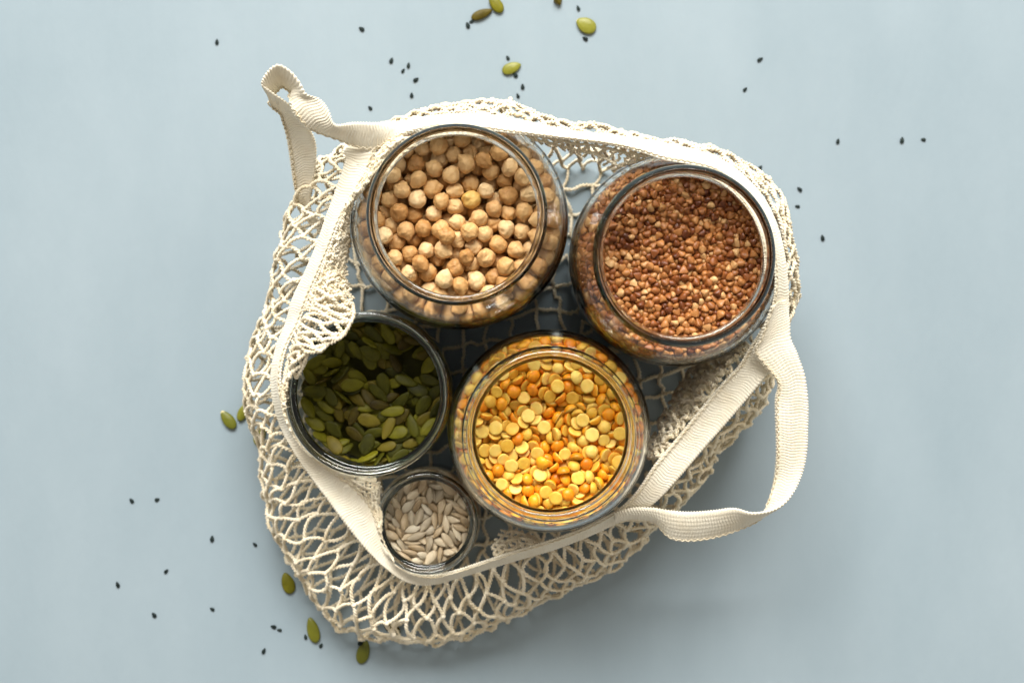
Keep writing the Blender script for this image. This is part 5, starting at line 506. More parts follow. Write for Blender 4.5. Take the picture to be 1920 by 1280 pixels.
2,437,-67,1008,-54,59,4,0,-192,206,1023,15,-90,10,2,451,-140,1011,71,0,14,0,344,19,1019,18,18,-69,0,119,136,1014,-42,-20,-1,0,465,-120,996,-84,19,-29,1,387,-200,1008,-29,45,-44,3,175,278,1011,-94,-1,-3,1,79,380,1009,78,-25,23,0,-174,81,1010,-1,-75,-46,2,455,20,1005,57,25,28,0,332,-171,996,22,-37,-22,
2,190,-389,994,85,18,2,1,187,-438,988,26,-14,-15,0,36,-202,1012,13,-62,0,0,40,-442,992,20,-57,6,2,14,514,947,-70,10,2,1,4,481,988,77,14,39,0,-3,148,1012,42,-55,39,2,-122,-391,1005,12,-31,-26,3,-139,-446,990,-36,24,32,0,-420,-247,994,-1,-40,-4,2,-484,73,969,-33,-14,-49,0,484,163,956,-61,-22,52,
0,514,-38,912,-26,-49,50,1,357,-131,996,-48,-20,29,1,122,183,1015,-29,30,-38,1,6,363,1003,51,-61,8,1,-99,-295,1011,-36,6,83,2,-72,-474,996,78,48,4,0,-133,-409,981,24,90,-7,0,-377,-86,991,-7,-58,44,0,355,-379,903,80,-5,12,0,46,206,1017,79,-5,26,1,30,-326,988,21,91,-2,2,-53,351,1007,-69,-15,14,
0,-23,211,1016,48,43,-26,0,-121,145,1011,-4,-45,-4,2,-179,126,1009,34,25,-44,1,-185,49,1001,53,4,27,2,-182,-451,990,50,34,36,1,-246,224,1008,72,-10,25,3,-354,100,1002,-19,45,-59,2,-378,303,983,48,4,-19,2,487,-141,969,-16,-40,-10,1,368,-344,953,9,-19,-46,0,320,406,946,1,-25,-67,1,297,-373,994,7,-5,59,
3,197,478,896,-52,13,44,2,225,463,912,47,71,-39,2,280,135,1018,-5,-74,42,0,168,487,909,35,3,-6,3,129,-232,1001,5,-54,44,2,-319,170,999,54,41,8,2,495,-157,904,54,-32,28,2,344,389,925,47,71,20,0,285,-21,992,-20,-84,8,2,173,45,1004,-66,32,-29,3,134,257,982,33,54,15,0,3,516,904,46,42,-66,
0,-28,519,852,-78,-12,11,1,-18,341,1000,-8,-70,56,2,-75,375,1000,38,39,12,1,-201,406,987,-44,-5,19,0,-182,-254,999,38,-73,43,3,-296,402,931,-33,2,53,0,-491,-65,936,30,-60,-34,1,459,238,919,29,38,-2,0,383,346,915,-16,-53,13,3,401,-281,974,30,-37,63,1,279,436,928,2,29,6,2,265,3,1001,1,-67,-34,
0,80,513,901,-84,-17,-8,1,-8,515,931,-51,12,-34,2,-5,-1,992,40,48,0,1,-63,-76,995,-46,3,-37,1,-65,-168,987,21,61,28,0,-309,-69,996,43,-2,37,3,476,201,912,47,57,9,2,473,182,940,64,-7,-40,1,466,-215,893,-51,-30,-3,0,441,-267,911,17,-60,-69,3,399,324,931,-64,-68,-1,2,441,263,910,-32,-62,57,
1,227,465,880,-40,74,28,3,304,38,1005,59,-37,-8,0,286,-433,893,-4,-31,64,0,70,-515,872,21,-23,-4,3,-55,509,863,8,-63,-38,2,-16,518,878,29,-41,-50,2,-287,427,909,26,15,-6,1,492,146,911,19,-62,-23,3,510,85,906,25,30,-14,2,517,-25,936,-12,53,-66,3,482,-183,919,22,-4,83,1,430,288,921,16,31,-2,
0,459,245,889,-6,-42,-78,2,452,-252,886,31,70,-26,1,430,-278,882,9,-71,-24,0,417,-309,898,-37,13,-45,2,362,371,907,-31,28,-53,1,395,-332,902,27,6,72,2,301,418,944,-54,50,-9,2,295,-428,863,-42,69,-18,1,183,483,928,20,-47,-58,2,116,506,913,-23,-40,-10,3,29,513,885,-38,-21,19,1,85,55,999,37,-82,-14,
3,9,-479,965,49,39,4,2,-152,496,858,52,-47,-39,2,-227,-130,982,38,47,13,3,-325,372,959,25,-27,-11,2,-393,340,860,5,-68,4,3,-458,198,921,-37,-22,31,3,-472,-146,948,0,17,-17,0,-360,-375,866,5,-42,-17,0,460,244,859,-40,-22,-24,1,513,64,879,-15,59,-50,0,513,43,891,8,42,63,3,507,-99,877,-32,9,-30,
2,484,-177,848,-43,-28,-2,2,486,178,899,15,14,85,1,504,118,889,78,-28,31,2,507,-112,900,60,30,-2,0,455,-244,859,55,-56,-35,3,418,-303,863,53,15,-14,2,377,354,891,-46,29,-65,3,366,-365,884,41,-41,21,2,306,417,904,-30,59,67,1,327,395,902,-9,-54,14,0,259,447,848,-5,-35,61,3,258,448,887,-26,-20,-7,
1,264,-445,887,43,50,24,2,133,-498,889,11,-63,-31,1,164,-486,863,-60,8,21,0,103,510,895,-17,-3,8,3,-43,495,952,25,-32,41,0,-134,502,836,-11,-13,-46,3,-256,428,902,-52,-15,3,2,-254,439,874,-10,-74,36,2,-337,394,854,-75,22,4,1,-412,-311,890,21,-12,21,0,-465,223,835,21,7,-15,0,502,116,831,-12,-58,-5,
3,507,69,835,3,-60,4,2,520,12,832,49,39,-5,0,509,-90,832,56,-29,11,1,485,178,865,64,3,33,2,517,-19,875,-28,72,-5,1,399,331,834,-45,-50,-25,3,474,208,860,44,52,8,2,494,-160,875,63,-52,27,0,467,-221,857,53,-8,-52,2,416,-306,833,67,30,38,1,316,405,836,39,13,-12,1,508,-63,899,-45,-16,53,
3,479,-194,876,55,35,-13,1,391,-340,866,77,15,6,0,344,-384,859,-15,-67,28,1,316,408,872,-81,-8,1,0,342,-392,831,31,56,27,2,298,426,854,0,23,1,2,311,-415,902,-10,-60,57,0,248,-453,838,-36,27,61,2,194,482,833,-30,-58,-17,0,188,484,865,28,-58,-45,2,190,-482,840,37,13,53,3,129,500,864,-9,-11,-52,
2,145,495,891,-23,50,-44,0,121,-506,842,-13,71,-17,2,73,509,832,25,71,-47,1,100,30,990,-23,-59,-14,0,47,-514,855,32,-39,-69,2,9,519,858,-25,-43,1,1,-30,-76,991,-80,-3,-47,2,-17,-518,857,56,72,-22,0,-51,518,832,52,-56,-36,2,-42,-518,836,21,-37,-5,1,-92,508,839,-9,-19,8,1,-225,461,835,4,62,-42,
0,-255,453,831,-58,26,-2,3,-326,401,890,-38,-4,83,2,-348,383,879,-40,25,11,0,-409,273,950,26,88,-20,0,-372,364,853,13,-83,-12,3,-491,53,912,-82,-35,-25,0,-450,-255,835,-10,27,75,0,519,-46,832,-48,40,5,0,469,222,836,-17,-10,-20,3,495,148,834,-9,70,42,1,514,45,852,3,84,1,3,515,-46,864,-37,36,10,
1,490,-153,834,-10,-62,-4,0,458,-242,832,54,57,48,2,426,291,839,30,12,-71,3,503,97,857,34,-41,-38,1,512,15,877,-49,-17,62,0,514,-80,856,45,30,-10,3,501,-129,860,-58,-13,-40,2,478,-202,836,4,8,18,3,349,382,836,-45,-49,-18,2,379,351,833,35,60,23,1,416,309,860,29,47,5,0,436,276,860,5,-41,13,
0,519,-3,898,10,76,2,1,437,-269,853,39,-54,-23,0,433,-288,831,14,75,-42,2,396,-334,833,-66,-13,-28,2,396,335,875,-10,-30,-70,0,338,-390,884,30,-65,-29,3,320,-406,863,-20,-67,59,2,313,-414,832,40,-51,19,0,275,434,832,69,-19,-41,3,287,429,883,-9,16,49,1,284,-427,834,-46,61,42,2,231,463,845,87,4,0,
0,257,-449,860,-2,-56,35,3,220,-468,843,41,45,28,1,163,491,833,-41,49,-18,0,116,506,831,45,-63,-45,2,157,489,865,67,-19,-19,2,202,-473,892,-43,29,49,1,230,-463,876,-8,-44,53,0,193,-483,864,37,-61,16,2,159,-494,832,64,-2,-24,0,97,508,860,28,47,-6,3,76,-511,835,-12,62,-19,1,38,515,838,-25,-11,-63,
3,61,510,865,-29,38,-48,0,94,-512,858,53,-1,-42,0,-12,517,836,-9,-40,77,3,-84,504,886,35,-27,38,2,-22,514,900,62,17,9,2,-2,-515,832,-49,-47,-34,3,-118,503,868,-9,48,24,0,-161,490,831,9,71,-46,3,-174,481,860,-84,32,0,1,-195,480,839,-15,2,23,0,-215,473,861,-50,-20,51,2,-290,426,832,-3,68,-36,
2,-388,292,960,-74,-26,21,1,-317,409,839,-14,-1,38,1,-353,371,836,4,45,-52,0,-390,338,835,1,33,-73,3,-494,13,915,-15,44,-75,2,-428,288,853,-24,40,-61,3,-492,48,835,-66,-27,-38,
],
'pea': [
1,-15,403,950,87,-23,-6,1,-283,18,949,5,88,-5,1,371,-162,971,-61,68,-10,1,-250,307,956,89,-14,3,1,204,241,962,60,59,6,1,-186,216,952,-11,-2,-47,1,153,-247,946,-23,-90,7,1,229,-17,959,-71,60,-9,1,407,145,952,-2,87,-13,1,319,333,958,12,-2,74,1,-78,360,959,-84,-15,-15,2,-201,-180,945,-69,57,6,
1,-332,-241,953,7,1,-79,1,88,-435,961,12,5,55,2,36,-350,962,-90,-12,-10,2,-111,81,945,26,86,-9,2,291,28,959,-2,-12,-88,1,-194,11,947,40,69,-11,2,375,-10,966,-68,63,-2,2,-225,-75,945,60,-71,-7,2,177,61,954,13,-93,-2,2,-26,23,951,17,87,3,2,-355,-2,947,73,-52,4,2,365,275,960,82,30,-9,
1,-49,-234,954,78,-17,0,2,43,239,963,79,-39,-2,1,-378,276,943,14,-10,-67,1,-50,-431,944,-85,29,-25,1,318,86,950,12,9,-16,2,229,-107,951,9,7,51,1,-397,109,963,-75,-21,-15,2,110,455,945,0,11,67,1,-154,351,951,-9,-24,71,3,123,178,947,26,90,9,3,-354,215,954,-59,69,-2,3,-76,441,954,-35,-78,-6,
3,209,345,951,42,-81,4,3,-288,-100,944,-79,-34,5,1,340,-267,954,5,-22,8,1,148,290,967,-24,10,-45,1,-144,-89,940,-14,85,-24,3,0,188,958,-45,-69,1,1,-41,-169,964,25,-4,-39,2,-416,219,937,-12,-10,-1,2,-258,146,946,19,-13,-59,3,200,-177,944,13,1,29,2,145,367,954,-17,-77,-8,1,208,411,943,-79,31,25,
3,461,10,961,-3,14,-87,3,-311,161,962,-10,12,-18,3,104,-333,968,-15,5,-65,2,-65,123,933,-1,81,7,1,449,112,940,-16,6,24,3,-22,-320,953,-84,39,18,3,-111,-316,940,0,10,-78,3,-136,-167,938,22,-86,-15,1,176,-56,927,24,12,-68,1,373,70,944,-19,-66,5,3,-135,176,933,43,-75,17,2,-346,-101,937,28,-76,-11,
3,-64,-112,944,-73,44,7,3,441,-154,954,-3,21,30,1,-173,-37,942,-2,-25,-23,1,-438,-30,955,16,26,-56,3,-265,-210,950,13,22,12,1,46,-82,930,-13,35,-81,0,-388,-219,954,89,27,1,0,-251,-280,947,24,88,1,1,-79,289,951,29,9,22,0,271,280,952,-37,83,7,2,-18,467,934,15,16,72,1,-336,-311,949,29,-6,-48,
1,-388,50,956,14,81,-39,0,337,205,960,5,6,87,0,83,-119,932,-80,40,7,2,-93,220,949,35,5,-70,3,135,-180,944,-7,30,52,3,187,-294,942,-4,-25,-43,0,289,-44,940,-76,53,15,0,-432,-142,945,-60,-72,4,1,90,237,942,-17,-17,36,2,-88,-373,949,5,-29,-3,3,-179,-310,930,28,77,-24,2,-125,-15,928,22,-19,-72,
2,-171,-256,931,54,48,-9,3,-306,254,934,30,-85,-24,1,-391,-55,931,67,-45,31,0,-277,211,943,-72,41,-5,2,296,-122,941,-40,-57,3,0,48,332,952,3,15,-64,1,-448,147,934,-34,19,48,1,134,-6,937,-26,-77,43,3,91,-253,935,-32,4,-48,3,-286,366,955,35,-76,-44,3,-167,-410,943,-23,-25,-32,0,306,-313,954,-5,75,-14,
1,389,-104,947,-8,67,28,1,3,97,926,26,19,6,3,405,-56,942,15,-7,50,1,40,-15,937,-77,-12,-50,1,461,-59,942,28,-27,-24,1,-184,409,933,-68,-8,-28,0,-111,-252,948,-30,-11,-72,3,217,-240,950,-20,26,-29,0,-248,-146,937,-83,19,16,2,-227,-335,944,25,-25,-28,3,124,-91,933,-24,-31,76,1,273,387,943,-39,-10,-22,
1,-198,-127,918,-53,66,-5,3,-220,-229,929,-25,-2,16,3,-21,281,936,-36,-62,9,2,-142,45,933,59,-43,-7,3,37,-247,922,-13,0,22,2,446,-104,935,-14,-74,50,3,402,-251,948,-17,27,-35,3,-178,142,909,-69,-28,-12,0,230,93,947,20,11,-2,2,405,206,959,20,-33,29,1,-18,353,932,26,-70,13,2,213,170,929,55,27,-22,
3,-242,388,947,-32,61,4,1,235,-371,966,-14,39,-2,0,66,419,964,-25,12,9,2,-108,-464,939,27,38,-68,2,149,-377,936,61,6,-15,3,7,-281,943,-71,-27,-24,2,437,64,937,49,-55,21,2,-246,-377,939,57,-15,-10,2,146,-134,945,-35,-56,-39,3,-6,-381,936,10,2,-24,2,281,-234,934,38,-5,-37,3,272,173,938,22,-41,-49,
2,-32,205,940,42,-70,-19,2,-421,6,936,15,15,-91,2,179,-439,941,23,-65,50,3,99,64,934,41,-50,-23,2,-388,-277,946,-65,-15,-41,0,-194,307,933,-43,-52,-3,3,26,278,941,23,-84,-20,0,-477,41,934,-26,-26,61,2,-165,271,949,13,55,-33,1,-348,134,941,-15,26,-70,2,111,121,937,-23,-55,-30,1,-72,60,929,67,-39,29,
3,-13,-82,921,-14,32,-18,1,-227,-426,933,23,65,55,1,41,483,923,46,33,-30,2,266,-270,956,48,48,48,1,-456,90,942,30,-43,16,2,349,-208,941,51,57,48,3,-145,114,929,-72,38,29,3,-129,245,924,59,-58,-38,3,-336,81,948,33,-48,32,2,236,-303,952,36,30,44,2,-131,-376,941,59,0,-51,2,290,117,937,-69,-39,0,
3,114,401,928,-13,-4,23,2,-238,256,943,17,-42,-50,0,251,-191,939,-52,54,-48,1,197,-394,949,43,-21,60,0,83,5,928,41,-60,-22,1,62,175,956,45,-47,64,0,329,-68,924,5,79,-27,1,59,43,921,-9,45,-34,2,39,77,937,33,-52,-46,3,278,231,927,11,-23,-10,1,-375,-161,961,-34,-36,-28,3,-324,-175,914,8,-66,12,
1,74,-208,952,-3,-63,-59,1,54,-418,927,-20,27,46,2,-76,160,913,-65,-28,-6,0,105,338,945,31,-59,18,2,-210,358,933,39,44,1,2,167,438,946,-45,-9,16,3,246,57,960,41,27,-2,1,346,-142,941,-40,-73,-5,2,145,43,932,61,-47,-8,1,-157,-360,907,-72,-32,14,2,43,-142,921,-49,-45,63,0,131,-304,936,-69,28,-10,
0,-85,-73,925,-76,-7,-8,3,357,133,932,-41,-17,-53,3,-138,433,947,25,-35,46,2,283,-380,949,23,37,-5,0,-123,392,948,6,43,-82,1,-293,-20,927,60,56,-30,1,-319,328,915,22,30,-9,2,335,-338,942,58,-15,53,2,432,-201,928,31,-20,80,3,-461,-69,935,11,-61,54,1,-422,-203,934,74,-27,-48,0,168,134,929,-64,-6,-23,
2,116,-414,917,-17,-11,36,3,1,-33,942,-12,-47,15,2,-324,-365,911,-54,-34,-53,0,8,-478,944,45,-29,23,2,-287,50,919,-84,3,3,1,50,397,938,-7,33,69,1,-246,85,910,-26,-53,44,0,-1,-440,926,-18,-63,46,2,205,281,930,18,27,-36,3,313,271,928,-69,-52,-36,0,-73,9,921,-30,55,14,2,-290,-326,930,-45,-15,37,
3,-48,-313,920,17,8,-13,0,270,351,938,22,33,79,1,260,-344,922,-83,17,-40,3,43,443,919,26,37,-38,1,241,218,933,-9,-44,12,3,151,97,931,-40,56,38,2,200,8,928,44,-55,-35,2,-80,-43,907,35,80,34,1,-290,-142,916,84,13,-22,0,-387,158,942,-56,-45,4,2,401,21,929,-25,23,73,1,-118,465,920,-46,0,7,
1,-468,-21,909,37,6,56,0,-296,115,920,64,-33,-33,0,28,-195,938,-20,54,-57,0,-226,-23,927,4,-80,48,1,64,-482,920,-38,-40,-29,1,-9,-142,916,-56,-25,-37,3,-440,-109,918,-29,63,36,2,-34,-473,911,14,3,31,1,441,174,913,14,14,73,1,10,34,911,14,20,30,2,229,122,929,-52,68,32,2,-234,170,925,-15,75,-5,
0,80,-49,905,-70,-6,-35,1,-226,112,908,-50,0,-49,0,159,218,923,42,-3,-27,3,-71,-212,920,10,-88,-13,1,-186,446,893,-46,19,25,3,-380,-96,903,71,-54,4,1,126,-464,907,39,-41,43,0,294,-202,924,-33,-43,64,3,82,-373,938,16,2,3,3,122,-47,907,-8,64,9,2,106,287,936,-28,55,44,0,-230,30,920,31,-75,-19,
3,282,-97,912,-4,21,-52,0,-277,-387,911,-1,-58,18,0,169,-333,922,29,68,-16,0,-116,-419,918,70,10,4,0,-337,-41,903,21,-67,-26,0,-190,65,914,59,11,-55,1,240,-416,902,-1,47,-79,3,-60,-359,938,-63,33,-31,1,337,-15,919,53,-2,3,2,-125,-213,903,24,48,-20,1,206,-112,927,-12,-84,1,1,378,189,919,-9,24,9,
2,411,231,937,-19,62,32,0,-65,485,904,47,22,-14,0,-136,-116,915,52,-68,21,2,73,-302,906,-57,51,22,2,-16,-230,920,-70,29,-34,0,367,-295,925,-82,-13,-29,1,202,-344,907,79,-5,26,3,-28,-19,903,1,0,14,3,79,154,913,-5,-53,-63,3,-36,117,906,73,8,29,0,-64,252,922,3,68,-23,2,303,158,905,48,-16,-44,
0,-281,308,926,5,-81,-11,2,-335,348,895,-31,-48,-11,0,-76,-156,914,-30,25,-49,3,-157,-442,914,8,38,43,3,487,-42,906,19,-49,-20,0,-62,-271,915,-10,-84,-24,0,-368,-205,923,-18,-91,-5,2,65,-192,893,23,88,-14,0,358,31,907,48,-16,66,2,65,119,881,-42,44,53,1,11,157,921,59,35,-26,2,235,-43,923,-2,-13,-11,
0,244,-145,908,-51,31,56,1,-443,197,888,-22,-34,9,1,-482,-89,884,37,41,41,0,-142,299,910,-71,-24,-42,1,184,329,918,-28,7,-44,2,249,421,896,-31,-60,61,3,372,305,913,-43,4,-67,0,-233,414,909,-41,-38,42,0,-330,275,914,-56,-40,6,2,73,-327,931,-64,-46,-11,3,-284,-250,914,55,-39,29,3,-43,328,910,-41,-58,52,
2,-446,-158,904,-15,37,24,1,-287,388,878,-51,-27,-10,3,-372,-319,897,-13,50,22,0,325,-169,906,83,-42,-5,3,149,171,908,-62,52,11,0,-201,-357,897,17,-56,0,1,268,295,914,-59,-39,4,0,86,317,910,-52,6,24,0,-282,-59,893,13,13,-18,0,-417,252,871,60,-31,55,2,-216,-401,891,-11,62,46,2,-72,399,921,-28,-16,27,
3,160,457,884,-57,-12,-50,1,-99,-148,892,-68,-22,42,1,185,-232,913,-13,60,8,1,27,314,911,1,6,-11,0,127,-211,921,4,2,29,0,-227,232,914,-19,57,-37,1,-242,-74,911,-70,60,15,3,432,-19,913,21,14,39,3,-14,-170,929,28,-28,16,1,200,130,893,4,-15,60,1,-375,298,890,-21,-35,-45,1,53,367,917,-23,-8,-36,
3,33,209,926,13,0,10,1,-216,-280,906,-33,-56,13,0,160,393,914,0,-26,-6,1,267,13,916,25,-78,41,2,153,-107,900,54,58,30,2,-91,304,924,-70,19,29,0,-169,-202,907,59,14,-3,2,-332,-292,907,-3,-20,13,3,-115,342,917,11,-14,76,2,355,239,915,-27,54,-66,3,337,-111,906,-21,-7,90,2,-387,-156,911,-64,48,10,
1,397,264,889,-17,61,-19,1,17,-108,872,-32,8,-15,3,-250,-336,898,-48,-59,5,1,476,19,919,34,-5,84,1,-161,79,887,-56,-17,-64,1,94,473,888,-26,63,52,1,80,93,883,45,7,13,0,323,35,910,-51,-31,19,1,464,-143,889,28,39,19,0,484,54,863,10,59,32,0,-250,423,861,12,50,-37,0,-39,-87,906,10,-60,-4,
3,276,-156,895,54,-31,56,2,-388,-259,909,-61,36,5,1,316,-298,907,-1,27,-7,3,380,-53,907,1,3,38,3,-24,49,897,10,17,30,0,-363,52,917,-4,90,-17,2,261,63,913,83,-15,12,0,-267,269,898,-19,-6,-37,2,109,234,918,-1,72,-5,3,240,324,908,37,-70,-40,0,120,-158,900,-23,-81,-7,2,-120,-266,911,-17,-1,-30,
0,-283,-203,927,-58,-43,18,3,226,-225,897,26,-3,-35,0,-485,-7,884,-2,-64,-11,0,11,255,905,-17,-7,-9,2,-330,98,884,-63,45,39,0,-305,-89,907,28,12,-32,1,359,150,882,-53,43,19,0,-429,40,891,-38,37,-33,1,83,-114,894,-9,-1,81,0,-97,-482,881,-48,-13,-22,3,-442,-200,861,-40,-45,71,2,473,113,881,-43,24,-30,
0,-180,261,906,63,-59,12,3,160,253,918,-52,14,-13,3,325,194,914,64,25,60,2,-349,-124,885,15,76,-7,1,-175,10,898,-3,2,94,3,-348,12,904,-3,87,-19,1,190,-167,908,-1,7,0,2,387,-178,927,-38,-20,24,2,-133,161,893,9,5,-67,1,251,189,885,90,-8,2,3,9,119,883,-57,-24,15,0,-408,184,907,11,-47,-22,
3,-135,468,854,-45,4,5,3,-367,319,824,-46,-9,45,1,333,104,904,-12,-19,-29,2,67,261,898,-37,-57,8,0,-430,125,917,53,-50,40,0,-12,486,873,1,-83,-44,1,-206,73,864,-18,8,16,0,327,349,921,8,21,68,3,-43,273,889,-83,40,-19,1,382,-250,904,-43,38,-74,2,-115,37,892,10,-14,-26,3,-99,-435,886,-22,4,-2,
2,-459,49,895,17,-43,-14,1,326,-243,894,43,41,-44,3,-276,-392,868,3,-76,13,2,300,376,876,-60,8,-50,2,-421,-254,861,-37,31,-15,3,-170,462,789,40,24,-9,0,239,253,890,15,-3,79,0,-182,-164,897,-4,75,-42,0,144,-265,912,-14,-8,-48,1,210,68,904,53,-46,-20,1,9,-398,885,9,46,-73,0,27,-452,881,-34,-23,-63,
2,-168,346,898,42,-78,-27,0,-427,-81,884,-2,57,-50,0,419,226,880,71,-13,24,2,222,380,905,-21,7,20,2,-473,114,876,-66,-5,56,2,-468,-135,843,21,-39,-16,1,197,427,887,-41,51,-45,0,7,457,882,29,8,-14,2,-60,157,872,-60,67,8,1,-201,-442,875,33,-29,19,2,-483,51,841,59,-34,-53,3,-184,203,915,10,29,59,
1,-104,-375,885,43,8,-82,0,277,-33,905,-2,-15,19,2,-339,210,901,-7,52,-7,0,411,127,905,87,14,-17,1,-320,-275,872,6,-25,-11,3,-248,28,886,67,-59,4,0,173,179,878,-33,75,14,2,-181,142,866,30,-78,1,0,41,-165,866,37,-74,-22,2,-109,471,798,-28,-13,-7,3,-479,78,781,-68,-20,45,3,-306,63,889,-4,-83,-9,
2,15,-343,914,10,-16,66,2,-234,-185,895,47,-25,7,2,266,-267,895,-33,17,26,0,36,-69,902,-68,28,24,2,-300,165,910,13,19,-41,0,-115,102,896,-8,83,-7,0,182,18,893,-10,-64,2,2,-369,191,904,-41,-26,47,1,299,-349,889,-10,-61,33,3,438,224,820,39,-30,-21,3,352,-330,885,-1,-47,-48,1,-4,-204,882,85,18,19,
3,176,-438,888,-28,2,78,1,458,152,821,42,-13,-56,0,203,226,909,16,56,13,3,-222,301,905,-76,26,28,3,-234,-137,884,41,-50,-14,1,116,48,893,42,80,-6,2,-49,-367,897,-24,12,79,0,422,-143,909,-54,-9,-34,1,-145,224,876,-15,-64,37,3,-132,-45,880,16,9,-22,3,-228,-37,884,0,-12,38,0,161,-395,896,62,36,3,
1,122,192,881,-69,-3,31,0,434,-70,886,31,41,-7,0,401,69,891,73,-20,45,0,412,-261,872,-66,36,-55,3,329,-366,837,-52,27,54,3,-36,205,903,-89,8,18,1,412,-241,816,-37,23,64,0,175,447,838,-38,74,6,0,9,480,823,-74,-18,14,2,487,-9,851,51,31,44,1,-460,142,766,-67,32,43,2,-412,91,905,-48,68,-33,
3,345,281,889,10,48,6,0,-170,-312,884,-31,-74,5,1,-235,177,886,-72,51,-10,2,301,-151,860,33,68,14,3,171,-39,895,-78,-17,-19,0,58,-441,905,33,67,-38,1,12,-296,897,3,6,-41,0,-93,209,897,-5,-30,3,1,-327,-188,861,67,15,-42,0,-115,428,888,-66,-30,-22,2,-158,-392,869,-21,8,20,1,-324,346,828,45,33,38,
1,-418,-111,862,26,-83,36,3,80,195,874,41,-61,-33,2,-272,80,855,82,27,11,2,-57,222,869,-4,2,76,0,480,-75,866,-5,38,10,2,-239,430,796,14,49,-37,3,123,476,833,44,28,-38,2,-450,176,822,78,-19,-46,2,46,154,842,21,74,38,0,-190,-108,887,-83,-33,-12,0,156,309,910,2,-71,14,1,-113,-306,894,73,-32,0,
1,-69,-237,881,10,-15,-86,2,75,389,875,-69,-17,-32,2,-106,260,881,-1,26,-70,0,60,1,887,73,-40,13,1,-267,-309,865,4,-72,1,3,-303,184,876,3,-2,11,0,406,-192,890,42,46,5,3,282,-380,878,-19,-60,46,2,26,-49,877,18,-80,-25,2,-263,365,892,36,8,4,3,270,145,855,-88,1,-26,1,-40,-40,872,14,93,2,
3,-377,-290,851,-65,-38,13,2,351,345,795,53,19,-52,3,296,375,826,-1,86,12,0,103,-154,866,43,82,4,3,367,309,845,-44,49,-33,2,-196,440,832,-68,31,29,1,206,-440,845,44,-28,54,0,1,148,860,-63,15,12,2,-484,13,782,-20,-49,34,2,230,435,790,-24,-59,63,3,-33,245,832,13,18,83,3,203,-281,899,70,-31,27,
3,128,-345,898,-66,-54,15,0,1,355,889,-93,6,9,1,-40,-436,893,-81,27,18,0,-36,389,900,-18,-62,-25,3,300,245,887,5,9,59,0,175,-180,880,4,-87,-1,0,-170,-57,903,16,1,-69,3,-119,-92,881,-56,56,19,3,-288,226,896,63,-43,7,3,-291,-140,876,-2,94,3,3,131,286,887,-2,8,-17,3,133,-283,889,44,77,-22,
3,-16,320,865,-14,-5,-7,1,-216,-222,878,59,-47,26,3,2,416,893,-53,-27,-54,2,-241,324,886,-68,-21,6,2,336,339,864,13,-36,-4,3,260,-92,890,-14,-76,-12,3,128,-215,886,-4,7,-33,0,26,68,870,-71,-32,-27,1,-133,392,897,-63,32,7,1,-374,248,891,56,9,30,2,47,435,859,-3,-46,-57,1,-180,317,852,4,-80,-15,
2,-369,-59,873,3,10,-48,1,357,-92,848,-40,-55,33,2,342,61,856,62,-45,25,0,385,-208,851,-65,-48,34,2,150,-45,857,82,29,-21,3,-285,392,817,-4,-67,-23,0,-324,357,775,-34,-9,63,2,-433,142,858,-21,-45,20,1,48,480,850,6,-77,-44,2,-6,-257,829,82,20,-7,1,466,-125,824,77,-5,42,2,-92,-181,841,59,-33,-19,
3,-407,262,779,4,-33,-20,2,-41,96,866,4,-10,-93,1,-177,-442,812,13,36,67,2,-166,122,832,39,84,-9,3,342,-201,885,40,70,-10,1,123,351,894,-51,53,23,0,63,348,875,-39,39,14,3,42,306,877,-22,-85,-2,2,-160,-252,882,-10,-83,20,2,267,-296,887,45,-45,32,2,-247,-97,862,2,-84,-25,1,-58,-308,876,16,-2,-61,
2,-173,-131,846,11,-41,-77,2,-335,-234,902,-41,-16,17,1,357,90,884,73,-24,21,0,234,10,880,56,-67,-5,2,254,-322,852,63,-55,26,0,100,443,900,-25,-50,-43,0,-56,-397,866,-12,0,33,0,-146,291,866,-81,18,0,0,-200,259,873,78,40,-4,3,-398,-1,895,40,-24,-32,1,357,206,873,-6,-1,-72,0,348,151,828,-66,14,-2,
1,167,382,860,-38,-16,-2,3,219,136,865,-34,78,14,0,122,235,864,30,-59,53,1,65,-255,887,-14,-6,88,0,27,-309,848,72,-6,18,2,-218,-16,859,-81,-43,-17,0,-347,165,853,54,-4,-39,0,-305,-340,870,-66,8,-46,1,-395,196,857,13,-10,54,0,302,181,851,21,78,32,2,131,428,853,-60,31,-14,2,186,-102,877,12,-30,-2,
0,112,-373,861,-15,-3,36,2,21,-479,865,62,35,-38,3,-123,329,859,-2,60,20,0,-128,-218,852,62,59,15,0,-238,394,827,-52,31,39,2,-243,129,851,23,-2,-61,2,-429,-33,880,63,-7,66,0,240,313,866,54,-67,5,1,215,-51,875,-13,-14,30,0,240,-254,846,-6,-22,70,0,6,-280,869,-71,57,8,3,355,255,837,-47,15,12,
1,235,411,848,6,11,21,3,142,97,872,47,7,18,3,-46,-303,848,0,81,7,0,-157,-5,864,-17,90,10,0,-334,40,847,37,78,14,2,-300,-290,832,6,-6,15,0,-442,-91,811,-22,-16,2,3,107,-220,860,30,-82,-3,1,-41,-484,854,7,68,-65,3,-276,356,778,-18,-7,28,1,-399,17,846,-75,-51,4,0,-392,276,830,-57,-41,59,
2,392,113,849,26,77,7,2,189,-407,832,43,17,29,1,32,90,832,-1,-1,-85,3,14,-223,854,84,1,22,1,-11,-434,827,-81,17,-42,3,-90,2,868,-32,73,-4,0,-486,-24,830,-51,-39,27,3,-485,-82,817,-60,7,-57,0,387,-291,783,69,24,22,3,272,394,794,-41,-70,-24,0,170,116,836,-80,8,-40,3,-48,480,827,-33,67,26,
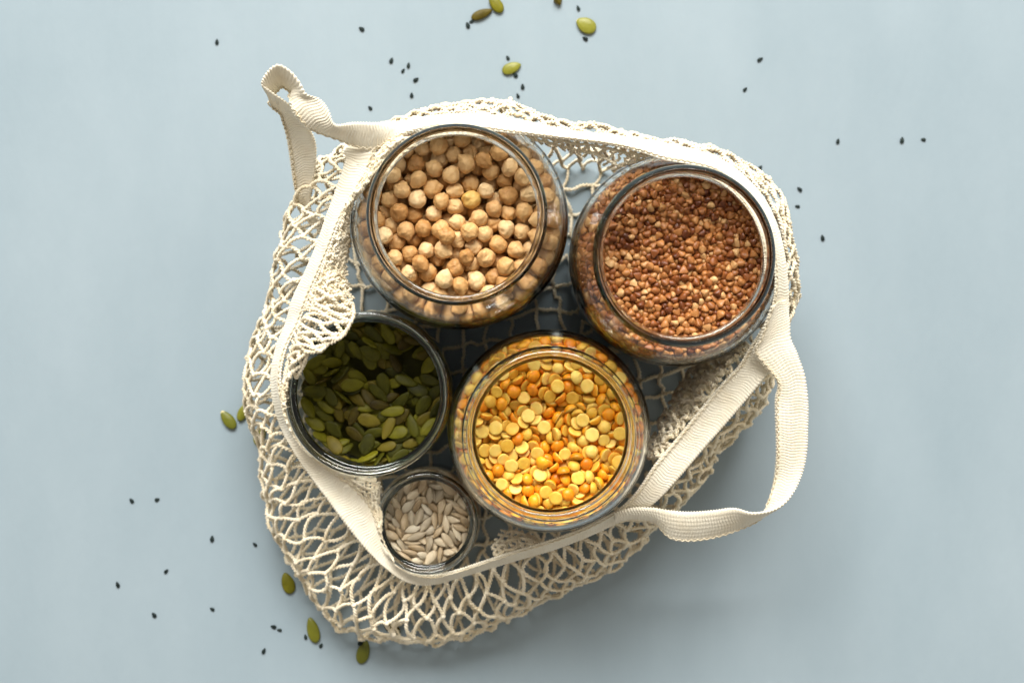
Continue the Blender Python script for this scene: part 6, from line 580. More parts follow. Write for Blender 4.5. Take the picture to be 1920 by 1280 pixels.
0,-47,35,876,-12,-76,2,3,-273,404,751,-35,56,64,3,-453,-172,783,77,31,-44,2,394,294,772,-32,-48,55,0,60,484,787,-41,-36,-20,3,2,492,778,43,-21,21,3,472,76,747,70,43,13,3,394,49,848,-5,-14,18,1,43,-434,819,-7,-12,-58,3,-241,-421,828,17,-30,44,2,-439,205,768,31,-39,-37,3,-135,-156,883,-70,-3,54,
3,280,-216,877,35,-4,72,2,76,-370,896,6,-1,78,0,-247,-276,887,-68,-35,35,3,-298,312,877,47,51,2,1,-358,129,890,-44,-43,-4,2,398,-106,887,38,26,-34,2,304,313,888,-55,45,-2,2,-54,-174,879,6,63,-8,3,-309,-80,859,83,-36,-15,2,367,-148,875,18,79,22,0,124,-426,874,18,-10,58,0,-279,-194,879,-24,21,17,
3,395,12,887,9,75,-19,0,372,-294,872,-52,5,-16,2,-51,449,903,-19,48,65,0,-186,201,874,57,-41,-6,3,-381,57,881,11,-8,75,3,-282,-237,863,28,-17,-87,3,-341,-336,859,35,-23,-38,2,359,-316,821,-14,84,-29,1,130,11,876,37,-75,33,2,83,-464,863,-27,-10,-23,1,-182,415,874,40,26,-21,0,-386,-271,813,-11,83,42,
2,440,167,855,3,-21,-21,2,355,-340,771,26,-52,-54,3,276,-407,830,6,-56,-48,3,-57,-108,882,-58,-61,33,3,470,-46,813,-8,-25,-69,1,441,85,882,-46,-19,73,1,298,-377,777,50,35,-22,1,226,67,859,28,86,8,2,-319,-355,765,69,42,-14,1,-306,-384,826,-51,-5,-36,0,-428,-233,808,-18,-30,42,1,479,39,799,49,35,18,
2,396,265,817,-70,14,-25,2,440,-205,863,34,28,12,2,215,-419,790,-24,-8,81,3,-100,-476,818,15,-66,51,1,-368,-326,804,-32,34,-1,1,414,244,763,-4,52,52,0,469,130,770,-40,54,-19,3,466,82,810,47,44,13,0,288,-382,733,61,52,-24,0,170,-456,780,21,50,-62,3,90,455,808,-36,3,1,1,141,-462,830,26,45,-10,
0,6,-482,817,-14,-35,-54,0,-273,-401,769,58,-37,-2,1,-460,110,816,-37,6,-78,2,-402,-283,761,-3,49,25,1,443,191,763,-64,-29,-39,0,491,24,750,-28,-41,31,3,479,-13,774,-66,-1,-22,2,467,-75,787,14,-22,-64,1,446,-185,793,-31,48,-20,3,173,453,788,-45,-62,-49,0,79,-486,831,-38,36,42,3,55,-474,776,65,-22,23,
3,-138,-456,856,-40,-15,-1,2,-134,-465,764,-11,-80,44,2,-357,325,736,-48,0,14,0,-355,-339,726,-41,25,-13,1,-471,-109,760,-19,-55,16,0,465,97,691,70,48,-5,2,489,-32,718,42,-33,-44,1,458,-135,761,61,-8,16,3,426,212,716,-11,7,2,1,471,-79,752,77,-39,31,0,418,-241,765,25,70,-15,1,196,431,745,-14,0,22,
2,144,-452,732,64,-23,-18,0,39,472,737,-40,-51,28,0,111,-466,786,-60,-63,31,3,58,-487,727,-46,12,18,2,-63,473,754,14,-61,-23,1,-41,456,769,-45,21,-78,2,-70,-478,750,54,50,-44,1,-2,-491,758,-45,-14,-15,0,-88,469,716,-35,-48,21,0,-198,-445,781,-34,-70,41,3,-221,-432,733,0,-48,65,2,-203,432,740,-55,-55,-8,
3,-477,-45,769,-71,18,30,1,-422,-220,747,-77,-18,27,0,-447,176,722,-83,-23,22,3,-490,24,720,37,35,35,2,-488,-44,716,-52,21,-50,1,-440,-164,735,-1,-4,-60,0,433,187,664,63,28,-6,2,476,-21,671,14,15,23,1,482,-87,675,-39,-33,32,2,418,215,674,-5,-32,-65,1,456,126,724,-76,29,0,3,446,-163,731,25,-62,40,
2,443,-212,724,-18,-43,-2,1,380,-284,668,18,4,50,0,295,376,675,-2,-92,-20,3,351,326,729,37,48,24,2,385,-283,734,37,62,17,1,339,-334,706,-68,43,-26,3,184,454,675,30,-39,25,2,252,405,697,-26,27,63,1,264,397,749,-34,-76,-26,3,197,-432,738,-32,70,-14,2,253,-421,729,-16,-47,-32,1,151,-466,677,-47,15,29,
3,119,477,767,44,-17,6,2,143,445,730,43,32,17,3,98,-463,735,-45,27,-2,2,90,-472,668,53,35,-2,3,21,-480,674,-15,-76,54,1,-143,464,727,-43,-21,-12,3,-112,477,673,26,-55,60,2,-182,446,675,-36,27,30,2,-162,-445,714,-15,34,70,1,-185,-429,669,37,-65,-31,0,-289,396,671,15,46,-29,1,-306,-383,722,-22,43,20,
0,-280,-385,666,65,17,15,3,-354,311,676,-23,22,13,2,-421,210,707,-6,77,29,1,-461,81,728,14,13,-41,3,-476,-118,700,-50,18,-45,2,-434,-185,707,50,77,-3,3,-485,73,673,-49,29,-53,3,462,91,655,0,0,-63,0,455,-130,672,-43,7,-7,2,387,264,655,0,0,-54,1,450,149,678,45,11,25,0,489,39,672,-64,-7,66,
2,446,-174,677,6,32,19,1,391,262,694,-10,11,-57,0,413,-264,701,-56,29,64,3,339,-336,663,88,2,26,0,311,372,712,-69,-15,-24,3,307,357,753,-67,-6,4,2,121,475,677,-14,-63,66,1,210,419,718,-6,88,-18,3,11,490,673,-1,-65,68,1,-37,-488,696,4,65,67,1,-144,-468,676,-35,33,22,0,-86,-472,669,20,12,-47,
2,-241,427,703,48,-20,42,1,-308,364,712,35,-67,-23,3,-249,-401,714,-6,-68,-47,0,-337,356,672,52,-22,52,3,-399,279,717,-39,-25,11,2,-414,237,671,-12,-17,28,0,-469,115,698,-47,-37,62,2,-442,-158,669,-22,75,41,0,-397,-269,660,44,77,-27,3,-229,411,655,0,0,44,2,-235,-408,664,31,72,-13,0,-428,-207,660,42,-71,-22,
1,357,322,670,-67,7,-25,2,290,-385,669,-1,71,-32,3,-374,280,655,0,0,-16,2,-359,-312,668,-7,82,-41,0,200,-435,660,33,81,-25,
],
'pumpkin': [
2,-25,-161,503,-91,12,5,2,136,105,495,3,2,88,2,-119,38,498,6,5,2,2,-37,-297,495,-54,76,4,2,280,-75,489,-43,82,11,2,-282,-49,497,8,-1,7,2,-223,-297,494,-8,13,66,2,-18,220,498,-20,-88,9,2,316,-200,485,-6,-2,-73,2,202,-295,493,7,13,-31,2,56,43,487,4,5,-40,3,107,-111,495,-7,92,-8,
3,82,-202,494,51,-78,6,1,252,86,485,1,0,-25,3,1,322,486,9,3,-22,3,219,-191,491,50,71,1,1,78,324,484,-46,-81,-7,3,-6,106,485,-38,82,7,1,-227,-213,485,8,3,-26,1,-332,-179,489,-23,-87,15,2,-332,2,483,6,92,1,2,-138,169,471,32,82,-1,3,25,-6,490,-78,32,-1,2,309,148,471,-33,75,-2,
3,-328,167,493,89,25,9,1,59,-291,493,20,87,-7,2,246,11,474,16,90,-11,1,-236,164,488,-7,-78,-16,2,130,-230,488,10,-13,-89,1,185,167,478,10,-5,-47,0,33,-75,495,2,8,-2,3,98,243,468,-10,-81,19,0,-103,232,481,-79,42,4,3,256,177,472,-54,60,-3,0,-364,89,489,5,-8,62,0,224,292,488,9,88,-16,
3,-188,98,490,69,25,11,0,-109,-353,484,0,4,11,0,-195,235,475,-55,70,3,0,146,-361,481,-11,10,-78,0,-115,-137,479,4,-4,-60,2,140,3,476,-4,-6,74,3,155,-53,488,8,-6,25,3,361,-92,484,37,-77,-23,2,-370,-89,482,-24,8,-32,0,-173,320,495,15,-9,-12,3,346,-1,472,-84,-41,-7,1,-109,-239,478,-77,24,-10,
3,-231,273,470,76,-45,-27,3,-180,-206,477,49,70,24,1,-92,83,481,-84,24,17,2,188,347,490,-61,16,2,1,-30,-30,480,-40,-80,21,0,374,-136,493,45,-59,-27,1,312,66,474,-87,12,-16,3,-101,-37,470,-4,-14,-20,1,11,-231,481,11,3,5,2,-286,212,476,14,-12,82,2,-35,-366,486,-18,73,-46,2,146,-140,480,-2,-5,18,
1,264,-248,476,8,4,57,3,66,139,477,3,6,70,3,181,63,478,-11,0,-11,1,289,-153,470,8,4,20,3,-290,-256,474,-19,22,-5,3,-223,45,470,4,-91,7,0,-25,280,487,-31,1,-22,0,122,161,472,11,13,62,1,-101,379,478,-24,69,40,1,245,-72,469,-89,-13,0,1,-248,-27,473,45,81,-3,2,-323,139,473,-7,4,85,
2,-145,323,476,-77,12,-6,0,-372,-40,479,63,-24,-14,1,184,281,460,-83,-28,15,0,316,249,473,56,-26,-15,0,-280,-140,457,-20,-79,10,3,352,72,468,1,-10,41,2,40,232,467,81,-30,-2,3,-24,-85,478,11,-86,13,0,-276,-84,460,-27,-87,14,2,-77,138,460,-82,37,-6,0,-91,-214,469,-80,30,-10,2,-27,185,477,-47,-77,4,
2,-178,-32,459,-13,-53,52,3,-105,-340,463,-56,-69,7,1,125,-317,463,81,37,-5,3,359,-68,470,33,-84,-22,0,139,297,456,-77,40,13,1,-166,-99,473,-17,63,-60,2,-180,-321,462,-20,8,15,3,29,-377,489,-4,-43,-36,0,-130,5,465,-6,84,-20,1,-359,54,461,4,-1,17,3,400,53,463,-28,-39,42,2,-242,107,480,4,56,-46,
1,68,-114,473,-3,8,25,2,-178,-191,455,10,0,-41,3,-228,-41,448,-42,-78,16,0,83,-34,462,90,14,-6,1,-124,333,460,-8,-21,88,0,229,275,472,42,-82,13,3,-35,395,440,-56,-7,-13,3,7,-395,453,62,7,1,0,-285,65,474,32,-61,62,1,-246,-192,466,7,2,49,0,71,352,464,-28,82,22,2,33,356,432,5,-14,19,
0,-197,-289,466,76,10,-2,2,253,222,453,47,81,3,0,71,-310,475,11,-11,-86,1,-157,79,477,78,42,-6,0,350,163,439,54,74,16,2,-79,234,460,-61,60,5,1,-287,239,414,67,-48,-33,3,-152,248,463,11,-1,-29,3,103,370,445,0,-14,3,0,31,407,437,-46,16,12,0,93,-347,450,63,-64,6,0,-243,171,469,-37,-68,-2,
0,-206,-122,439,5,4,61,0,-171,371,448,-50,-4,16,3,160,-250,475,5,-4,-77,1,-27,-303,471,-90,-7,-1,0,-8,37,455,9,4,7,2,181,185,453,5,-7,29,1,-28,-378,462,60,-17,27,1,-117,-148,453,-92,20,-1,1,341,136,455,53,74,8,3,218,116,463,61,67,10,3,291,269,439,60,-28,-9,0,400,78,413,-35,39,-22,
1,15,20,468,-28,-81,-6,3,-101,-271,450,-5,-4,93,0,98,44,454,10,1,-89,3,202,-174,465,4,-5,-36,0,294,208,431,-92,-8,2,2,247,-273,423,48,55,9,2,-282,-292,442,-21,-53,54,1,-323,-112,447,-6,0,-74,3,-3,328,468,-17,-90,-14,1,370,-4,435,-75,37,-4,2,-32,333,447,7,-13,85,3,-5,-147,456,-43,78,-5,
0,219,4,447,42,-82,-6,0,-39,-210,464,33,87,13,0,270,-136,455,3,2,17,1,-253,247,450,13,6,36,2,53,-167,456,-8,-3,42,2,-340,167,442,-3,8,-60,2,-223,-47,424,12,6,85,0,-66,383,451,34,0,-10,0,298,-219,447,-21,4,85,2,21,-354,410,4,-13,-10,3,264,-27,453,-37,85,2,2,-178,30,440,11,-89,-12,
1,-303,104,418,-74,-48,10,0,106,200,450,-1,7,32,0,-13,-158,480,6,-4,84,1,-187,-360,441,3,59,48,1,304,-270,417,46,22,19,2,351,-33,447,5,88,10,0,-200,97,449,7,-4,-70,2,-314,-188,458,-2,8,-13,2,-61,-105,464,-1,3,54,0,183,-89,444,-86,35,-9,3,124,-162,452,-3,9,64,2,167,-312,442,-5,-7,-24,
1,-386,-81,440,-36,-60,17,1,-176,-63,391,-1,-2,66,1,149,-84,457,-59,67,-10,2,156,319,440,5,14,-73,3,-302,130,451,-3,-1,-77,3,76,-266,456,-2,12,-86,3,-126,-115,430,-1,3,41,0,224,-63,432,-91,8,-4,2,330,171,392,1,0,44,0,-6,-400,411,14,72,-58,1,-307,2,457,-3,5,34,0,217,-288,463,2,4,9,
3,-18,-324,445,2,15,-90,1,153,18,451,1,-10,-20,1,86,267,443,1,9,-48,1,71,-354,394,-4,8,-58,0,293,64,442,0,-3,-44,1,-128,-22,427,11,76,-5,3,83,-19,439,-3,-3,-37,0,371,-71,424,69,-45,5,0,-167,277,444,9,92,1,1,-324,-205,431,4,-8,68,3,168,257,419,-6,-5,-79,2,-239,127,428,1,2,-27,
2,357,26,412,19,87,3,0,-316,205,397,-9,12,-50,1,-173,208,438,62,63,-5,2,-58,0,434,-2,-2,44,3,-181,300,426,-80,22,5,1,359,-22,391,1,1,-82,2,-165,-125,413,15,-89,2,0,-19,366,390,2,1,69,3,-90,-397,414,6,64,62,1,45,85,466,84,-41,-1,3,-213,-258,436,-3,8,-30,3,-365,-10,442,35,85,-3,
1,-58,256,444,3,-10,73,2,232,-140,434,26,-86,7,0,-100,335,433,-2,7,-89,2,331,-150,447,-17,83,-7,1,-266,-92,420,-2,10,74,0,162,-372,427,-55,2,22,2,138,353,396,-6,-8,78,1,206,286,392,39,-84,2,1,30,185,453,78,-48,1,0,-203,-336,403,15,79,28,3,277,33,425,85,-31,-7,1,202,-302,418,-29,-6,61,
3,129,101,451,5,3,-9,3,-280,32,432,1,-6,-74,1,145,333,420,-64,59,12,2,100,119,434,-46,-76,-3,2,273,222,412,-2,3,-83,2,121,-359,403,-13,2,-77,1,48,359,395,-6,6,-28,2,-6,-146,395,75,48,1,2,-373,50,416,41,-78,-11,1,-277,-163,406,4,-26,-74,0,283,263,393,-43,-78,-1,0,-259,284,393,3,8,-83,
0,-348,-168,392,-5,3,-38,1,227,268,427,43,-74,1,3,-17,-42,452,-30,-86,-1,3,347,137,412,4,-4,49,1,327,-145,418,-8,-14,90,1,25,72,441,-85,4,4,2,-117,337,412,-70,-58,-3,1,-346,155,418,30,-85,-8,0,-357,67,441,0,-4,73,3,292,-193,418,-9,-3,91,3,-223,-205,418,2,9,26,0,334,-141,390,1,-3,-92,
3,88,334,409,-68,-61,0,3,231,-300,390,0,0,24,1,-82,343,392,49,80,3,3,-356,-14,417,28,-85,-10,0,346,-78,395,-83,6,0,3,332,-103,409,10,92,6,0,-194,335,411,3,3,20,1,-265,-268,393,-4,2,-17,2,294,-204,394,-93,0,-4,2,-360,120,395,4,5,42,1,-382,1,392,61,-71,1,
],
'sunflower': [
2,120,177,460,86,-26,-5,2,17,-210,445,81,40,-17,2,-112,78,441,4,7,-69,3,111,-114,450,-38,-79,7,3,-64,-90,453,84,15,-1,2,-52,20,447,-17,-5,37,2,-31,201,455,-45,67,-19,3,-9,-23,442,35,-76,-6,1,-208,-80,458,76,-21,-5,1,-87,-51,442,-13,-3,8,2,100,-24,445,-62,50,-24,2,5,-140,439,60,46,18,
2,-81,149,446,31,-78,20,2,-132,-9,443,44,-56,-12,1,76,81,438,-12,5,42,1,10,141,448,-62,61,-19,2,-66,-161,441,-70,10,-1,3,56,-116,440,-4,-8,-19,3,108,55,432,1,-14,30,0,-215,61,431,-47,-79,6,2,-155,153,440,-52,-42,24,0,183,-43,452,-14,6,-10,0,67,135,438,-83,-43,3,1,-164,22,439,19,15,52,
3,184,53,445,-62,22,-6,2,97,213,438,-9,-83,-22,1,38,-1,440,-55,-49,34,3,-70,210,450,31,-62,-38,3,-92,1,428,-53,-62,3,0,-117,188,443,-59,71,9,3,163,-72,444,58,-38,-12,2,-138,-200,440,14,43,66,3,-98,-186,444,28,2,-12,1,17,-56,432,-22,89,-15,1,-62,77,438,-7,31,-54,1,-51,-228,425,-9,-9,-90,
3,132,-2,432,-22,1,90,2,67,-196,434,45,41,29,3,-193,-141,434,-33,-66,52,0,56,-69,452,-25,-12,24,0,-6,56,433,-23,11,-23,2,134,-93,434,38,67,29,2,209,-10,461,-51,-56,-35,0,207,-95,445,7,24,38,3,111,-183,441,70,-7,29,0,29,71,432,1,-19,69,2,184,97,425,-28,-18,67,0,-182,87,433,10,5,-35,
3,-94,-126,429,7,80,-42,2,240,-56,424,36,33,30,2,-175,-23,424,30,20,69,1,43,189,439,31,-8,-1,0,-24,-203,439,19,4,82,2,-154,-140,436,-25,-56,38,3,130,98,421,48,-17,-3,1,-146,101,419,-15,-18,25,0,165,145,436,-18,-22,31,0,-163,-77,440,44,46,48,3,225,86,456,1,-46,40,0,69,15,434,29,33,33,
3,-203,-44,443,-49,-52,-55,2,180,19,443,17,68,57,0,-243,-8,443,-52,-44,49,0,33,236,450,52,36,-24,2,-28,108,422,-4,86,4,3,-176,169,417,-49,-3,39,0,-110,-92,434,-1,6,15,0,-9,230,433,-1,-1,-14,1,244,13,437,-56,9,-68,1,203,133,443,3,59,20,2,-44,-99,425,41,73,-30,2,-216,15,419,6,-57,21,
2,199,-142,417,-47,-26,21,0,-21,10,426,4,11,18,2,137,42,413,88,27,10,1,122,138,426,23,19,-20,2,-19,157,418,40,4,45,1,89,-215,412,10,-29,-63,3,-221,104,400,-21,-28,21,2,-105,211,420,17,-4,15,3,148,-196,403,-36,55,-66,2,-90,114,424,-1,-13,8,1,29,-132,418,-5,-15,-36,1,149,-168,426,-10,48,37,
1,206,47,415,17,16,-91,1,21,148,419,-30,-16,57,3,-137,-70,419,5,10,-38,1,56,212,416,-70,-28,-1,1,13,-238,422,-20,68,-59,3,66,168,412,-38,77,-17,1,-47,-131,411,-8,8,63,2,-217,-81,431,-15,4,-25,1,-107,-153,409,29,87,-16,3,-12,243,398,-55,4,13,1,-243,36,398,47,22,42,0,-3,-96,409,-41,64,-25,
3,160,158,402,-58,-57,-20,1,200,141,392,-54,29,-20,0,143,-49,416,14,5,86,3,147,-126,407,-14,-6,5,0,161,-145,384,-1,-1,-10,3,-175,122,410,40,-70,-27,1,98,-118,425,69,-53,-8,1,-212,-31,409,-7,-86,0,0,-77,234,391,-17,63,-63,3,98,225,394,-49,4,-18,1,186,-36,422,5,3,58,2,72,-23,412,36,85,-20,
0,-37,-42,423,-11,-1,-50,3,41,-170,406,75,49,-13,1,-98,55,412,-3,-2,-59,0,45,36,406,91,-17,-6,3,91,-73,403,-1,-5,-72,0,46,101,410,40,-78,-29,0,43,-239,388,3,-43,-75,0,-130,-24,410,-77,34,-11,0,77,-141,410,19,18,64,3,-197,51,400,-72,35,-32,3,-117,155,412,83,34,17,0,147,83,387,-61,42,-19,
2,230,52,393,-24,-20,43,1,234,-22,385,-10,-9,36,0,-64,-235,393,-4,-65,40,1,-67,150,408,4,10,-74,0,213,91,412,-12,-29,27,0,52,-72,419,20,-11,-82,3,6,-22,410,6,0,-63,0,-20,197,416,11,-46,79,2,-49,25,412,-49,78,13,0,219,-17,410,56,44,27,0,-1,-155,407,-9,-10,-47,0,-169,-101,406,-11,12,-54,
3,-151,44,408,68,37,15,2,90,72,408,5,-90,-1,1,-35,90,391,1,22,56,0,-135,187,385,69,46,12,0,135,184,387,14,23,84,2,-94,162,384,28,-89,0,2,112,166,417,-49,65,38,3,208,-90,404,-30,11,21,1,114,-183,384,67,-65,-2,0,94,106,386,-2,4,20,3,66,-183,387,-44,77,-24,0,-39,-181,409,-6,0,-22,
2,1,105,397,37,51,24,1,-62,-41,397,93,-8,-5,1,27,164,385,67,51,12,3,25,13,389,1,8,-14,1,0,-223,390,27,-70,-34,0,189,-112,385,-13,-2,0,2,-230,-27,386,-10,10,-52,2,19,223,397,-50,-14,4,1,-93,-2,384,75,57,2,3,-28,168,384,32,-87,-2,3,191,10,389,-4,7,42,1,-186,133,384,-1,-2,30,
3,-147,-160,396,4,37,56,1,165,-83,394,5,-68,-42,3,48,118,387,-75,-30,0,2,-142,-198,395,56,-23,-4,1,-186,-74,384,0,-2,57,0,181,93,386,65,58,21,2,107,-100,384,39,-85,0,0,-195,-149,395,-51,10,-29,1,-133,13,392,-19,-8,77,1,-101,-173,384,-2,0,-37,1,-35,40,386,6,-14,87,1,-216,-98,397,50,-12,-25,
],
}
# ---------------------------------------------------------------- jars
JZ = 1.8            # jar feet stand on the net that lies on the table
def revolve(prof, n=128):
    """Closed profile (r, z) that begins and ends on the axis."""
    vs, fs, rings = [], [], []
    for r, z in prof:
        if r < 1e-6: rings.append([len(vs)]); vs.append((0, 0, z * .001)); continue
        rings.append(list(range(len(vs), len(vs) + n)))
        for i in range(n):
            a = 2 * math.pi * i / n; vs.append((r * .001 * math.cos(a), r * .001 * math.sin(a), z * .001))
    for A, B in zip(rings, rings[1:]):
        for i in range(n):
            k = (i + 1) % n
            if len(A) == 1: fs.append((A[0], B[k], B[i]))
            elif len(B) == 1: fs.append((A[i], A[k], B[0]))
            else: fs.append((A[i], A[k], B[k], B[i]))
    return vs, fs

def smooth_profile(p, it=2):
    """Corner cutting that keeps the two ends."""
    for _ in range(it):
        q = [p[0]]
        for a, b in zip(p, p[1:]):
            q.append((a[0] * .75 + b[0] * .25, a[1] * .75 + b[1] * .25)); q.append((a[0] * .25 + b[0] * .75, a[1] * .25 + b[1] * .75))
        q.append(p[-1]); p = q
    return p

JAR_WORDS = {
    'chickpea': 'wide glass jar full of pale chickpeas, uppermost in the net bag',
    'buckwheat': 'wide glass jar full of reddish brown buckwheat at the right side of the bag',
    'pea': 'round glass jar full of yellow and orange split peas',
    'pumpkin': 'low glass jar of green pumpkin seeds standing in shade against the bag edge',
    'sunflower': 'smallest glass jar in the bag, holding pale sunflower kernels',
}
for k, (cen, (outer, inner)) in JARS.items():
    vs, fs = revolve(smooth_profile(outer + inner))
    j = link('glass_jar', mesh('glass_jar', vs, fs, M['glass']))
    j.location = (cen[0] * .001, cen[1] * .001, JZ * .001)
    tag(j, JAR_WORDS[k], 'jar', 'open glass jars in the net bag')

# keep cloth out of the glass: the jars' outer profiles as push-out shapes
HULLS = []
for k, (cen, (outer, inner)) in JARS.items():
    pts = [(r, z + JZ) for r, z in outer if z > 0.1]; top = outer[-1]
    pts.append((0, top[1] + JZ))
    HULLS.append((cen[0], cen[1], max(r for r, z in outer), top[1] + JZ, pts))
def push_out(p, gap=0.9):
    """p in metres -> p moved clear of every jar by gap mm."""
    x, y, z = p.x * 1000, p.y * 1000, p.z * 1000
    for _ in range(2):
        for cx, cy, R, H, pts in HULLS:
            dx, dy = x - cx, y - cy; r = math.hypot(dx, dy)
            if r > R + gap or z > H + gap or r < 1e-3: continue
            # radius of the wall at this height, and nearest profile point
            best = None
            for (r0, z0), (r1, z1) in zip(pts, pts[1:]):
                ex, ez = r1 - r0, z1 - z0; L2 = ex * ex + ez * ez
                if L2 < 1e-9: continue
                t = max(0, min(1, ((r - r0) * ex + (z - z0) * ez) / L2))
                qr, qz = r0 + ex * t, z0 + ez * t; d = math.hypot(r - qr, z - qz)
                if best is None or d < best[0]: best = (d, qr, qz, ez, -ex)
            d, qr, qz, nr, nz = best; L = math.hypot(nr, nz); nr /= L; nz /= L
            side = (r - qr) * nr + (z - qz) * nz
            if side < gap:
                if side < 0 or d < gap:
                    r2, z2 = qr + nr * gap, qz + nz * gap
                    x, y, z = cx + dx / r * r2, cy + dy / r * r2, z2
    return Vector((x * .001, y * .001, max(z * .001, 0.0009)))

# ---------------------------------------------------------------- grains in the jars
def scaled(geo, k=.001):
    vs, fs = geo
    return [v * k for v in vs], fs

def grain_meshes(kind):
    out = []
    for v in range(4):
        vs, fs = scaled(GEO[kind](v))
        if kind == 'pea':
            for mats in ((M['pea_dome'], M['pea_flat']), (M['pea_flat'], M['pea_flat'])):
                me = mesh('split_pea', vs, fs, mats)
                for p in me.polygons: p.material_index = 1 if p.center.z < -0.00105 else 0
                out.append((v, me))
        else:
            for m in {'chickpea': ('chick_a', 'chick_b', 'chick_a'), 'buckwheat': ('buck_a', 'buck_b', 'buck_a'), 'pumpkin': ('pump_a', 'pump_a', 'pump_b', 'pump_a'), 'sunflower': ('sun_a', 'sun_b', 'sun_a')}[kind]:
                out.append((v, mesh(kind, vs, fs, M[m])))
    return out

def settled(kind):
    d = SETTLED[kind]
    for i in range(0, len(d), 7):
        v, x, y, z, a, b, c = d[i:i + 7]; r = Vector((a, b, c)) / 30
        yield v, Vector((x, y, z)) / 10, (Quaternion(r.normalized(), r.length) if r.length > 1e-6 else Quaternion())

GRAIN = {  # name, category, group, jar words, the heap's sides: right, top, left, bottom
    'chickpea': ('chickpea', 'chickpea', 'chickpeas heaped in the wide upper jar', 'wide upper jar', ('the buckwheat', 'the bag top', 'the gathered net', 'the pumpkin seeds')),
    'buckwheat': ('buckwheat_groat', 'buckwheat', 'buckwheat groats in the right-hand jar', 'right-hand jar', ('the board', 'the bag top', 'the chickpeas', 'the split peas')),
    'pea': ('split_pea', 'split pea', 'split peas in the round middle jar', 'round middle jar', ('the tape', 'the chickpeas', 'the pumpkin seeds', 'the bag bottom')),
    'pumpkin': ('pumpkin_seed', 'pumpkin seed', 'pumpkin seeds in the shaded low jar', 'low jar', ('the split peas', 'the chickpeas', 'the loose net', 'the sunflower kernels')),
    'sunflower': ('sunflower_kernel', 'sunflower kernel', 'sunflower kernels in the smallest jar', 'smallest jar', ('the split peas', 'the pumpkin seeds', 'the pale band', 'the bag bottom')),
}
def grain_label(kind, me, p, q, hole):
    up = (q @ Vector((0, 0, 1))).z; m0 = me.materials[0].name
    if kind == 'chickpea': look = 'chickpea, beak up,' if up > .6 else 'chickpea, round back up,' if up < -.6 else 'chickpea on its side'
    elif kind == 'buckwheat': look = ('tan' if 'tan' in m0 else 'red-brown') + (' groat, point up,' if up > .5 else ' groat, blunt end up,' if up < -.5 else ' groat on its side')
    elif kind == 'pea':
        tone = 'yellow' if m0 == 'pea_cut_face' else 'orange'
        look = tone + ' split pea, dome up,' if up > .5 else 'split pea, cut face up,' if up < -.5 else tone + ' split pea on edge'
    elif kind == 'pumpkin': look = ('brownish' if 'brown' in m0 else 'green') + (' pumpkin seed, flat,' if abs(up) > .75 else ' pumpkin seed on edge')
    else: look = ('greyish' if 'grey' in m0 else 'cream') + (' kernel, flat,' if abs(up) > .6 else ' kernel on edge')
    r = p.xy.length; sides = GRAIN[kind][4]; jar = GRAIN[kind][3]
    if r < hole * .42: where = 'at heap centre in the ' + jar
    else:
        s = sides[int(((math.atan2(p.y, p.x) / (math.pi / 2)) + .5) % 4)]
        where = ('by the glass of the ' if r > hole * .85 else 'midway in the ') + jar + ', towards ' + s
    lab = look + ' ' + where
    return lab if len(lab.split()) <= 16 else lab.replace(' in the ', ' in ', 1).replace(' of the ', ' of ', 1)
CORE = {'chickpea': (61, 0), 'buckwheat': (90, 1), 'pea': (76, 1), 'pumpkin': (33, 0), 'sunflower': (38, 0)}
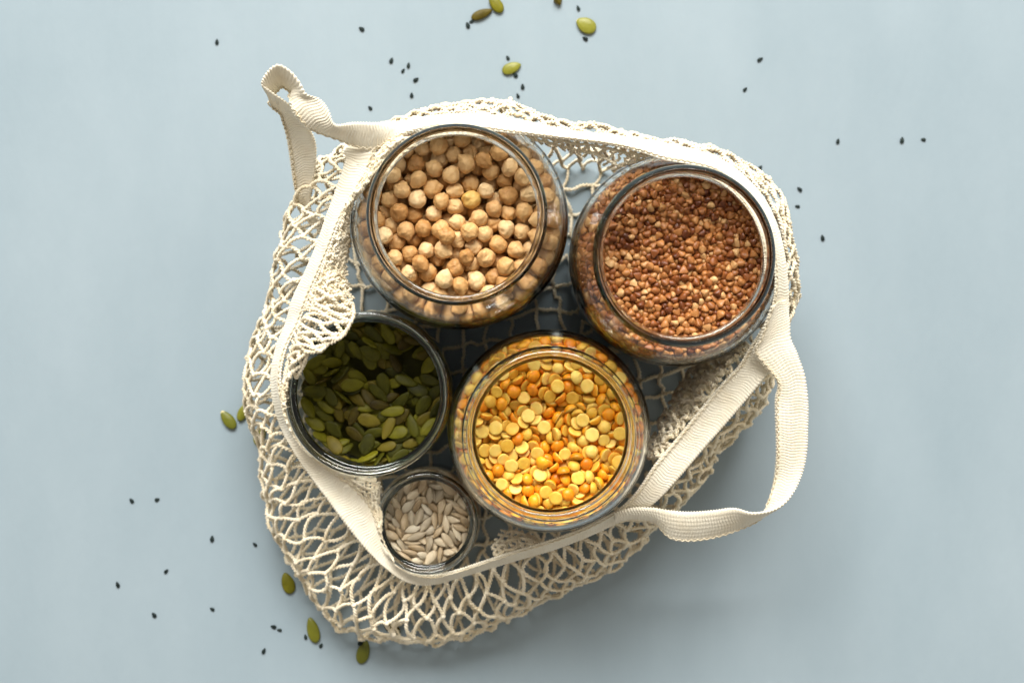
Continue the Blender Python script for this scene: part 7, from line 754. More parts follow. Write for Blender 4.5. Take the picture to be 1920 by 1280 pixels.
for kind in GRAIN:
    if kind not in SETTLED: continue
    (cx, cy), (outer, inner) = JARS[kind]
    name, cat, group = GRAIN[kind][:3]
    meshes = grain_meshes(kind); base = Vector((cx, cy, JZ)) * .001
    rows = [r for i, r in enumerate(settled(kind)) if (kind != 'pumpkin' or i % 4 != 1) ]; lift = Vector((0, 0, LIFT.get(kind, 0) * .001))
    rest = []
    yellow = None
    if kind == 'chickpea':        # the yellow pea near the middle of the heap
        want = at(889, 383, .105)
        yellow = min(range(250), key=lambda i: ((base + rows[i][1] * .001 - want).xy.length) - rows[i][1].z * .0006)
    for i, (v, p, q) in enumerate(rows):
        pick = [m for vv, m in meshes if vv == v]
        me = pick[(i * 7 + v) % len(pick)] if kind != 'pea' else pick[0 if (i * 13) % 10 < 7 else 1]
        loc = base + p * .001 + lift
        if i < 300:
            o = link(name, me); o.rotation_mode = 'QUATERNION'; o.location = loc; o.rotation_quaternion = q
            if i == yellow:
                y = me.copy(); y.materials.clear(); y.materials.append(M['chick_y']); o.data = y
                tag(o, 'deep yellow chickpea among pale ones near the middle of the heap', cat)
            else: tag(o, grain_label(kind, me, p, q, inner[4][0]), cat, group)
        else: rest.append((v, loc, q, me))
    # what lies deeper and round the wall: one mass, with the bed of the same grain below it
    vs, fs, mi, tone = [], [], [], []
    low = {v: scaled(GEO[kind](v, 12, 8)) for v in range(4)}
    for n_, (v, loc, q, me) in enumerate(rest):
        a, f = low[v]; b0 = len(vs); vs += [q @ p + loc for p in a]; tone += [(n_ * 0.618) % 1] * len(a); fs += [tuple(b0 + k for k in t) for t in f]
        flatp = me.materials[0] is M['pea_flat']
        for t in f:
            if kind == 'pea': mi.append(1 if flatp or sum(a[k].z for k in t) / len(t) < -0.00105 else 0)
            else: mi.append(n_ % 2)
    # bed: a bumpy plug filling the jar below the settled layers
    top, dome = CORE[kind]; pr = [(0, 7.4)]
    for r, z in reversed(inner[2:]):
        if 7 < z < top - 9: pr.append((r - 1.4, z))
    rw = pr[-1][0]; pr += [(rw, top - 9)] + ([(rw - 9, top - 8), (rw - 12, top)] if dome else [(rw, top - 1)]) + [(0, top)]
    q, f = revolve(smooth_profile(pr), 96); b0 = len(vs)
    for p in q:
        p = Vector(p) + base + lift * (1 if p[2] > .03 else 0); d = noise.noise(p * 260) * .0012
        vs.append(p + Vector((0, 0, d * (1 if p.z > .01 else 0)))); tone.append(.1)
    fs += [tuple(b0 + k for k in t) for t in f]; mi += [0] * len(f)
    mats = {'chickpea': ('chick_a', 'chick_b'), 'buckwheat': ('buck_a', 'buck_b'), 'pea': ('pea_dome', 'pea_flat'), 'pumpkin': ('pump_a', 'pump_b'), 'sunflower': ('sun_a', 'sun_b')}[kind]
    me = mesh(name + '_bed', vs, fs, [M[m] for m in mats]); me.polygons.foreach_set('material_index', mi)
    me.attributes.new('tone', 'FLOAT', 'POINT').data.foreach_set('value', tone)
    o = link(name + '_bed', me)
    tag(o, {'chickpea': 'mass of chickpeas under and round the heap in the wide upper jar', 'buckwheat': 'mass of buckwheat under and round the heap in the right-hand jar',
            'pea': 'mass of split peas under and round the heap in the round middle jar', 'pumpkin': 'pumpkin seeds lying deeper in the shaded low jar',
            'sunflower': 'sunflower kernels lying deeper in the smallest jar'}[kind], cat + ' bed', kind='stuff')

# ---------------------------------------------------------------- seeds strewn on the table
def teardrop(seed):
    o = Vector((seed * 3.7, 1, 1))
    def f(d):
        r = 1 - 0.35 * d.x - 0.05 * d.x * d.x
        return Vector((d.x * 1.75, d.y * 1.05 * r, d.z * 0.5 * r + .5)) * (1 + .06 * noise.noise(d * 2 + o))
    return scaled(ball(14, 10, f))
sesame = [mesh('sesame_seed', *teardrop(i), M['sesame']) for i in range(4)]
SES = [  # px, py, angle in the photo (deg, counter-clockwise; pointed end), label
    (407, 79, 85, 'black sesame seed alone near the upper left corner, far from the bag'),
    (678, 55, 150, 'black sesame seed alone between the upper left corner seed and the pumpkin seeds'),
    (694, 203, 135, 'black sesame seed nearest above the left end of the bag top edge'),
    (734, 114, 70, 'black sesame seed at the left end of the little cluster above the bag'),
    (766, 123, 80, 'upper one of two black sesame seeds nearly touching in the cluster above the bag'),
    (756, 133, 55, 'lower one of two black sesame seeds nearly touching in the cluster above the bag'),
    (780, 150, 30, 'black sesame seed just below the nearly touching pair above the bag'),
    (772, 179, 92, 'upright black sesame seed at the foot of the cluster above the bag'),
    (783, 208, 40, 'black sesame seed half hidden by the net at the bag top'),
    (877, 48, 110, 'black sesame seed lying free beside the long brownish pumpkin seed'),
    (884, 41, 200, 'black sesame seed touching the lower tip of the long brownish pumpkin seed'),
    (1084, 16, 115, 'black sesame seed above the pumpkin seed with a pale tip'),
    (1097, 73, 150, 'black sesame seed just below the pumpkin seed with a pale tip'),
    (952, 109, 120, 'black sesame seed touching the top of the small round pumpkin seed'),
    (966, 141, 130, 'black sesame seed tucked under the small round pumpkin seed'),
    (980, 163, 95, 'upper black sesame seed of two between the round pumpkin seed and the bag'),
    (971, 180, 110, 'lower black sesame seed of two between the round pumpkin seed and the bag'),
    (1425, 112, 30, 'topmost black sesame seed on the bare board right of the bag'),
    (1397, 168, 45, 'black sesame seed below the topmost one right of the bag'),
    (1571, 265, 80, 'black sesame seed halfway from the bag to the far right pair'),
    (1691, 263, 85, 'left upright one of the far right pair of black sesame seeds'),
    (1731, 262, 170, 'rightmost black sesame seed of all'),
    (1425, 315, 50, 'black sesame seed touching the net at the bag top right corner'),
    (1499, 355, 140, 'upper of two black sesame seeds close to the right edge of the bag'),
    (1495, 387, 170, 'lower of two black sesame seeds close to the right edge of the bag'),
    (1542, 446, 105, 'black sesame seed alone, lowest of those right of the bag'),
    (247, 938, 130, 'left one of the level pair of black sesame seeds at the left side'),
    (295, 936, 20, 'right one of the level pair of black sesame seeds at the left side'),
    (398, 1009, 85, 'black sesame seed between the level pair and the bag'),
    (478, 1020, 140, 'black sesame seed nearest the bag at lower left'),
    (312, 1070, 45, 'plump black sesame seed lying under the level pair at the left side'),
    (221, 1095, 110, 'leftmost black sesame seed of all, low on the left side'),
    (398, 1141, 150, 'black sesame seed in the middle of the open lower left area'),
    (289, 1152, 130, 'lowest black sesame seed of the far left scatter'),
    (513, 1174, 165, 'left one of two touching black sesame seeds below the bag'),
    (524, 1180, 175, 'right one of two touching black sesame seeds below the bag'),
    (495, 1219, 65, 'lowest black sesame seed, under the touching pair'),
    (573, 1193, 100, 'black sesame seed at the left foot of the pumpkin seed below the net'),
    (602, 1209, 60, 'black sesame seed at the right foot of the pumpkin seed below the net'),
    (677, 1203, 40, 'black sesame seed on the tip of the lowest pumpkin seed'),
]
for i, (px, py, ang, lab) in enumerate(SES):
    o = link('sesame_seed', sesame[i % 4]); o.location = at(px, py, .0001); o.rotation_euler = (0, 0, math.radians(ang))
    s = 1 + .12 * math.sin(i * 2.3); o.scale = (s, s * (1 + .1 * math.sin(i)), s)
    if i == 39: o.location.z += .0022
    tag(o, lab, 'sesame seed', 'black sesame seeds strewn on the board')

PUM = [  # px, py, angle, length scale, width scale, tilt, material, label
    (903, 27, 22, 1.08, .86, 0, 'pump_b', 'long brownish green pumpkin seed at the top, ringed by sesame', 0),
    (930, 8, 125, .95, .9, 4, 'pump_a', 'green pumpkin seed cut by the top edge of the picture', 1),
    (1099, 48, 150, .93, 1.05, 0, 'pump_l', 'bright green pumpkin seed with a pale yellow tip', 1),
    (959, 128, 22, .82, .95, 0, 'pump_l', 'small round light green pumpkin seed nearest above the bag', 0),
    (428, 787, 128, .86, .82, 8, 'pump_l', 'light green pumpkin seed lying free, left one of two touching beside the net', 1),
    (455, 773, 68, .92, .86, 8, 'pump_l', 'pumpkin seed touching the net, right one of two beside the bag', 0),
    (487, 815, 75, 1.0, .9, 0, 'pump_l', 'pumpkin seed seen through the net meshes at the left edge', 0),
    (540, 1093, 108, .95, .86, 6, 'pump_a', 'olive pumpkin seed leaning on the net at the lower left', 0),
    (587, 1181, 105, 1.08, 1.02, 0, 'pump_l', 'big olive pumpkin seed below the bag with a sesame seed either side', 0),
    (681, 1222, 75, .95, .92, 0, 'pump_l', 'lowest pumpkin seed, a sesame seed on its tip', 0),
    (735, 1178, 150, .9, .9, 0, 'pump_b', 'brown green pumpkin seed under the bottom meshes of the net', 0),
]
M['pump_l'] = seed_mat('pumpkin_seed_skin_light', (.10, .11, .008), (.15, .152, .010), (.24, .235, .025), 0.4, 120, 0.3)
for i, (px, py, ang, L, W, tl, m, lab, tip) in enumerate(PUM):
    me = mesh('pumpkin_seed', *scaled(pumpkin_geo(i)), [M[m], M['germ']])
    if tip:
        for p in me.polygons:
            if p.center.x > .0062 + .0004 * noise.noise(p.center * 3000): p.material_index = 1
    o = link('pumpkin_seed', me); o.location = at(px, py, .0013); o.rotation_euler = (math.radians(tl), 0, math.radians(ang))
    o.scale = (L * 1.04, W * 1.17, 1.3); tag(o, lab, 'pumpkin seed', 'pumpkin seeds strewn on the board')
o = link('buckwheat_groat', mesh('buckwheat_groat', *scaled(buckwheat_geo(9)), M['pump_b'])); o.location = at(1046, 1, .0019); o.rotation_euler = (1.5, .3, .4)
o.scale = (1.25, 1.25, 1.25); tag(o, 'single brown groat on the bare board at the very top edge', 'buckwheat')

# ---------------------------------------------------------------- the cotton net bag
bag = empty('net_bag'); tag(bag, 'cream cotton net shopping bag lying open around five glass jars', 'bag')

def crom(pts, t, closed=False):
    n = len(pts)
    if closed:
        i = int(math.floor(t)) % n; f = t - math.floor(t); P = [pts[(i + k) % n] for k in (-1, 0, 1, 2)]
    else:
        t = max(0, min(n - 1 - 1e-6, t)); i = int(t); f = t - i; P = [pts[max(0, min(n - 1, i + k))] for k in (-1, 0, 1, 2)]
    return 0.5 * ((2 * P[1]) + (P[2] - P[0]) * f + (2 * P[0] - 5 * P[1] + 4 * P[2] - P[3]) * f * f + (3 * P[1] - P[0] - 3 * P[2] + P[3]) * f ** 3)

def resample(E, closed, step):
    n = len(E); seg = n if closed else n - 1; fine = []
    for k in range(seg * 24 + (0 if closed else 1)):
        t = k / 24; fine.append((crom([e[0] for e in E], t, closed), crom([e[1] for e in E], t, closed)))
    if closed: fine.append(fine[0])
    L = [0]
    for a, b in zip(fine, fine[1:]): L.append(L[-1] + (((b[0] + b[1]) - (a[0] + a[1])) * .5).length)
    m = max(4, int(L[-1] / step)); out = []; j = 0
    for i in range(m + (0 if closed else 1)):
        s = L[-1] * i / m
        while j < len(L) - 2 and L[j + 1] < s: j += 1
        f = (s - L[j]) / max(1e-9, L[j + 1] - L[j]); a, b = fine[j], fine[j + 1]
        out.append((a[0].lerp(b[0], f), a[1].lerp(b[1], f)))
    return out, L[-1]

def ribbon(name, rows, closed, pitch=.0016, thick=.0015, rib=.00042, along=False, clear=True, scallop=.0004):
    """A knitted tape between two edge curves (metres)."""
    E = [(at(*a), at(*b)) for a, b in rows]
    st, L = resample(E, closed, pitch / 5); n = len(st); W = 24
    cols = []
    for i, (a, b) in enumerate(st):
        a2, b2 = st[(i + 1) % n] if (closed or i < n - 1) else st[i]
        a0, b0 = st[i - 1] if (closed or i) else st[i]
        t = ((a2 + b2) - (a0 + b0)).normalized(); w = (b - a); wl = w.length; nrm = t.cross(w).normalized()
        ph = 2 * math.pi * i / 5 + .9 * noise.noise(Vector((i * .021, 2.2, 1)))
        amp = .75 + .5 * noise.noise(Vector((i * .05, 7, 7))); sc = scallop * (0.5 + 0.5 * math.cos(ph))
        front, back = [], []
        for c in range(W + 1):
            u = c / W; p = a - w / wl * sc + (w + w / wl * 2 * sc) * u
            p = p + t * (.0005 * math.sin(u * 9 + i * .013) + .0006 * noise.noise(p * 180))
            edge = (1 - (2 * u - 1) ** 8) ** .5
            bulge = rib * (amp + .5 * noise.noise(Vector((i * .09, u * 5, 1)))) * (0.5 + 0.5 * math.cos(ph + 0.6 * noise.noise(Vector((i * .01, u * 2.5, 4))) + (math.pi * .3 if c % 2 else 0)))
            bulge *= .8 + .3 * math.cos(u * math.pi * 24)
            if along: bulge = rib * (0.35 + 0.3 * math.cos(ph)) + rib * .7 * (0.5 + 0.5 * math.cos(u * math.pi * 16))
            roll = .0007 * math.sin(math.pi * u) + .0006 * noise.noise(Vector((i * .004, u * 1.5, 3.3)))
            front.append(p + nrm * (thick * .5 * edge + bulge * edge + roll)); back.append(p - nrm * (thick * .5 * edge + bulge * edge - roll))
        cols.append(front + back[::-1][1:-1])
    m = len(cols[0]); vs = []
    for c in cols:
        for p in c: vs.append(push_out(p, .25) if clear else p)
    fs = []
    for i in range(n if closed else n - 1):
        a, b = i * m, ((i + 1) % n) * m
        for k in range(m):
            q = (k + 1) % m; fs.append((a + k, a + q, b + q, b + k))
    if not closed: fs += [tuple(range(m))[::-1], tuple((n - 1) * m + k for k in range(m))]
    o = link(name, mesh(name, vs, fs, M['tape']), bag)
    return o, st

class Cords:
    """Crocheted cord: two plies wound round each other along each path."""
    def __init__(s): s.v = []; s.f = []
    def add(s, path, r=.0007, pitch=.0042, step=.0008, off=.85, sides=5, phase=None, clear=.9):
        pts = [path[0]]; n = len(path)
        fine = [crom(path, k / 8) for k in range((n - 1) * 8 + 1)]
        L = 0; out = [fine[0]]
        for a, b in zip(fine, fine[1:]):
            L += (b - a).length
            if L >= step: out.append(b); L = 0
        if (out[-1] - fine[-1]).length > 1e-5: out.append(fine[-1])
        if len(out) < 3: return
        if clear: out = [push_out(p, clear + r * 700) for p in out]
        up = Vector((.13, .21, .97)); ph = random.random() * 6.28 if phase is None else phase; dist = 0
        rings = ([], [])
        for i, p in enumerate(out):
            t = (out[min(i + 1, len(out) - 1)] - out[max(i - 1, 0)])
            if t.length < 1e-7: t = Vector((1, 0, 0))
            t.normalize(); x = t.cross(up)
            if x.length < .05: x = t.cross(Vector((1, 0, 0)))
            x.normalize(); y = x.cross(t)
            if i: dist += (p - out[i - 1]).length
            a = ph + dist / pitch * 2 * math.pi
            for s2 in (0, 1):
                aa = a + math.pi * s2; c = p + (x * math.cos(aa) + y * math.sin(aa)) * r * off
                rr = r * (1 + .14 * math.sin(dist * 5200 + s2 * 2) + .1 * noise.noise(p * 700))
                rings[s2].append([c + (x * math.cos(b) + y * math.sin(b)) * rr for b in [2 * math.pi * q / sides for q in range(sides)]])
        for ply in rings:
            b0 = len(s.v)
            for rg in ply: s.v += rg
            for i in range(len(ply) - 1):
                for q in range(sides):
                    w = (q + 1) % sides; s.f.append((b0 + i * sides + q, b0 + i * sides + w, b0 + (i + 1) * sides + w, b0 + (i + 1) * sides + q))
            s.f.append(tuple(b0 + q for q in range(sides))[::-1]); e = b0 + (len(ply) - 1) * sides; s.f.append(tuple(e + q for q in range(sides)))
    def knot(s, p, r=.0013):
        b0 = len(s.v); vs, fs = ball(6, 4, lambda d: d * r * (1 + .25 * noise.noise(d * 2 + p * 900)))
        s.v += [v + p for v in vs]; s.f += [tuple(b0 + k for k in t) for t in fs]
    def build(s, name, parent=bag): return link(name, mesh(name, s.v, s.f, M['cord']), parent)

# mouth band: outer edge, inner edge (px, py, height), clockwise from the left junction
BAND = [
    ((648, 300, .106), (694, 312, .112)), ((645, 284, .108), (704, 284, .114)),
    ((668, 258, .110), (712, 268, .115)), ((710, 232, .112), (735, 254, .117)),
    ((760, 226, .112), (775, 249, .119)), ((810, 217, .112), (820, 243, .121)), ((860, 213, .112), (862, 240, .121)), ((910, 215, .112), (903, 243, .120)),
    ((960, 222, .111), (952, 249, .118)), ((1010, 232, .110), (1004, 255, .114)), ((1060, 243, .109), (1056, 261, .112)), ((1110, 250, .108), (1108, 267, .111)),
    ((1160, 255, .108), (1154, 274, .112)), ((1210, 262, .109), (1200, 285, .115)), ((1260, 271, .110), (1248, 300, .118)), ((1310, 283, .110), (1298, 309, .119)),
    ((1355, 301, .110), (1340, 321, .119)), ((1400, 335, .109), (1378, 347, .119)), ((1436, 378, .108), (1412, 386, .118)), ((1459, 430, .107), (1437, 434, .117)),
    ((1472, 485, .106), (1450, 484, .115)), ((1478, 540, .103), (1452, 540, .112)), ((1479, 590, .100), (1442, 588, .108)), ((1474, 630, .098), (1420, 628, .102)),
    ((1462, 668, .097), (1402, 656, .098)), ((1440, 700, .095), (1386, 684, .096)), ((1405, 742, .093), (1356, 716, .094)), ((1362, 792, .091), (1312, 768, .092)), ((1316, 844, .089), (1268, 822, .090)),
    ((1272, 896, .086), (1228, 870, .088)), ((1232, 938, .082), (1196, 918, .086)), ((1196, 962, .076), (1168, 948, .082)), ((1150, 984, .071), (1140, 966, .078)),
    ((1100, 1007, .066), (1092, 990, .074)), ((1040, 1030, .061), (1032, 1012, .070)), ((980, 1047, .057), (972, 1030, .066)), ((920, 1065, .054), (914, 1049, .062)), ((860, 1083, .052), (856, 1068, .060)),
    ((808, 1096, .050), (806, 1078, .058)), ((764, 1091, .054), (760, 1066, .060)), ((722, 1064, .059), (732, 1034, .061)), ((682, 1024, .064), (712, 990, .063)),
    ((645, 978, .068), (696, 946, .065)), ((611, 932, .070), (660, 908, .067)), ((580, 890, .070), (618, 880, .069)), ((552, 848, .072), (580, 846, .074)), ((526, 800, .068), (550, 802, .079)),
    ((511, 748, .071), (532, 752, .083)), ((508, 700, .073), (527, 702, .086)), ((518, 650, .074), (538, 652, .088)), ((536, 604, .077), (560, 608, .091)), ((548, 560, .081), (577, 562, .095)),
    ((570, 512, .086), (596, 518, .099)), ((592, 460, .091), (618, 466, .103)), ((612, 402, .096), (640, 410, .107)), ((632, 348, .101), (670, 358, .110)),
]
band, band_st = ribbon('mouth_band', BAND, True, thick=.0015, rib=.00042)

HANDLE_L = [
    ((850, 219, .109), (852, 237, .116)), ((800, 222, .1155), (800, 242, .1195)), ((742, 229, .1185), (746, 257, .1185)), ((700, 231, .122), (700, 281, .113)), ((662, 231, .122), (660, 273, .112)),
    ((634, 235, .122), (622, 257, .113)), ((623, 228, .123), (592, 247, .114)), ((614, 205, .124), (567, 233, .119)), ((597, 185, .125), (548, 207, .122)),
    ((574, 176, .128), (542, 182, .117)), ((562, 156, .130), (546, 174, .113)), ((544, 134, .131), (540, 169, .113)), ((521, 122, .131), (531, 164, .113)),
    ((501, 136, .130), (522, 169, .112)), ((491, 157, .128), (508, 190, .111)), ((508, 172, .123), (513, 203, .107)), ((534, 190, .117), (526, 213, .102)),
    ((556, 210, .111), (530, 228, .098)), ((577, 236, .105), (536, 250, .093)), ((591, 266, .098), (542, 284, .088)), ((592, 306, .090), (547, 320, .082)),
    ((586, 350, .081), (553, 356, .076)), ((582, 392, .073), (562, 394, .069)), ((604, 418, .069), (590, 425, .065)), ((622, 436, .068), (612, 450, .063)),
]
hl, hl_st = ribbon('handle', HANDLE_L, False, pitch=.0016, thick=.0014, rib=.00042, scallop=.0008)
HANDLE_R = [
    ((1474, 560, .1055), (1446, 575, .112)), ((1480, 600, .1035), (1424, 634, .1065)), ((1482, 634, .103), (1412, 660, .103)), ((1494, 664, .103), (1436, 690, .100)), ((1508, 705, .102), (1458, 718, .098)),
    ((1514, 750, .100), (1454, 750, .095)), ((1514, 800, .097), (1455, 800, .092)), ((1511, 855, .094), (1456, 852, .088)), ((1498, 903, .092), (1452, 897, .082)),
    ((1477, 938, .092), (1444, 934, .079)), ((1447, 957, .092), (1436, 955, .076)), ((1412, 962, .089), (1420, 974, .075)), ((1376, 953, .088), (1386, 992, .075)),
    ((1338, 957, .086), (1342, 1007, .075)), ((1296, 960, .084), (1294, 1014, .074)), ((1258, 958, .083), (1256, 1008, .074)), ((1222, 953, .083), (1228, 980, .075)),
    ((1186, 953, .0835), (1190, 972, .077)), ((1150, 961, .0805), (1156, 979, .075)),
]
hr, hr_st = ribbon('handle', HANDLE_R, False, pitch=.0016, thick=.0014, rib=.00042, along=True, scallop=.0007)

# net wall: (band x, y, z), (fold x, y, z); stations clockwise like the band
NET = [
    ((648, 296, .100), (606, 300, .050)), ((655, 278, .102), (640, 285, .050)), ((700, 250, .106), (700, 250, .060)), ((760, 234, .107), (764, 218, .085)), ((805, 228, .108), (802, 204, .090)),
    ((855, 222, .108), (852, 196, .092)), ((905, 222, .108), (905, 196, .092)), ((955, 230, .107), (948, 190, .092)), ((1005, 240, .105), (1006, 209, .088)), ((1060, 250, .104), (1066, 227, .085)),
    ((1115, 258, .103), (1122, 240, .082)), ((1170, 264, .103), (1178, 250, .080)), ((1230, 272, .104), (1240, 264, .080)), ((1290, 284, .105), (1306, 272, .085)), ((1345, 305, .105), (1362, 288, .085)),
    ((1395, 340, .104), (1414, 320, .085)), ((1432, 380, .103), (1454, 362, .085)), ((1456, 430, .102), (1478, 414, .085)), ((1470, 490, .100), (1490, 480, .080)), ((1475, 550, .097), (1491, 545, .072)),
    ((1470, 605, .093), (1481, 606, .060)), ((1448, 680, .088), (1438, 715, .030)), ((1410, 735, .086), (1420, 775, .022)), ((1365, 790, .084), (1376, 822, .020)), ((1325, 838, .082), (1340, 852, .020)),
    ((1285, 882, .079), (1314, 902, .016)), ((1245, 925, .076), (1270, 950, .012)), ((1200, 960, .070), (1228, 990, .010)), ((1150, 982, .066), (1188, 1034, .009)), ((1100, 1005, .061), (1133, 1071, .008)),
    ((1040, 1028, .056), (1062, 1104, .007)), ((980, 1045, .052), (1000, 1132, .006)), ((920, 1063, .049), (945, 1168, .006)), ((865, 1080, .047), (878, 1194, .006)), ((812, 1092, .045), (800, 1208, .006)),
    ((766, 1088, .045), (722, 1200, .006)), ((724, 1062, .045), (640, 1182, .006)), ((686, 1024, .046), (590, 1124, .007)), ((650, 980, .048), (546, 1066, .009)), ((618, 936, .051), (520, 1012, .012)),
    ((588, 896, .054), (500, 960, .015)), ((558, 850, .058), (490, 908, .018)), ((532, 802, .062), (488, 850, .022)), ((518, 756, .065), (468, 792, .026)), ((514, 708, .067), (460, 742, .030)),
    ((520, 660, .069), (463, 692, .034)), ((538, 612, .071), (472, 642, .038)), ((552, 566, .075), (490, 596, .042)), ((572, 518, .080), (506, 552, .046)), ((594, 466, .085), (514, 500, .048)),
    ((614, 408, .090), (530, 446, .050)), ((632, 356, .095), (545, 390, .050)), ((642, 322, .098), (582, 340, .050)),
]
NA = [at(*a) for a, b in NET]; NF = [at(*b) for a, b in NET]
BAGC = Vector((0.012, 0.0, 0))
def net_point(u, v):
    """u: station (cyclic), v: 0 band .. 1 fold .. 2 board."""
    A, F = crom(NA, u, True), crom(NF, u, True)
    G = A.copy(); G.z = .0014
    dirv = (BAGC - A); dirv.z = 0; dirv.normalize(); G = G + dirv * .006
    if v <= 1:
        p = A.lerp(F, v); sag = math.sin(math.pi * v)
        p.z += sag * min(.012, (A - F).xy.length * .22); 
        out = (F - A); out.z = 0
        p += out * .16 * sag
    else:
        w = v - 1; p = F.lerp(G, w ** .9)
        p.z = .0014 + (F.z - .0014) * (1 - w) ** 1.7
    k = noise.noise_vector(Vector((u * .55, v * 2.1, 5.0))) * .0028 + noise.noise_vector(Vector((u * 1.7, v * 4.0, 9.0))) * .0013
    s = min(1, v * 4) if v < 1 else 1
    k.z *= .8 if v < 1.2 else .25
    return p + k * s
net = Cords()
NU, ROWS = 82, [0, .19, .38, .57, .74, .88, 1.0, 1.18, 1.4, 1.7, 2.0]
K = {}
per = []   # even spacing round the fold
acc = [0]; n = len(NET)
for i in range(n * 8):
    a, b = crom(NF, i / 8, True), crom(NF, (i + 1) / 8, True); a2, b2 = crom(NA, i / 8, True), crom(NA, (i + 1) / 8, True)
    acc.append(acc[-1] + (b - a).length + .4 * (b2 - a2).length)
def u_of(s):
    s = (s % 1) * acc[-1]; lo, hi = 0, len(acc) - 1
    while hi - lo > 1:
        m_ = (lo + hi) // 2
        if acc[m_] <= s: lo = m_
        else: hi = m_
    return (lo + (s - acc[lo]) / max(1e-9, acc[hi] - acc[lo])) / 8
rk = random.Random(4)
for j, v in enumerate(ROWS):
    for i in range(NU):
        uu = (i + .5 * (j % 2) + rk.uniform(-.17, .17)) / NU
        p = net_point(u_of(uu), v + (rk.uniform(-.05, .05) if 0 < j < len(ROWS) - 1 and v != 1 else 0)); K[i, j] = push_out(p, 1.6)
for j in range(len(ROWS) - 1):
    for i in range(NU):
        a = K[i, j]
        for d in ((0, -1) if j % 2 == 0 else (0, 1)):
            b = K[(i + d) % NU, j + 1]; m_ = (a + b) / 2; L = (b - a).length
            w = Vector((rk.uniform(-1, 1), rk.uniform(-1, 1), rk.uniform(-.6, .8))) * L * .2
            if m_.z < .004: w.z = abs(w.z) * .3
            net.add([a, a.lerp(b, .3) + w * .8, a.lerp(b, .7) + w * .7, b], r=.00074)
        if j: net.knot(a, .0017)
net.build('net_wall')

# net floor on the board under the jars
floor_net = Cords()
poly = [(K[i, len(ROWS) - 1]) for i in range(NU)]
def inside(x, y):
    c = False; m_ = len(poly)
    for i in range(m_):
        a, b = poly[i], poly[(i + 1) % m_]
        if (a.y > y) != (b.y > y) and x < (b.x - a.x) * (y - a.y) / (b.y - a.y) + a.x: c = not c
    return c
def under_jar(p):
    return any(math.hypot(p.x * 1000 - cx, p.y * 1000 - cy) < R * .8 for cx, cy, R, H, q in HULLS)
G, st_ = {}, .0145
for i in range(-16, 17):
    for j in range(-16, 17):
        ca, sa = math.cos(.12), math.sin(.12); x, y = (i * ca - j * sa) * st_, (i * sa + j * ca) * st_
        if not inside(x, y): continue
        k = noise.noise_vector(Vector((x * 40, y * 40, 1))) * .004
        G[i, j] = Vector((x + k.x + rk.uniform(-.0015, .0015), y + k.y + rk.uniform(-.0015, .0015), .0012))
for (i, j), a in G.items():
    for d in ((1, 0), (0, 1)):
        b = G.get((i + d[0], j + d[1]))
        if b is None or under_jar(a.lerp(b, .5)): continue
        w = Vector((rk.uniform(-1, 1), rk.uniform(-1, 1), 0)) * .0022; up = Vector((0, 0, rk.uniform(0, .003)))
        floor_net.add([a, a.lerp(b, .33) + w + up, a.lerp(b, .66) - w * .4 + up * .6, b], r=.00078, clear=.3)
for (i, j), a in G.items():      # join its edge to the wall
    if any((i + d, j + e) not in G for d, e in ((1, 0), (-1, 0), (0, 1), (0, -1))):
        b = min(poly, key=lambda q: (q - a).length)
        if not under_jar(a.lerp(b, .5)) and (a - b).length > .002: floor_net.add([a, a.lerp(b, .5) + Vector((.001, -.001, .001)), b], r=.0006, clear=.3)
floor_net.build('net_floor')

# gathered net bunched along the inside of the band
def gather(path, per_mm=1.5, rise=.004, r=.0006, seed=0, wav=.0016, lace=0, rows=3):
    """path: rows of ((outer px,py,z),(inner px,py,z)); crochet rows run between the two edges, zigzagging."""
    g = Cords(); rg = random.Random(seed)
    E = [(at(*a), at(*b)) for a, b in path]; st, L = resample(E, False, per_mm * .001)
    for i, (a, b) in enumerate(st):
        w = b - a; t = (st[min(i + 1, len(st) - 1)][0] - st[max(i - 1, 0)][0]).normalized(); n = max(3, int(w.length / .0026)) + 1; pts = []
        for k in range(n + 1):
            u = k / n
            h = rise * math.sin(math.pi * u) * (1 + .6 * noise.noise(Vector((i * .35, u * 3, seed)))) + .0016 * noise.noise(Vector((i * 1.1, u * 7, seed + 3)))
            pts.append(a + w * u + t * (wav * (1 if (k + i) % 2 else -1) * .6 + .0018 * noise.noise(Vector((i * .5, u * 5, seed + 7)))) + Vector((0, 0, h)))
        g.add(pts, r=r * rg.uniform(.85, 1.15), pitch=.0034)
    for q in range(rows):                        # cross rows
        u = (q + .6) / rows; pts = []
        for i, (a, b) in enumerate(st):
            uu = u + .16 * noise.noise(Vector((i * .45, q * 3.1, seed)))
            pts.append(a.lerp(b, uu) + Vector((0, 0, rise * math.sin(math.pi * min(1, uu)) + .001 + .0018 * noise.noise(Vector((i * .9, q * 5.3, seed + 1))))))
        if len(pts) > 3: g.add(pts, r=r, pitch=.0034)
    return g
def take(g): g.build('gathered_net')
take(gather([((736, 258, .116), (776, 262, .118)), ((712, 278, .114), (740, 290, .117)), ((694, 310, .111), (716, 318, .114)), ((676, 344, .109), (694, 348, .111)), ((656, 368, .107), (672, 372, .108))], 1.5, .003, seed=1))
take(gather([((660, 364, .106), (672, 368, .106)), ((640, 400, .105), (664, 400, .098)), ((626, 438, .102), (660, 440, .093)), ((612, 474, .100), (652, 480, .090)), ((598, 510, .098), (650, 520, .090)),
             ((586, 540, .096), (662, 560, .093)), ((578, 562, .095), (660, 590, .095)), ((572, 580, .094), (650, 612, .095))], 1.35, .005, seed=2, rows=4))
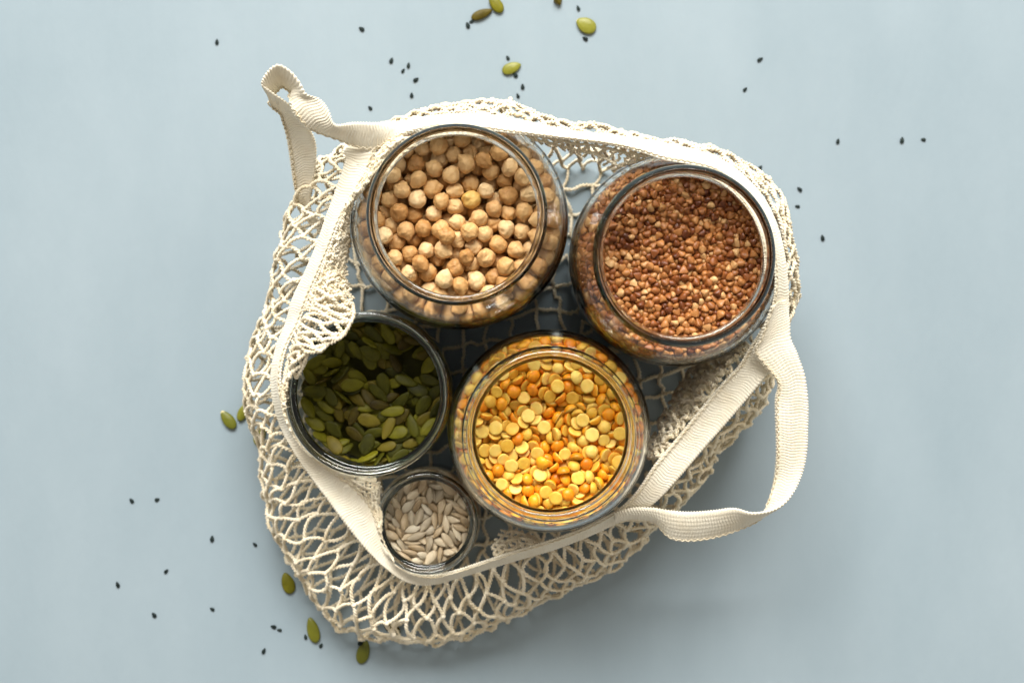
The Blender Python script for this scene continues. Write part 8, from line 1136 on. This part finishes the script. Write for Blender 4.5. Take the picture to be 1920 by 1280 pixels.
take(gather([((560, 606, .091), (592, 600, .092)), ((550, 630, .089), (582, 640, .091)), ((542, 660, .088), (562, 668, .090)), ((534, 700, .086), (544, 702, .088)), ((531, 750, .084), (540, 752, .086)), ((544, 800, .080), (554, 798, .083)),
             ((570, 842, .076), (580, 834, .080)), ((610, 876, .072), (620, 866, .077)), ((650, 898, .069), (664, 884, .072))], 2.2, .0015, seed=3, rows=2))
take(gather([((640, 900, .067), (640, 878, .070)), ((668, 916, .065), (670, 890, .066)), ((690, 944, .064), (708, 900, .062)), ((704, 974, .063), (712, 930, .060)), ((714, 1000, .062), (716, 960, .060))], 1.6, .003, seed=4))
take(gather([((930, 1046, .060), (925, 1020, .050)), ((970, 1032, .064), (950, 990, .045)), ((1010, 1020, .066), (1000, 1004, .055))], 3.0, .002, seed=6))
take(gather([((985, 248, .112), (1000, 266, .106)), ((1030, 256, .110), (1040, 276, .100)), ((1080, 262, .108), (1085, 290, .098)), ((1130, 268, .107), (1120, 300, .098)), ((1180, 276, .108), (1150, 318, .098)), ((1225, 288, .110), (1190, 306, .102))], 4.2, .003, seed=7, rows=2))
# the flared lacy end of the gather, falling over the pumpkin seed jar
lacy = Cords()
LA = [at(594, 545, .100), at(582, 575, .098), at(570, 602, .095), at(558, 634, .093), at(550, 664, .091), at(542, 700, .089)]
LB = [at(664, 560, .098), at(662, 594, .101), at(645, 626, .104), at(612, 650, .104), at(580, 664, .100), at(552, 706, .091)]
def lattice(g, A, B, nu, nv, r, arch, jit=.0012, bow=.16, seed=8):
    """Bunched meshes between two edge curves."""
    lr = random.Random(seed); LK = {}; last = len(A) - 1
    for q in range(nv + 1):
        for i in range(nu):
            t = (i + .5 * (q % 2)) / (nu - .5) * last; a, b = crom(A, t), crom(B, t); p = a.lerp(b, q / nv)
            LK[i, q] = p + Vector((lr.uniform(-1, 1) * jit, lr.uniform(-1, 1) * jit, lr.uniform(0, 1.6) * jit + arch * math.sin(math.pi * q / nv)))
    for q in range(nv):
        for i in range(nu):
            for d in ((0, -1) if q % 2 == 0 else (0, 1)):
                if (i + d, q + 1) not in LK: continue
                a, b = LK[i, q], LK[i + d, q + 1]; w = Vector((lr.uniform(-1, 1), lr.uniform(-1, 1), lr.uniform(0, 1))) * (b - a).length * bow
                g.add([a, a.lerp(b, .35) + w, a.lerp(b, .7) + w * .5, b], r=r, pitch=.0036)
            g.knot(LK[i, q + 1], r * 1.9)
    return LK
LK = lattice(lacy, LA, LB, 10, 3, .00078, .003)
bunch = Cords()
BA = [at(1400, 652, .092), at(1366, 694, .090), at(1334, 734, .089), at(1300, 776, .088), at(1262, 818, .086), at(1226, 862, .084)]
BB = [at(1376, 626, .060), at(1322, 668, .040), at(1290, 700, .030), at(1262, 744, .030), at(1240, 790, .038), at(1214, 842, .050)]
lattice(bunch, BA, BB, 20, 5, .00074, .004, .0022, .24, 3)
BC = [p + Vector((-.001, .001, -.009)) for p in BA]; BD = [p + Vector((.004, -.003, -.012)) for p in BB]
lattice(bunch, BC, BD, 15, 4, .00074, .003, .0026, .26, 4)
bunch.build('gathered_net')
for i in range(9): lacy.add([LK[i, 3], LK[i, 3].lerp(LK[i + 1, 3], .5) + Vector((.0003, -.0004, .0004)), LK[i + 1, 3]], r=.00078, pitch=.0036)
lacy.build('lace_edge')

# stitching along the inner edge of the band and along one edge of each handle
def seam(st_, closed, at_, parent, r=.00028, jog=.03):
    s = Cords(); n_ = len(st_); line = []
    for i in range(0, n_, 5):
        a, b = st_[i]; j = (i + 5) % n_ if closed else min(i + 5, n_ - 1); k = i - 5 if closed else max(i - 5, 0)
        t = (st_[j][0] + st_[j][1] - st_[k][0] - st_[k][1]).normalized(); nrm = t.cross(b - a).normalized()
        if nrm.z < 0: nrm = -nrm
        line.append(a.lerp(b, at_ + (jog if (i // 5) % 2 else -jog)) + nrm * .0012)
    for i in range(0, len(line) - 8, 8): s.add(line[i:i + 9], r=r, pitch=.002, step=.0006, sides=4, clear=.3)
    s.build('stitching', parent)
seam(band_st, True, .93, band)
seam(hl_st, False, .90, hl, .00035, .045)
seam(hr_st, False, .93, hr, .0003, .03)
